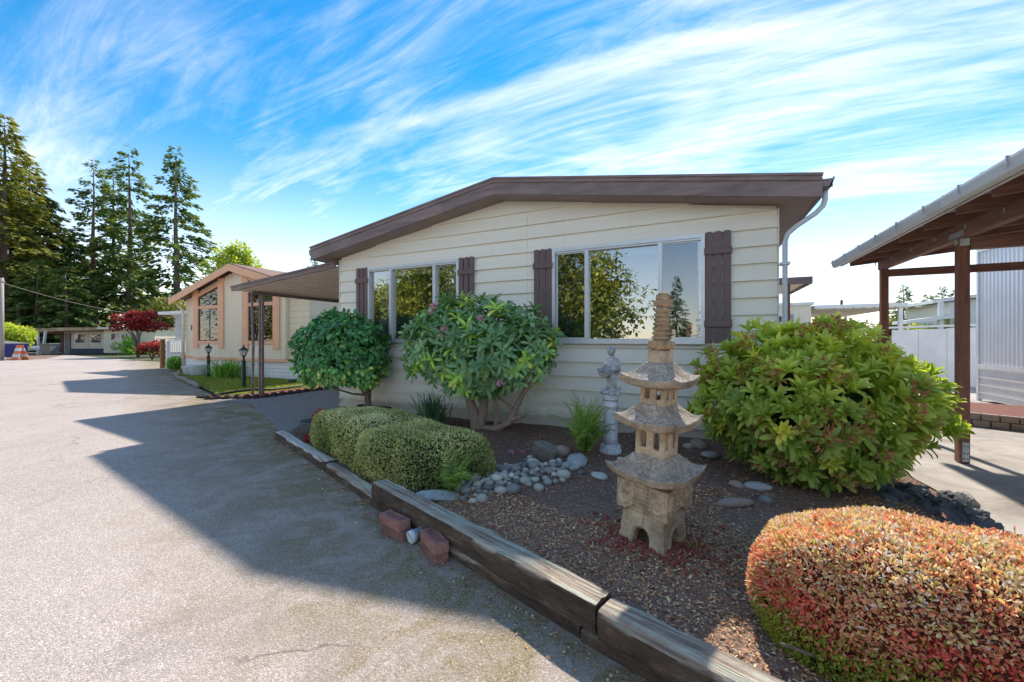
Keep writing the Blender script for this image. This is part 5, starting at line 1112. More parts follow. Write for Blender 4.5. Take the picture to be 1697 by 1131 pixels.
# ================================================================== RIGHT CARPORT
cp = thing('wood_carport', 'dark red timber carport with corrugated metal roof and white gutter on the right', 'carport', (3.6, 6, 0))
CY0, CY1 = 2.6, 8.62
def cz(x): return 2.76 + (x - 2.2) * 0.1           # underside of metal
for y in (6.12, 8.2):
    for x in (2.62, 5.15):
        q = MB(); q.box(x - 0.046, x + 0.046, y - 0.046, y + 0.046, 0.012, 2.48); p_ = q.build('post', 'redwood', cp, bevel=0.006)
        for z in (0.06, ):
            q = MB(); q.box(x - 0.02, x + 0.035, y - 0.0515, y - 0.0465, 0.03, 0.24); q.build('post_bracket', 'galvanised', p_)
            for zz in (0.06, 0.12, 0.2):
                for dx in (-0.008, 0.022):
                    q = MB(); q.cbox((x + dx, y - 0.053, zz), (0.012, 0.004, 0.012)); q.build('bolt', 'black_metal', p_)
for x in (2.62, 5.15):
    q = MB(); q.box(x - 0.046, x + 0.046, CY0, 8.3, 2.481, 2.64); bmx = q.build('beam', 'redwood_h', cp, bevel=0.006)
for (y, w_) in ((6.12, 0.2),):
    q = MB(); q.box(2.569, 2.573, y - 0.14, y + 0.14, 2.5, 2.56); q.build('strap_plate', 'galvanised', cp); q = MB(); q.box(2.569, 2.573, y - 0.035, y + 0.035, 2.42, 2.4795); q.build('strap_plate', 'galvanised', cp)
    q = MB(); q.box(2.58, 2.66, y - 0.051, y - 0.047, 2.4, 2.4795); q.build('strap_plate', 'galvanised', cp)
for y in (6.12, 8.2):
    q = MB(); q.box(2.67, 5.10, y - 0.045, y + 0.045, 2.36, 2.47); q.build('cross_beam', 'redwood_h', cp)
ys_r = [8.34, 7.74, 7.14, 6.54, 5.92, 5.31, 4.78, 4.2, 3.6, 3.0]
for i, y in enumerate(ys_r):
    q = MB(); x0, x1 = 2.235, 5.6; h = 0.14 
    q.prism([(x0, y - 0.02, cz(x0) - 0.046 - h), (x1, y - 0.02, cz(x1) - 0.046 - h), (x1, y - 0.02, cz(x1) - 0.046), (x0, y - 0.02, cz(x0) - 0.046)], (0, 0.04, 0), 0); r_ = q.build('rafter', 'redwood_h', cp)
    q = MB(); q.box(2.57, 2.5735, y + 0.02, y + 0.05, 2.56, 2.7); q.box(2.559, 2.5695, y + 0.0205, y + 0.024, 2.6, 2.72); q.build('rafter_tie', 'galvanised', r_)
for x in np.arange(2.22, 5.6, 0.55):
    q = MB(); q.bar((x + 0.04, CY0 + 0.02, cz(x + 0.04) - 0.023), (x + 0.04, CY1 - 0.02, cz(x + 0.04) - 0.023), 0.085, 0.04); q.build('purlin', 'purlin', cp)
n = 160; q = MB(); vs = []; fs = []        # corrugated sheet: ribs run up the slope
for i in range(n + 1):
    y = CY0 + (CY1 - CY0) * i / n; ph = (i % 8); hgt = (0.02, 0.02, 0.006, 0.0, 0.0, 0.0, 0.0, 0.006)[ph]
    for x in (2.14, 5.7): vs.append((x, y, cz(x) + 0.002 + hgt))
for i in range(n): fs.append((2 * i, 2 * i + 1, 2 * i + 3, 2 * i + 2))
k = len(vs); q.add(vs + [(a, b, c + 0.003) for a, b, c in vs], fs + [tuple(j + k for j in f_)[::-1] for f_ in fs]); q.build('roof_sheet', 'corrugated_roof', cp)
q = MB(); gx = 2.13; prof = [(0.04, 0.0), (0.035, -0.11)] + [(0.035 - 0.045 + 0.045 * math.cos(t), -0.11 - 0.03 * math.sin(t)) for t in np.linspace(0.3, 2.6, 5)] + [(-0.07, -0.05), (-0.07, -0.03), (-0.055, -0.03), (-0.055, -0.05), (-0.03, -0.1), (0.015, -0.1), (0.025, 0.0)]
q.prism([(gx + a, CY0 - 0.1, cz(gx) + b) for a, b in prof], (0, CY1 - CY0 + 0.15, 0), 0); gt = q.build('gutter', 'gutter_white', cp)
for y in np.arange(3.0, 8.6, 0.62):
    q = MB(); q.box(gx - 0.078, gx + 0.03, y, y + 0.012, cz(gx) - 0.028, cz(gx) - 0.018); q.box(gx - 0.08, gx - 0.0715, y, y + 0.012, cz(gx) - 0.1, cz(gx) - 0.018); q.build('hanger', 'galvanised', gt)
q = MB(); q.box(gx + 0.045, gx + 0.075, CY0, CY1, cz(gx) - 0.13, cz(gx) - 0.004); q.build('fascia', 'gutter_white', cp)

# ================================================================== TRAILER (right)
tr = thing('white_trailer_home', 'white ribbed metal trailer home with horizontal skirting at far right', 'trailer', (6.8, 8, 0))
TX = 5.62
q = MB(); vs = []; fs = []; y = 1.0; ys = []; i = 0
while y < 12.45:
    ys += [(y, 0.0), (y + 0.06, 0.0), (y + 0.075, -0.016), (y + 0.105, -0.016)]; y += 0.12
for (yy, d) in ys:
    vs += [(TX + d, yy, 0.83), (TX + d, yy, 3.3)]
for j in range(len(ys) - 1): fs.append((2 * j, 2 * j + 1, 2 * j + 3, 2 * j + 2))
q.add(vs, fs); q.build('ribbed_wall', 'trailer_white', tr)
q = MB(); q.box(TX + 0.02, 9.2, 1.0, 12.44, 0.05, 3.28); q.build('body', 'trailer_white', tr)
q = MB(); q.box(TX - 0.04, 9.3, 0.9, 12.5, 3.301, 3.4); q.build('roof_edge', 'white_metal', tr)
q = MB(); q.box(TX - 0.03, TX + 0.019, 1.0, 12.46, 0.73, 0.829); q.build('belt_rail', 'white_metal', tr)
q = MB(); q.box(TX - 0.03, TX + 0.03, 12.461, 12.53, 0.0, 3.3); q.build('corner_trim', 'white_metal', tr)
for k in range(4):
    q = MB(); z = 0.06 + k * 0.168; q.add([(TX - 0.01, 1.0, z), (TX - 0.01, 12.46, z), (TX + 0.005, 12.46, z + 0.125), (TX + 0.005, 1.0, z + 0.125), (TX - 0.022, 1.0, z + 0.127), (TX - 0.022, 12.46, z + 0.127), (TX - 0.022, 12.46, z + 0.165), (TX - 0.022, 1.0, z + 0.165)], [(1, 0, 3, 2), (2, 3, 4, 5), (5, 4, 7, 6)]); q.build('skirting_panel', 'trailer_skirt', tr)
# block edging with red bark under the carport
be = thing('block_edging', 'low curved edging of grey blocks with red bark behind it under the carport', 'edging', (4.2, 8.6, 0))
pts = []
for i in range(15):
    t = i / 14; pts.append((3.05 + 2.35 * t, 9.35 - 1.15 * math.sin(t * 1.5) + 0.15 * t))
for c in range(2):
    for i in range(13):
        a = Vector((*pts[i], 0)); b = Vector((*pts[i + 1], 0)); d = (b - a); o2 = d * (0.5 if c else 0.0)
        q = MB(); q.bar(a + o2 + d * 0.03 + Vector((0, 0.012 * c, 0.058 + c * 0.105)), b + o2 - d * 0.03 + Vector((0, 0.012 * c, 0.058 + c * 0.105)), 0.1, 0.1); q.build('block', 'concrete_block', be, bevel=0.008)
struct(sheet('red_bark_bed', [(p[0], p[1] + 0.05) for p in pts] + [(5.55, 9.0), (5.3, 10.3), (4.0, 10.6), (3.1, 10.2)], 0.19, 'mulch_red'))
# wheeled cart at the right frame edge
ct = thing('wheeled_cart', 'dark rounded wheel with yellow-green centre cut off by the right frame edge', 'cart', (4.05, 7.35, 0))
def torus(b, c, R, r, ax, n=28, m=8):
    vs = []; fs = []
    for i in range(n):
        a = 2 * math.pi * i / n
        for j in range(m):
            e = 2 * math.pi * j / m; rr_ = R + r * math.cos(e); vs.append((c[0] + ax[0] * r * math.sin(e) * 1.3 + rr_ * math.cos(a) * ax[1], c[1] + ax[1] * r * math.sin(e) * 1.3 + rr_ * math.cos(a) * ax[0], c[2] + rr_ * math.sin(a)))
    for i in range(n):
        for j in range(m): fs.append((i * m + j, ((i + 1) % n) * m + j, ((i + 1) % n) * m + (j + 1) % m, i * m + (j + 1) % m))
    b.add(vs, fs)
for dy in (0.0, 0.7):
    q = MB(); torus(q, (4.32, 7.2 + dy, 0.31), 0.235, 0.075, (0, 1)); q.build('tyre', 'rubber', ct, smooth=True)
    q = MB(); q.lathe([(0.05, -0.05), (0.2, -0.045), (0.205, 0.0), (0.2, 0.045), (0.05, 0.05)], 24); o = q.build('rim', 'rim_yellow', ct, smooth=True, local=True); o.location = Vector((4.32, 7.2 + dy, 0.31)) - BASE[ct]; o.rotation_euler = (math.radians(90), 0, 0)
q = MB(); q.tube([(4.32, 7.15, 0.31), (4.32, 7.95, 0.31)], 0.02, 8); q.build('axle', 'black_metal', ct)
q = MB(); q.box(4.1, 5.2, 7.3, 7.8, 0.45, 0.75); q.build('tray', 'rim_yellow', ct, bevel=0.03)
q = MB(); q.tube([(5.15, 7.35, 0.6), (5.4, 7.35, 0.95), (5.4, 7.75, 0.95), (5.15, 7.75, 0.6)], 0.02, 8); q.build('handle', 'black_metal', ct)

# ================================================================== BACKGROUND RIGHT
bh = thing('mobile_home', 'pale mobile home with long flat white carport roof behind the rhododendron', 'house', (2, 20, 0))
q = MB(); q.box(-4, 4.1, 20.0, 26, 0.1, 2.78); q.build('wall', 'far_cream_b', bh)
for i in range(20):
    x = -3.9 + i * 0.4; q = MB(); q.box(x, x + 0.03, 19.985, 19.999, 0.1, 2.7); q.build('batten', 'far_cream_b', bh)
q = MB(); q.box(-4.1, 4.18, 19.9, 26.1, 2.781, 2.9); q.build('roof_edge', 'white_metal', bh)
q = MB(); q.box(2.45, 3.15, 19.96, 19.998, 1.7, 2.4); w_ = q.build('window', 'white_paint', bh)
for (x, z) in ((2.52, 1.76), (2.52, 2.08)):
    g = MB(); g.add([(x, 19.955, z), (x + 0.56, 19.955, z), (x + 0.56, 19.955, z + 0.27), (x, 19.955, z + 0.27)], [(0, 1, 2, 3)]); g.build('pane', 'glass_far', w_)
pm('shutter_grey', (0.3, 0.33, 0.38), 0.6, 0.06)
q = MB(); q.box(3.18, 3.5, 19.97, 19.998, 1.7, 2.42); q.build('shutter', 'shutter_grey', bh)
q = MB(); q.box(4.19, 7.05, 19.9, 27, 2.62, 2.76); rf_ = q.build('carport_roof', 'white_metal', bh)
for i in range(9):
    x = 4.25 + i * 0.31; q = MB(); q.box(x, x + 0.26, 19.95, 26.9, 2.585, 2.6195); q.build('roof_pan', 'far_cream', rf_)
for (x, y) in ((6.9, 20.1), (6.9, 26.5)):
    q = MB(); q.box(x - 0.06, x + 0.06, y - 0.06, y + 0.06, 0, 2.62); q.build('post', 'white_metal', bh)
q = MB(); q.tube([(5.6, 22, 2.76), (5.6, 22, 3.1)], 0.05, 8); q.build('vent_pipe', 'black_metal', bh)
q = MB(); q.box(4.3, 7.3, 30, 30.1, 1.9, 2.05); q.box(5.2, 5.3, 30, 30.1, 0, 1.9); tag(q.build('railing', 'white_metal', None), 'white beam seen under the far flat carport roof', 'railing')
fn = thing('white_fence', 'white panel fence right of the big rhododendron behind the carport post', 'fence', (6.4, 16, 0))
for i in range(6):
    x0 = 5.3 + i * 0.62; z1_ = 1.66 + 0.02 * i; q = MB(); q.box(x0, x0 + 0.6, 16 - 0.02, 16.02, 0, z1_); q.build('panel', 'white_paint', fn)
    q = MB(); q.box(x0 + 0.6, x0 + 0.62, 15.96, 16.04, 0, z1_ + 0.01); q.build('post', 'white_metal', fn)
q = MB(); q.bar((5.2, 16, 1.73), (9.1, 16, 1.85), 0.1, 0.06); q.build('cap_rail', 'white_paint', fn)
hh = thing('house', 'distant white house with sloping roof between fence and carport post', 'house', (17, 34, 0))
q = MB(); q.prism([(14.0, 34, 0.5), (21, 34, 0.5), (21, 34, 4.6), (14.0, 34, 3.7)], (0, 6, 0), 0); q.build('wall', 'white_paint', hh)
q = MB(); q.prism([(13.0, 33.4, 3.62), (21.5, 33.4, 4.75), (21.5, 33.4, 4.95), (13.0, 33.4, 3.82)], (0, 7, 0), 0); q.build('roof', 'white_metal', hh)
q = MB(); q.prism([(11.6, 33.0, 2.35), (14.4, 33.0, 2.75), (14.4, 33.0, 2.95), (11.6, 33.0, 2.55)], (0, 2, 0), 0); q.build('porch_roof', 'white_metal', hh)
q = MB(); q.box(13.2, 13.4, 33.2, 33.4, 0, 3.7); q.build('post', 'white_paint', hh)

# ================================================================== BACKGROUND LEFT
def at(px, d):    # point on the ground along a viewing column (own distance d along the view axis)
    a = (px - 848.5) / 660.0; return Vector((d * (a * 0.9039 - 0.4278), d * (a * 0.4278 + 0.9039), 0))
fa, fb = at(20, 37.5), at(262, 37.5); ux = (fb - fa).normalized(); uy = Vector((-ux.y, ux.x, 0))
fh_c = (fa + fb) / 2; ang = math.atan2(ux.y, ux.x)
fh = thing('bungalow', 'long low bungalow with moss stained flat roof at the end of the road', 'house', tuple(fh_c), ang)
def FX(px): return (px - 141) / 660.0 * 37.5
def fbx(name, mat, x0, x1, y0, y1, z0_, z1_, parent=None):
    q = MB(); q.box(x0, x1, y0, y1, z0_, z1_); return q.build(name, mat, parent or fh, local=True)
fbx('wall', 'far_cream', FX(106), FX(173), 0.6, 6, 0.45, 2.15); fbx('skirting', 'far_blue', FX(106), FX(172), 0.55, 0.6, 0.02, 0.5)
fbx('wall', 'far_cream_b', FX(173.5), FX(258), -0.1, 6, 0.1, 2.35); fbx('wall', 'maroon', FX(20), FX(95), 4.0, 4.2, 0, 2.1)
fbx('door', 'bin_grey', FX(96), FX(105), 0.55, 0.7, 0.05, 1.95); fbx('wall', 'far_cream', FX(92), FX(106), 0.72, 1, 0, 2.1)
for (a, b, c, d, y) in ((112, 131, 0.98, 1.95, 0.56), (139, 158, 0.98, 1.95, 0.56), (185, 199, 1.25, 1.98, -0.14), (201, 215, 1.25, 1.98, -0.14), (217, 228, 1.25, 1.98, -0.14)):
    w_ = fbx('window', 'white_paint', FX(a), FX(b), y, y + 0.035, c, d); g = MB(); g.add([(FX(a) + 0.08, y - 0.005, c + 0.08), (FX(b) - 0.08, y - 0.005, c + 0.08), (FX(b) - 0.08, y - 0.005, d - 0.08), (FX(a) + 0.08, y - 0.005, d - 0.08)], [(0, 1, 2, 3)]); g.build('pane', 'glass_far', w_, local=True)
for i in range(26):
    x = FX(107) + i * 0.14; 
    if not any(FX(a) - 0.1 < x < FX(b) + 0.05 for a, b in ((112, 131), (139, 158))): fbx('batten', 'far_cream', x, x + 0.03, 0.575, 0.599, 0.52, 2.1)
q = MB(); q.prism([(FX(14), -1.6, 1.95), (FX(106), -0.6, 2.12), (FX(106), -0.6, 2.42), (FX(14), -1.6, 2.3)], (0, 7, 0), 0); fr_ = q.build('carport_roof', 'moss_roof', fh, local=True)
q = MB(); q.prism([(FX(100), -0.75, 2.15), (FX(262), -0.7, 2.36), (FX(262), -0.7, 2.55), (FX(100), -0.75, 2.45)], (0, 7, 0), 0); q.build('roof', 'moss_roof', fh, local=True)
fbx('fascia', 'white_paint', FX(175), FX(262), -0.78, -0.71, 2.36, 2.48)
for (a, b) in ((49, 53), (61, 57), (81, 84), (94, 89)):
    q = MB(); q.bar((FX(a), -0.9, 2.1), (FX(b), -0.9, 0.0), 0.12, 0.16, up=(0, 1, 0)); q.build('carport_post', 'white_paint', fh, local=True)
tag(fh, None)
# bench, bin, dumpster, barricade
bn = thing('white_bench', 'white bench standing under the far bungalow carport', 'bench', tuple(at(48, 35.5)), ang)
for (n_, s_) in (('seat', (-0.75, 0.75, 0, 0.4, 0.42, 0.47)), ('backrest', (-0.75, 0.75, 0.38, 0.42, 0.55, 0.8)), ('leg', (0.66, 0.75, 0.0, 0.4, 0, 0.42)), ('leg', (-0.75, -0.66, 0.0, 0.4, 0, 0.42)), ('arm', (0.68, 0.75, 0, 0.4, 0.6, 0.66))):
    q = MB(); q.box(*s_); q.build(n_, 'white_paint', bn, local=True)
wb = thing('wheelie_bin', 'grey wheeled refuse bin by the far bungalow carport', 'bin', tuple(at(83, 35)), ang)
q = MB(); 
q.add([(-0.36, -0.36, 0.05), (0.36, -0.36, 0.05), (0.36, 0.36, 0.05), (-0.36, 0.36, 0.05), (-0.45, -0.45, 0.92), (0.45, -0.45, 0.92), (0.45, 0.45, 0.92), (-0.45, 0.45, 0.92)], [(0, 3, 2, 1), (4, 5, 6, 7), (0, 1, 5, 4), (1, 2, 6, 5), (2, 3, 7, 6), (3, 0, 4, 7)]); q.build('body', 'bin_grey', wb, local=True, bevel=0.03)
q = MB(); q.box(-0.48, 0.48, -0.5, 0.5, 0.925, 1.02); q.build('lid', 'bin_grey', wb, local=True, bevel=0.02)
for x in (-0.3, 0.3): q = MB(); q.lathe([(0.1, -0.04), (0.1, 0.04)], 12); o = q.build('wheel', 'rubber', wb, local=True); o.location = (x, 0.4, 0.1); o.rotation_euler = (0, math.radians(90), 0)
dm = thing('dumpster', 'blue metal dumpster at the left edge of the road', 'dumpster', tuple(at(11, 27.5)), ang - 0.1)
q = MB(); q.prism([(-1.0, -0.6, 0.16), (0.65, -0.6, 0.16), (0.85, -0.6, 1.05), (-1.0, -0.6, 1.2)], (0, 1.2, 0), 0); q.build('body', 'dumpster_blue', dm, local=True)
q = MB(); q.box(-0.25, 0.75, -0.72, -0.605, 0.45, 0.68); q.build('fork_pocket', 'dumpster_blue', dm, local=True); q = MB(); q.bar((-1.0, 0, 1.24), (0.9, 0, 1.09), 1.3, 0.05); q.build('lid', 'bin_grey', dm, local=True)
q = MB(); q.box(-0.5, 0.1, -0.606, -0.602, 0.9, 1.04); q.build('label_plate', 'white_paint', dm, local=True)
q = MB(); q.box(-1.0, 0.75, -0.7, -0.5, 0.04, 0.155); q.build('skid', 'white_paint', dm, local=True)
bc = thing('barricade', 'orange and white striped road barricade beside the blue dumpster', 'barricade', tuple(at(33, 26.5)), ang - 0.2)
for s in (-1, 1):
    for i in range(5):
        q = MB(); z0_, z1_ = i * 0.2, (i + 1) * 0.2 - 0.004; y0_, y1_ = s * (0.28 - 0.05 * i), s * (0.28 - 0.05 * (i + 1)); wid = 0.26 + 0.02 * (4 - i)
        q.add([(-wid, y0_, z0_), (wid, y0_, z0_), (wid - 0.02, y1_, z1_), (-wid + 0.02, y1_, z1_), (-wid, y0_ - 0.03 * s, z0_), (wid, y0_ - 0.03 * s, z0_), (wid - 0.02, y1_ - 0.03 * s, z1_), (-wid + 0.02, y1_ - 0.03 * s, z1_)], [(0, 1, 2, 3), (7, 6, 5, 4), (0, 4, 5, 1), (1, 5, 6, 2), (2, 6, 7, 3), (3, 7, 4, 0)]); q.build('stripe_panel', 'orange_paint' if i % 2 == 0 else 'white_paint', bc, local=True)
# poles and wire
for (px, d, h, r_, lab) in ((2, 26, 5.4, 0.13, 'pale wooden utility pole at the left frame edge'), (31, 45, 5.2, 0.2, 'short pale pole behind the yellow-green shrub')):
    p = at(px, d); q = MB(); q.tube([(p.x, p.y, 0), (p.x, p.y, h)], [r_, r_ * 0.85], 10); q.tube([(p.x, p.y, h - 0.3), (p.x, p.y, h - 0.2)], r_ * 1.15, 10); tag(q.build('utility_pole', 'pole_wood', None, smooth=True), lab, 'pole', 'utility poles')
p0 = at(2, 26) + Vector((0, 0, 5.1)); p1 = at(300, 40) + Vector((0, 0, 3.6)); q = MB(); q.tube([p0.lerp(p1, t) + Vector((0, 0, -1.6 * 4 * t * (1 - t) * 0.35)) for t in np.linspace(0, 1, 20)], 0.013, 5); tag(q.build('overhead_wire', 'pole_wood', None), 'sagging pale overhead wire crossing in front of the firs', 'wire')

# ================================================================== VEGETATION
# ---- conifers
def conifer_mesh(name, H, R, cb, nb, seed, mat, leaf=0.55, dens=1.0, droop=0.35, prof=0.8, jag=0.35):
    r = np.random.default_rng(seed); P = []; D = []; N = []; L = []; C = []
    for i in range(nb):
        t = cb + (1 - cb) * ((i + r.random()) / nb) ** 0.9; z = H * t; k = (1 - t) / (1 - cb)
        az_ = r.uniform(0, 6.283); Lb = R * (k ** prof) * r.uniform(1 - jag, 1.12) + 0.25
        if cb > 0.1 and k > 0.8: Lb *= r.uniform(0.35, 0.9)
        dx, dy = math.cos(az_), math.sin(az_); up0 = 0.25 * (1 - k) + 0.05
        m = max(6, int(Lb / leaf * 11 * dens)); s = np.sqrt(r.uniform(0.02, 1.0, m)) * Lb
        lat = r.normal(0, 1, m) * (0.10 + 0.17 * (Lb - s)) * 0.75
        zz = z + s * up0 - droop * s ** 1.6 / max(1.0, Lb ** 0.6) + r.normal(0, 0.10, m) - np.abs(lat) * 0.25
        P.append(np.stack([dx * s - dy * lat, dy * s + dx * lat, zz], 1))
        sg = np.sign(lat) * r.uniform(0.2, 1.1, m)
        D.append(np.stack([dx - dy * sg, dy + dx * sg, -0.25 - 0.5 * droop + r.normal(0, 0.25, m)], 1))
        N.append(np.stack([r.normal(0, 0.5, m), r.normal(0, 0.5, m), np.ones(m)], 1))
        L.append(leaf * r.uniform(0.6, 1.3, m) * (0.6 + 0.4 * k)); C.append(np.clip(0.25 + 0.5 * (s / max(Lb, .1)) + r.normal(0, 0.18, m), 0, 1))
    P = np.concatenate(P); L = np.concatenate(L)
    return leaf_mesh(name, P, np.concatenate(D), np.concatenate(N), L, L * 0.5, np.concatenate(C), T_small(), mat)
def trunk_mesh(name, H, r0, seed, mat='bark_far'):
    q = MB(); r = random.Random(seed); q.tube([(r.gauss(0, 0.01) * H * 0.2, r.gauss(0, 0.01) * H * 0.2, H * t) for t in (0, 0.2, 0.4, 0.6, 0.8, 0.97)], [r0 * 1.1, r0 * 0.85, r0 * 0.66, r0 * 0.45, r0 * 0.24, r0 * 0.04], 8)
    me = bpy.data.meshes.new(name); me.from_pydata([tuple(v) for v in q.v], [], q.f); me.materials.append(M[mat]); return me
PRO = {   # unit meshes: H = 20 m
    'dense': (conifer_mesh('crown', 20, 3.9, 0.03, 260, 1, 'leaf_conifer_light', 0.62, 1.25, 0.45, 0.75), trunk_mesh('trunk', 20, 0.33, 1)),
    'dark': (conifer_mesh('crown', 20, 5.2, 0.02, 190, 2, 'leaf_conifer', 0.7, 1.25, 0.4, 0.65), trunk_mesh('trunk', 20, 0.33, 2)),
    'thin': (conifer_mesh('crown', 20, 3.2, 0.24, 105, 3, 'leaf_conifer', 0.5, 1.4, 0.3, 0.62, 0.5), trunk_mesh('trunk', 20, 0.34, 3)),
    'thin2': (conifer_mesh('crown', 20, 2.8, 0.18, 115, 4, 'leaf_conifer', 0.5, 1.4, 0.4, 0.6, 0.5), trunk_mesh('trunk', 20, 0.30, 4)),
    'full': (conifer_mesh('crown', 20, 4.3, 0.1, 170, 5, 'leaf_conifer', 0.55, 1.25, 0.32, 0.72, 0.42), trunk_mesh('trunk', 20, 0.36, 5)),
    'cedar': (conifer_mesh('crown', 20, 5.2, 0.0, 420, 6, 'leaf_cedar', 0.42, 1.5, 0.6, 0.55, 0.25), trunk_mesh('trunk', 20, 0.4, 6)),
    'cedar2': (conifer_mesh('crown', 20, 6.0, 0.0, 400, 8, 'leaf_cedar', 0.46, 1.4, 0.4, 0.45, 0.3), trunk_mesh('trunk', 20, 0.4, 8))}
def conifer(kind, pos, H, label, rot=0.0, wide=1.0, group='conifers behind the far bungalow'):
    t = thing('conifer', label, 'conifer', (pos[0], pos[1], -0.05), rot, group); s = H / 20.0; t.scale = (s * wide, s * wide, s)
    c = link('crown', PRO[kind][0], t); c['kind'] = 'stuff'; link('trunk', PRO[kind][1], t); return t
FIRS = [('dense', 8, 48, 190, 'tallest light green fir at the left frame edge', 1.15), ('dense', 48, 53, 262, 'second light green fir just right of the tallest left fir', 1.15), ('dark', 84, 54, 330, 'broad dark fir between the left firs and the bare trunks', 1.0), ('dark', 28, 62, 300, 'dark fir mostly hidden behind the left firs', 1.0),
        ('thin', 155, 58, 264, 'leftmost of the three bare trunked firs in the middle', 1.0), ('thin2', 188, 62, 268, 'middle one of the three bare trunked firs', 1.0), ('thin2', 214, 58, 243, 'rightmost and tallest of the three bare trunked firs', 1.1), ('full', 291, 58, 244, 'full pointed fir standing right of the bare trunked firs', 1.0),
        ('dark', 122, 60, 400, 'shorter dark fir left of the bare trunks', 1.25), ('dark', 62, 46, 430, 'low dark fir right behind the carport of the far bungalow', 1.5), ('dark', 110, 46, 440, 'low dark fir behind the windows of the far bungalow', 1.45), ('dark', 235, 64, 430, 'low fir between the bare trunks and the full pointed fir', 1.3), ('dark', 150, 72, 470, 'small fir far behind the leftmost bare trunk', 2.0), ('dark', 265, 72, 480, 'small fir far behind the red maple', 2.0), ('dark', 330, 72, 500, 'small fir above the roof edge of the salmon trimmed house', 1.8), ('full', 518, 60, 428, 'fir top peeking above the awning beside the brown roof corner', 1.1)]
for i, (k, px, d, y, lab, w_) in enumerate(FIRS):
    conifer(k, at(px, d), 1.37 + (563 - y) / 660 * d, lab, i * 1.3, w_)
for i, (px, d, y, lab, w_) in enumerate(((1497, 46, 470, 'broad fir just right of the far carport post', 1.3), (1537, 62, 487, 'left one of the two dark firs above the distant white house', 1.2), (1561, 60, 473, 'taller dark fir beside the near carport post', 1.25), (1583, 66, 480, 'fir half hidden behind the near carport post', 1.2), (1440, 80, 528, 'low fir seen under the far flat roof', 1.8), (1520, 70, 512, 'low fir behind the distant house', 1.8))):
    conifer('dark' if i % 2 else 'full', at(px, d), 1.37 + (563 - y) / 660 * d, lab, i * 2.1 + 0.4, w_, 'firs on the right horizon')
for i, (k, x, y, H, w_, lab) in enumerate((('full', -2.6, -40, 9, 1.0, 'distant fir mirrored behind the lantern top in the right window'), ('full', 1.0, -42, 8, 1.0, 'distant fir mirrored in the right sash of the right window'), ('full', -9.5, -30, 9, 1.3, 'fir behind the big cedar across the road'), ('cedar2', -59, -26, 12, 1.3, 'cedar between the two tall bushy trees across the road'))):
    conifer(k, (x, y), H, lab, i * 1.7, w_, 'trees across the road seen as window reflections')

# ---- broadleaf clumps
def leaf_ball(name, C, R, n, L, mat, seed, squash=1.0, bias=0.0):
    r = np.random.default_rng(seed); P = []; D = []; N = []; Rn = []
    for (c, rad) in zip(C, R):
        m = int(n * rad ** 2 / sum(x ** 2 for x in R)); u = nrm(r.normal(size=(m, 3))); s = rad * r.uniform(0.55, 1.05, m)[:, None]
        P.append(np.array(c)[None] + u * s * np.array([1, 1, squash])); D.append(u + r.normal(0, 0.6, (m, 3)) + np.array([0, 0, -0.3])); N.append(u * 0.6 + np.array([0, 0, 0.8]) + r.normal(0, 0.4, (m, 3)))
        Rn.append(np.clip(0.45 + 0.3 * u[:, 2] + r.normal(0, 0.2, m) + bias, 0, 1))
    P = np.concatenate(P); k = len(P); l = L * r.uniform(0.6, 1.3, k)
    return leaf_mesh(name, P, np.concatenate(D), np.concatenate(N), l, l * 0.55, np.concatenate(Rn), T_oval(), mat)
def broadleaf(name, label, cat, pos, H, W_, z0_, nb, n, L, mat, seed, squash=0.8, trunk_r=0.12, bark='bark_far'):
    r = random.Random(seed); C = []; R = []
    for i in range(nb):
        a = r.uniform(0, 6.28); t = r.random(); rr_ = W_ / 2 * math.sqrt(r.random()) * (0.55 + 0.45 * math.sin(math.pi * min(1, t * 0.8 + 0.2)))
        C.append((rr_ * math.cos(a), rr_ * math.sin(a), z0_ + (H - z0_) * (0.15 + 0.72 * t))); R.append(W_ * r.uniform(0.13, 0.22))
    t = thing(name, label, cat, (pos[0], pos[1], 0)); c = link('crown', leaf_ball('crown', C, R, n, L, mat, seed, squash), t); c['kind'] = 'stuff'
    q = MB()
    for i in range(min(nb, 7)): q.tube([(0, 0, 0), (C[i][0] * 0.2, C[i][1] * 0.2, z0_ * 0.7 + 0.2), (C[i][0] * 0.8, C[i][1] * 0.8, C[i][2])], [trunk_r, trunk_r * 0.7, trunk_r * 0.15], 7)
    q.build('trunk', bark, t, local=True, smooth=True); return t
broadleaf('red_maple', 'red leaved japanese maple in front of the far bungalow', 'tree', at(229, 31), 3.6, 2.9, 1.9, 26, 4500, 0.16, 'leaf_maple', 5, 0.42, 0.1)
broadleaf('maroon_shrub', 'small dark red shrub at the foot of the lattice porch', 'shrub', at(252, 27), 1.3, 1.5, 0.1, 10, 1500, 0.13, 'leaf_maple', 6, 0.9, 0.04)
broadleaf('yellow_green_shrub', 'rounded yellow-green shrub behind the blue dumpster', 'shrub', at(9, 31), 2.9, 2.8, 0.4, 24, 4500, 0.22, 'leaf_yellowgreen', 7, 0.9)
broadleaf('small_shrub', 'green shrub under the window of the far bungalow', 'shrub', at(208, 36), 1.5, 2.0, 0.1, 10, 1500, 0.16, 'leaf_lily', 8, 0.9, 0.04)
broadleaf('shrub', 'low green ground shrub beside the maple trunk', 'shrub', at(238, 36), 0.7, 3.0, 0.05, 12, 1400, 0.14, 'leaf_lily', 9, 0.6, 0.03)
broadleaf('shrub', 'small leafy shrub at the foot of the lattice porch post', 'shrub', (-20.6, 9.6), 0.6, 1.2, 0.05, 8, 1300, 0.1, 'leaf_lily', 10, 0.9, 0.02)
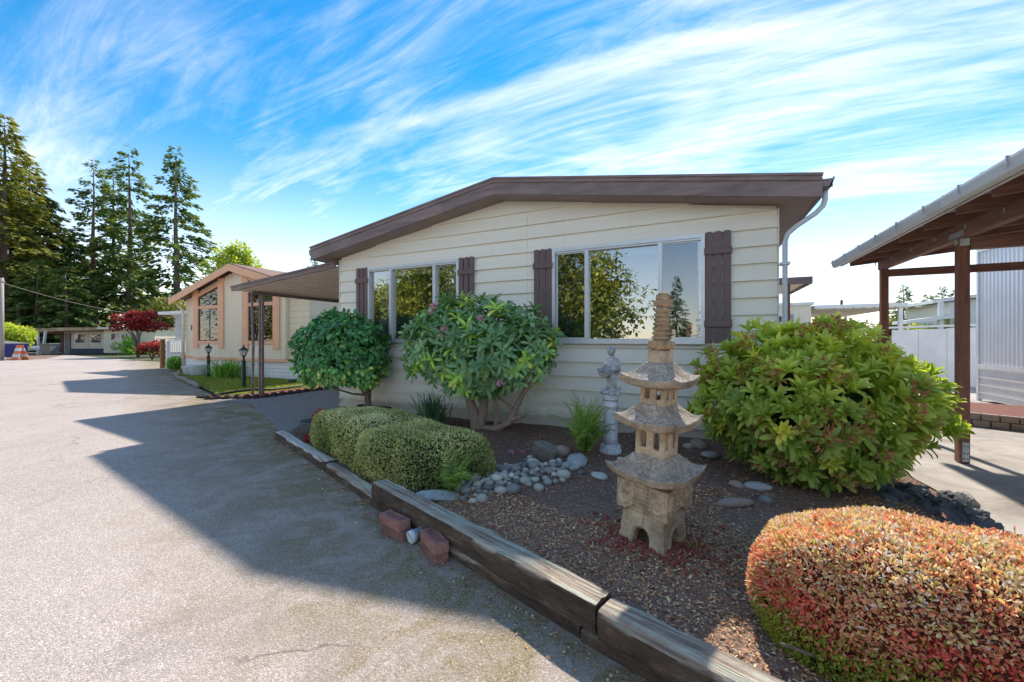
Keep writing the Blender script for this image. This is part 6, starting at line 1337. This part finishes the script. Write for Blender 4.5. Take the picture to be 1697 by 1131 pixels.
broadleaf('birch_tree', 'light yellow-green tree rising behind the salmon trimmed roof', 'tree', at(386, 38), 10.3, 4.6, 6.0, 34, 4500, 0.26, 'leaf_yellowgreen', 11, 1.0, 0.16)
broadleaf('tree', 'green tree behind the bare fir trunks left of the salmon house', 'tree', at(268, 52), 6.5, 9, 0.5, 30, 5000, 0.4, 'leaf_conifer_light', 12, 0.9, 0.16)
broadleaf('yellow_bush', 'golden yellow bush above the white fence', 'shrub', at(1548, 26), 2.6, 3.2, 0.4, 18, 4500, 0.17, 'leaf_yellowgreen', 13, 0.8, 0.05)
broadleaf('olive_bush', 'olive green bush between far carport post and fence', 'shrub', at(1500, 30), 3.4, 3.4, 0.3, 20, 4000, 0.2, 'leaf_conifer_light', 14, 0.9, 0.06)

for (x, y, H, W_, sd, lab) in ((-8.2, -17, 9.2, 8.0, 61, 'big bushy golden green tree across the road mirrored in the right front window'), (-15.5, -18, 7.0, 6.5, 62, 'bushy tree across the road mirrored at the edge of both front windows'), (-21.0, -17, 9.5, 7.0, 63, 'bushy tree across the road mirrored in the right sash of the left window'), (-28.0, -19, 6.2, 8.5, 64, 'low bushy tree across the road mirrored in the middle of the left window'), (-36.0, -18, 9.0, 7.0, 65, 'bushy tree across the road mirrored at the left end of the left window'), (-52.0, -22, 13, 11, 66, 'tall bushy tree across the road mirrored in the right window of the salmon trimmed house'), (-66.0, -23, 14, 12, 67, 'tall bushy tree across the road mirrored in the left window of the salmon trimmed house')):
    t = broadleaf('roadside_tree', lab, 'tree', (x, y), H, W_, 0.6, 70, 9000, 0.34, 'leaf_cedar', sd, 0.9, 0.2); t['group'] = 'bushy trees across the road seen as window reflections'

# ---- gnarled stems
def stems(parent, name, paths, mat='bark_grey', n=10):
    q = MB()
    for (pts, rs) in paths:
        pp = []; rr_ = []
        for i in range(len(pts) - 1):
            for k in range(4):
                t = k / 4; p = Vector(pts[i]).lerp(Vector(pts[i + 1]), t); pp.append(p + Vector((mnoise.noise(p * 9), mnoise.noise(p * 9 + Vector((5, 5, 5))), 0)) * 0.012); rr_.append((rs[i] * (1 - t) + rs[i + 1] * t) * (1 + 0.13 * mnoise.noise(p * 25)))
        pp.append(Vector(pts[-1])); rr_.append(rs[-1]); q.tube(pp, rr_, n)
    return q.build(name, mat, parent, smooth=True)

# ---- rhododendrons: whorls of long leaves; the 300 that show largest are objects of their own
TB = T_big()
def whorled_shrub(parent, center, radii, nwh, Lr, wr, tilt, mat, zmin, colour, seed, lump=0.16, inner=0.5, keep=300, nleaf=(7, 11), test=None):
    r = np.random.default_rng(seed); c = np.array(center); ra = np.array(radii); P = []; D = []; N = []; L = []; Wd = []; C = []; S = []; TIPS = []
    cam_p = np.array([0, 0, 1.37]); made = 0; fi = 0
    while made < nwh:
        if r.random() > 0.35:
            fi += 1; ph = fi * 2.39996; zf = 1 - 2 * ((fi * 0.6180339 * 1.37) % 1.0); rho = 1.0; u = nrm((np.array([math.sqrt(1 - zf * zf) * math.cos(ph), math.sqrt(1 - zf * zf) * math.sin(ph), zf]) + r.normal(0, 0.05, 3))[None])[0]
        else: u = nrm(r.normal(size=(1, 3)))[0]; rho = r.uniform(inner, 1.0)
        k = 1 + lump * mnoise.noise(Vector(u * 2.3 + seed)); p = c + u * ra * rho * k
        if p[2] < zmin or (test and not test(p)): continue
        made += 1
        n_ = nrm((u / ra)[None])[0]; ax = nrm((n_ * 0.75 + np.array([0, 0, 0.55]) + r.normal(0, 0.18, 3))[None])[0]; TIPS.append((p, ax, rho))
        e1 = nrm(np.cross(ax, [0.3, 0.2, 0.9])[None])[0]; e2 = np.cross(ax, e1); m = r.integers(*nleaf); base = colour(r, p, u, rho); a0 = r.uniform(0, 6.28)
        for j in range(m):
            a = a0 + 6.283 * j / m + r.normal(0, 0.16); tl = r.uniform(*tilt) * (0.55 if j % 3 == 0 else 1.0); rad_ = e1 * math.cos(a) + e2 * math.sin(a)
            d = ax * math.cos(tl) + rad_ * math.sin(tl); P.append(p + ax * r.uniform(-0.02, 0.015)); D.append(d); N.append(ax * math.sin(tl) - rad_ * math.cos(tl) + r.normal(0, 0.12, 3))
            l = r.uniform(*Lr); L.append(l); Wd.append(l * r.uniform(*wr)); C.append(np.clip(base + r.normal(0, 0.06), 0, 1)); v = cam_p - p; dist = np.linalg.norm(v); S.append((n_ @ v / dist + 0.25) / dist * l if rho > 0.92 else 0)
    P, D, N, L, Wd, C, S = map(np.array, (P, D, N, L, Wd, C, S)); order = np.argsort(-S); sel = order[:keep]; rest = np.ones(len(P), bool); rest[sel] = False; b = np.array(BASE[parent])
    o = link('foliage', leaf_mesh('foliage', P[rest] - b, D[rest], N[rest], L[rest], Wd[rest], C[rest], TB, mat), parent); o['kind'] = 'stuff'
    BIN = [leaf_mesh('leaf', np.zeros((1, 3)), np.array([[1.0, 0, 0]]), np.array([[0, 0, 1.0]]), np.ones(1), np.ones(1), np.array([(i + 0.5) / 12]), TB, mat) for i in range(12)]
    X = nrm(D); Y = nrm(np.cross(N, X)); Z = np.cross(X, Y)
    for i in sel:
        lf = link('leaf', BIN[min(11, int(C[i] * 12))], parent); x, y, z = X[i] * L[i], Y[i] * Wd[i], Z[i] * L[i]; p = P[i] - b
        lf.matrix_basis = Matrix(((x[0], y[0], z[0], p[0]), (x[1], y[1], z[1], p[1]), (x[2], y[2], z[2], p[2]), (0, 0, 0, 1)))
    return TIPS
def flower_head(n, L, mat, seed, rad=0.03, w=0.35):
    r = np.random.default_rng(seed); u = nrm(r.normal(size=(n, 3)) + np.array([0, 0, 0.5])); l = L * r.uniform(0.6, 1.2, n)
    me = leaf_mesh('flower', u * rad * r.uniform(0.2, 1, n)[:, None], u + r.normal(0, 0.3, (n, 3)), rand_dir(n), l, l * w, r.random(n), T_oval(), mat); return me
# middle rhododendron in front of the wall
rh = thing('rhododendron', 'dark green rhododendron with drooping leaves and a few pink blooms between the front windows', 'shrub', (-2.99, 5.1, 0.06))
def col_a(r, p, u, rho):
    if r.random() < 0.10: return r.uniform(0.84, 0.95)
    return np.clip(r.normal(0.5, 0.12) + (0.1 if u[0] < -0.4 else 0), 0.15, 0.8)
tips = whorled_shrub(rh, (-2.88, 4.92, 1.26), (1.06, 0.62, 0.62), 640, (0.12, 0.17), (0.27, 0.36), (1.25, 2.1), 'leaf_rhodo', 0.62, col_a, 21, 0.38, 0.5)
stems(rh, 'stem', [([(-2.99, 5.1, 0.02), (-3.02, 5.08, 0.25), (-3.12, 5.05, 0.6), (-3.25, 5.0, 1.0), (-3.4, 4.9, 1.3)], [0.085, 0.07, 0.06, 0.045, 0.02]), ([(-2.95, 5.12, 0.02), (-2.88, 5.12, 0.4), (-2.86, 5.1, 0.8), (-2.8, 5.05, 1.3)], [0.08, 0.06, 0.05, 0.02]), ([(-2.9, 5.1, 0.05), (-2.6, 5.05, 0.1), (-2.4, 5.0, 0.22), (-2.3, 5.0, 0.45), (-2.1, 4.95, 0.75), (-1.95, 4.9, 1.0)], [0.06, 0.05, 0.045, 0.04, 0.03, 0.015]), ([(-2.65, 5.08, 0.08), (-2.63, 5.05, 0.35), (-2.66, 5.0, 0.6), (-2.5, 4.95, 0.9)], [0.04, 0.035, 0.03, 0.02]), ([(-2.4, 5.0, 0.24), (-2.25, 4.98, 0.3), (-2.14, 4.95, 0.36)], [0.035, 0.03, 0.02]), ([(-2.36, 5.0, 0.4), (-2.5, 5, 0.5), (-2.62, 5, 0.62)], [0.025, 0.02, 0.015])])
r5 = random.Random(4); fm = [flower_head(26, 0.045, 'petal', i, 0.03, 0.7) for i in range(3)]
for i, (x, y, z) in enumerate(((-3.32, 4.5, 1.82), (-3.0, 4.3, 1.50), (-3.05, 4.32, 1.40), (-2.55, 4.45, 1.62), (-2.25, 4.42, 0.82), (-3.34, 4.5, 1.74))):
    o = link('flower', fm[i % 3], rh); o.location = Vector((x, y, z)) - BASE[rh]; o.rotation_euler = (r5.uniform(-.5, .5), r5.uniform(-.5, .5), r5.uniform(0, 6)); 
# right rhododendron
r2 = thing('rhododendron', 'large light green rhododendron with spent brown flower heads beside the carport post', 'shrub', (1.3, 4.6, 0.06))
def col_b(r, p, u, rho): return np.clip(0.52 + 0.22 * u[2] + 0.06 * u[0] + r.normal(0, 0.1), 0.08, 0.92) if r.random() > 0.03 else 0.97  # leaf tone rises towards the crown top, sunlit yellow put into the colour
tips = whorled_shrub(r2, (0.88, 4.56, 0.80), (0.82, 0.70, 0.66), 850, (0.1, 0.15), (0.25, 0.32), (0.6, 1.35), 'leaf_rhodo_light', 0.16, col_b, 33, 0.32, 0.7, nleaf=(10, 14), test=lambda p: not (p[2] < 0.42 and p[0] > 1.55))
vs, fs = _sphere((0.9, 4.62, 0.78), (0.5, 0.34, 0.36), 24, 14); q = MB(); q.add([tuple(Vector(v) + Vector((1, 1, 1)) * 0.06 * mnoise.noise(Vector(v) * 6)) for v in vs], fs); q.build('shade_core', 'green_core', r2, smooth=True)  # solid dark core stands in for the shaded gaps between the leaves
stems(r2, 'stem', [([(1.33, 4.52, 0.02), (1.27, 4.48, 0.14), (1.2, 4.46, 0.3), (1.12, 4.5, 0.6), (0.9, 4.55, 1.0)], [0.05, 0.042, 0.038, 0.03, 0.015]), ([(1.3, 4.6, 0.02), (1.5, 4.6, 0.4), (1.7, 4.5, 0.7), (1.85, 4.4, 0.85)], [0.045, 0.035, 0.028, 0.012]), ([(1.28, 4.6, 0.05), (1.2, 4.7, 0.5), (1.3, 4.7, 1.0)], [0.04, 0.03, 0.015]), ([(1.25, 4.55, 0.1), (0.8, 4.45, 0.4), (0.4, 4.4, 0.6)], [0.035, 0.025, 0.01])])
fb_ = [flower_head(46, 0.035, 'flower_brown', 50 + i, 0.05, 0.3) for i in range(4)]
cand = [t for t in tips if t[2] > 0.97 and (np.array([0, 0, 1.37]) - t[0]) @ t[1] > 0.1]
rs_ = random.Random(9); rs_.shuffle(cand)
for i, (p, ax, _) in enumerate(cand[:64]):
    o = link('spent_flower', fb_[i % 4], r2); o['kind'] = 'stuff'; o.location = Vector(p + ax * 0.035) - BASE[r2]; o.rotation_euler = Vector(ax).to_track_quat('Z', 'Y').to_euler(); s = rs_.uniform(1.0, 1.7); o.scale = (s, s, s)
# fallen pink flowers on the mulch
for i, (x, y) in enumerate(((-2.07, 3.62), (-1.95, 4.1), (-1.84, 4.18), (-1.66, 4.25), (-1.47, 3.98), (-2.12, 3.95))):
    o = link('fallen_flower', fm[i % 3]); o.location = (x, y, bed_z(x, y) + 0.02); o.rotation_euler = (0.3, 0.2, i); o.scale = (0.7, 0.7, 0.45); tag(o, 'fallen pink blossom lying on the dark mulch below the rhododendron', 'flower', 'fallen pink blossoms')

# ---- round clipped camellia
cm = thing('camellia_tree', 'round clipped glossy dark green camellia tree at the left house corner', 'tree', (-5.2, 5.2, 0.05))
r = np.random.default_rng(77); n = 4600; u = nrm(r.normal(size=(n * 2, 3))); u = u[(u[:, 2] > -0.8)][:n]; n = len(u)
ca = np.array([-5.62, 4.98, 1.16]); lump = 1 + 0.2 * fnoise(u, 2.2, 4.0); pw = 1 / (np.abs(u) ** 2.5).sum(1) ** (1 / 2.5); rho = np.where(r.random(n) < 0.7, r.uniform(0.93, 1.03, n), r.uniform(0.6, 0.95, n))
P = ca + u * (np.array([0.71, 0.6, 0.62]) * (rho * lump * pw)[:, None])
D = u * 0.5 + r.normal(0, 0.45, (n, 3)) + np.array([0, 0, -0.55]); N = u + np.array([0, 0, 0.5]) + r.normal(0, 0.35, (n, 3)); L = r.uniform(0.08, 0.12, n)
C = np.clip(0.36 + 0.16 * r.normal(size=n) + np.where((P[:, 2] < 0.95) & (r.random(n) < 0.55), 0.42, 0), 0, 1)
o = link('foliage', leaf_mesh('foliage', P - np.array(BASE[cm]), D, N, L, L * 0.62, C, TB, 'leaf_camellia'), cm); o['kind'] = 'stuff'
vs, fs = _sphere((-5.62, 4.98, 1.18), (0.5, 0.4, 0.4), 20, 12); q = MB(); q.add(vs, fs); q.build('shade_core', 'green_core', cm, smooth=True)  # dark filler ball, the shade inside the crown given as colour
stems(cm, 'trunk', [([(-5.2, 5.2, 0.0), (-5.22, 5.2, 0.2), (-5.25, 5.19, 0.42), (-5.42, 5.12, 0.68), (-5.6, 5.0, 1.0)], [0.06, 0.055, 0.055, 0.04, 0.02]), ([(-5.23, 5.2, 0.38), (-5.16, 5.16, 0.6), (-5.1, 5.1, 0.9)], [0.045, 0.035, 0.02]), ([(-5.25, 5.19, 0.4), (-5.5, 5.1, 0.42), (-5.8, 5.0, 0.5), (-6.0, 4.95, 0.6)], [0.022, 0.018, 0.014, 0.008]), ([(-5.27, 5.18, 0.45), (-5.45, 5.1, 0.6), (-5.7, 5.0, 0.7)], [0.025, 0.02, 0.01])], 'bark')
q = MB(); q.bar((-5.6, 5.35, 0.12), (-4.9, 5.35, 0.12), 0.12, 0.14); tag(q.build('wood_block', 'scallop_edge', None), 'dark wood block on the ground behind the camellia trunk', 'block')

# ---- clipped hedges
def mound(parent, c, ra, p, rot, n, L, wr, mat, zmin, colour, seed, core, lumpy=0.05, depth=0.10, tmpl=T_small, fs_=3.0):
    r = np.random.default_rng(seed); u = nrm(r.normal(size=(int(n * 1.8), 3)) * np.array(ra)); ra = np.array(ra)
    k = 1 / ((np.abs(u / ra) ** p).sum(1)) ** (1 / p); S = u * k[:, None]; ce, si = math.cos(rot), math.sin(rot)
    Nn = nrm(np.sign(S) * (np.abs(S) / ra) ** (p - 1) / ra)
    Rm = np.array([[ce, si, 0], [-si, ce, 0], [0, 0, 1]]); S = S @ Rm; Nn = Nn @ Rm
    f = fnoise(S, fs_, seed); S = S * (1 + lumpy * f)[:, None]; Pw = S + np.array(c); ok = Pw[:, 2] > zmin; Pw = Pw[ok][:n]; Nn = Nn[ok][:n]; m = len(Pw)
    Pw = Pw - Nn * (r.random(m) ** 2 * depth)[:, None]
    D = Nn * 0.8 + r.normal(0, 0.6, (m, 3)) + np.array([0, 0, 0.25]); N = rand_dir(m) + Nn * 0.6; l = r.uniform(*L, m); C = colour(r, Pw, Nn, m)
    o = link('foliage', leaf_mesh('foliage', Pw - np.array(BASE[parent]), D, N, l, l * r.uniform(*wr, m), C, tmpl(), mat), parent); o['kind'] = 'stuff'
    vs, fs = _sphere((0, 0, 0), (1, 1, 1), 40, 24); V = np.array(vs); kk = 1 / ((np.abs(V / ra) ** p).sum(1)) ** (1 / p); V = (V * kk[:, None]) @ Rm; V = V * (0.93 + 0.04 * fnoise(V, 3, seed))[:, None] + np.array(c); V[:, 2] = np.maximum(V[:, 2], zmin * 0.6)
    q = MB(); q.add(V.tolist(), fs); q.build('hedge_core', core, parent, smooth=True)  # solid core closes see-through gaps; the dark green one paints the shaded inside
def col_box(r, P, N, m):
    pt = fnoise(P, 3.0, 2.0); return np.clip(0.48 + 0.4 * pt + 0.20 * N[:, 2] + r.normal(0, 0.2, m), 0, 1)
bx = thing('boxwood_hedge', 'longer left block of the clipped pale green boxwood hedge behind the low timber', 'hedge', (-3.65, 3.55, 0.04), 0, 'clipped boxwood hedge blocks')
mound(bx, (-3.52, 3.54, 0.18), (0.88, 0.46, 0.32), 4.5, math.radians(-19), 38000, (0.013, 0.027), (0.45, 0.7), 'leaf_box', 0.05, col_box, 3, 'green_core', 0.13, 0.07)
bx = thing('boxwood_hedge', 'nearer right block of the clipped boxwood hedge beside the low fern', 'hedge', (-2.4, 3.2, 0.04), 0, 'clipped boxwood hedge blocks')
mound(bx, (-2.46, 3.15, 0.18), (0.64, 0.46, 0.31), 4.2, math.radians(-14), 34000, (0.013, 0.027), (0.45, 0.7), 'leaf_box', 0.05, col_box, 4, 'green_core', 0.13, 0.07)
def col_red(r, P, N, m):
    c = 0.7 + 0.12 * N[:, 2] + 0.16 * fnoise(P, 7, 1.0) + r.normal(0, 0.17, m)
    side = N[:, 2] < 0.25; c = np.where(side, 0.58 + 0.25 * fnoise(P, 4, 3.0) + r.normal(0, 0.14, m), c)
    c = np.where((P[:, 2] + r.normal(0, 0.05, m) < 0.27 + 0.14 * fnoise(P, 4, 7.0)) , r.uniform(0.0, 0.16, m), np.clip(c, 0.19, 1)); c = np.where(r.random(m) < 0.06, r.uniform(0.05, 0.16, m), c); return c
rd = thing('red_hedge', 'low clipped shrub with orange-red leaves in the right foreground', 'hedge', (0.85, 1.95, 0.1))
RED = dict(c=(0.95, 1.99, 0.27), ra=(0.74, 0.38, 0.375), p=2.7, rot=math.radians(-16))
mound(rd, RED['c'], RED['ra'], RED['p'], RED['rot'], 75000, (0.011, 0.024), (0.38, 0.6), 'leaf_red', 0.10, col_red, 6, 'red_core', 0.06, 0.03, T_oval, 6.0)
q = MB(); rr5 = random.Random(3)
for i in range(9): q.tube([(0.75 + rr5.gauss(0, 0.12), 1.98, 0.06), (0.6 + rr5.gauss(0, 0.25), 1.9 + rr5.gauss(0, 0.1), 0.25)], [0.012, 0.005], 6)
q.build('stem', 'bark', rd)
sm_ = MB(); SP, SD, SN = [], [], []
for i in range(70):
    a = rr5.uniform(0, 6.283); k = math.sqrt(rr5.random()) * 0.9; x = 0.95 + 0.68 * k * math.cos(a); y = 1.97 + 0.34 * k * math.sin(a) - 0.2 * (x - 0.95) * 0.9; z = 0.27 + 0.36 * (1 - k ** 3) ** (1 / 2.7); h = rr5.uniform(0.03, 0.07); tip = Vector((x + rr5.gauss(0, 0.012), y + rr5.gauss(0, 0.012), z + h))
    sm_.tube([(x, y, z - 0.03), tuple(tip)], [0.0018, 0.0008], 4)
    for j in range(7):
        u_ = rr5.random(); SP.append(tuple(Vector((x, y, z)).lerp(tip, u_))); b_ = rr5.uniform(0, 6.283); SD.append((math.cos(b_), math.sin(b_), 0.8)); SN.append((rr5.gauss(0, 1), rr5.gauss(0, 1), 1))
sm_.build('stray_shoot', 'bark', rd)['kind'] = 'stuff'
n_ = len(SP); o = link('shoot_leaves', leaf_mesh('shoot_leaves', np.array(SP) - np.array(BASE[rd]), np.array(SD), np.array(SN), RNG.uniform(0.012, 0.024, n_), RNG.uniform(0.006, 0.011, n_), RNG.uniform(0.5, 0.95, n_), T_oval(), 'leaf_red'), rd); o['kind'] = 'stuff'

# ---- ferns
def fern(label, loc, nf, Lf, lean, seed, pl=0.11):
    r = random.Random(seed); P = []; D = []; N = []; L = []; C = []; st_ = MB()
    for i in range(nf):
        a = 6.283 * i / nf + r.gauss(0, 0.3); ln = Lf * r.uniform(0.6, 1.08); le = lean * r.uniform(0.3, 1.5); dr = np.array([math.cos(a), math.sin(a), 0.0]); side = np.array([-math.sin(a), math.cos(a), 0.0]); pts = []; c0 = r.uniform(0.2, 0.9)
        m = 24
        for j in range(m):
            t = (j + 1) / m; th = math.pi / 2 - le * t * 1.15
            prev = pts[-1] if pts else np.zeros(3); stp = ln / m; pts.append(prev + (dr * math.cos(th) + np.array([0, 0, math.sin(th)])) * stp)
            tg = dr * math.cos(th) + np.array([0, 0, math.sin(th)]); up = np.cross(side, tg) * -1
            if t > 0.14:
                w = pl * (1.3 * t if t < 0.35 else 0.5 * (1 - t) / 0.65 + 0.0) ; w = pl * min(1.0, t * 3.0) * (1 - max(0, t - 0.3) / 0.72) + 0.008
                for s in (-1, 1):
                    P.append(pts[-1]); D.append(side * s + tg * 0.38 + np.array([0, 0, r.gauss(-0.12, 0.1)])); N.append(up + np.array([r.gauss(0, 0.15), r.gauss(0, 0.15), 0.1])); L.append(w * r.uniform(0.85, 1.1)); C.append(min(1, max(0, c0 + r.gauss(0, 0.08))))
        st_.tube([tuple(p) for p in ([np.zeros(3)] + pts)[::4]], 0.0025, 4)
    t = thing('fern', label, 'fern', loc); A = np.array; L = A(L); o = link('fronds', leaf_mesh('fronds', A(P), A(D), A(N), L, L * 0.24, A(C), TB, 'leaf_fern'), t); o['kind'] = 'stuff'; st_.build('rachis', 'leaf_fern', t, local=True); return t
fern('bright green low fern spilling over pebbles beside the boxwood hedge', (-1.88, 2.80, 0.06), 15, 0.46, 1.25, 5, 0.085)
fern('tall upright green fern left of the statue pedestal', (-1.16, 4.36, 0.06), 40, 0.74, 1.0, 6, 0.12)
strap_plant('strap_leaf_plant', 'dark spiky strap leaved plant by the wall behind the boxwood hedge', 'plant', (-3.72, 5.02, 0.05), 110, 0.62, 0.42, 0.014, 'leaf_strap', 31)

# ---- planter bowl
pb = thing('planter_bowl', 'grey stone planter bowl with red leaved plant at the far timber end', 'flower pot', (-4.86, 3.86, 0.03))
q = MB(); q.lathe([(0.11, 0.0), (0.15, 0.03), (0.185, 0.12), (0.2, 0.2), (0.205, 0.215), (0.185, 0.215), (0.17, 0.17)], 26); q.build('bowl', 'pot_grey', pb, smooth=True, local=True)
q = MB(); q.lathe([(0.172, 0.165), (0.17, 0.17)], 26); q.build('soil', 'soil', pb, local=True)
o = link('leaves', leaf_ball('leaves', [(0.04, 0.05, 0.27), (0.0, 0.02, 0.25), (0.08, 0.02, 0.25)], [0.08, 0.06, 0.06], 420, 0.035, 'leaf_pot', 3), pb); o['kind'] = 'stuff'
o = link('red_seedling', leaf_ball('red_seedling', [(0, 0, 0.04)], [0.06], 120, 0.035, 'leaf_pot', 4)); o.location = (-4.6, 3.55, 0.05); tag(o, 'small red leaved seedling at the foot of the boxwood hedge', 'plant')
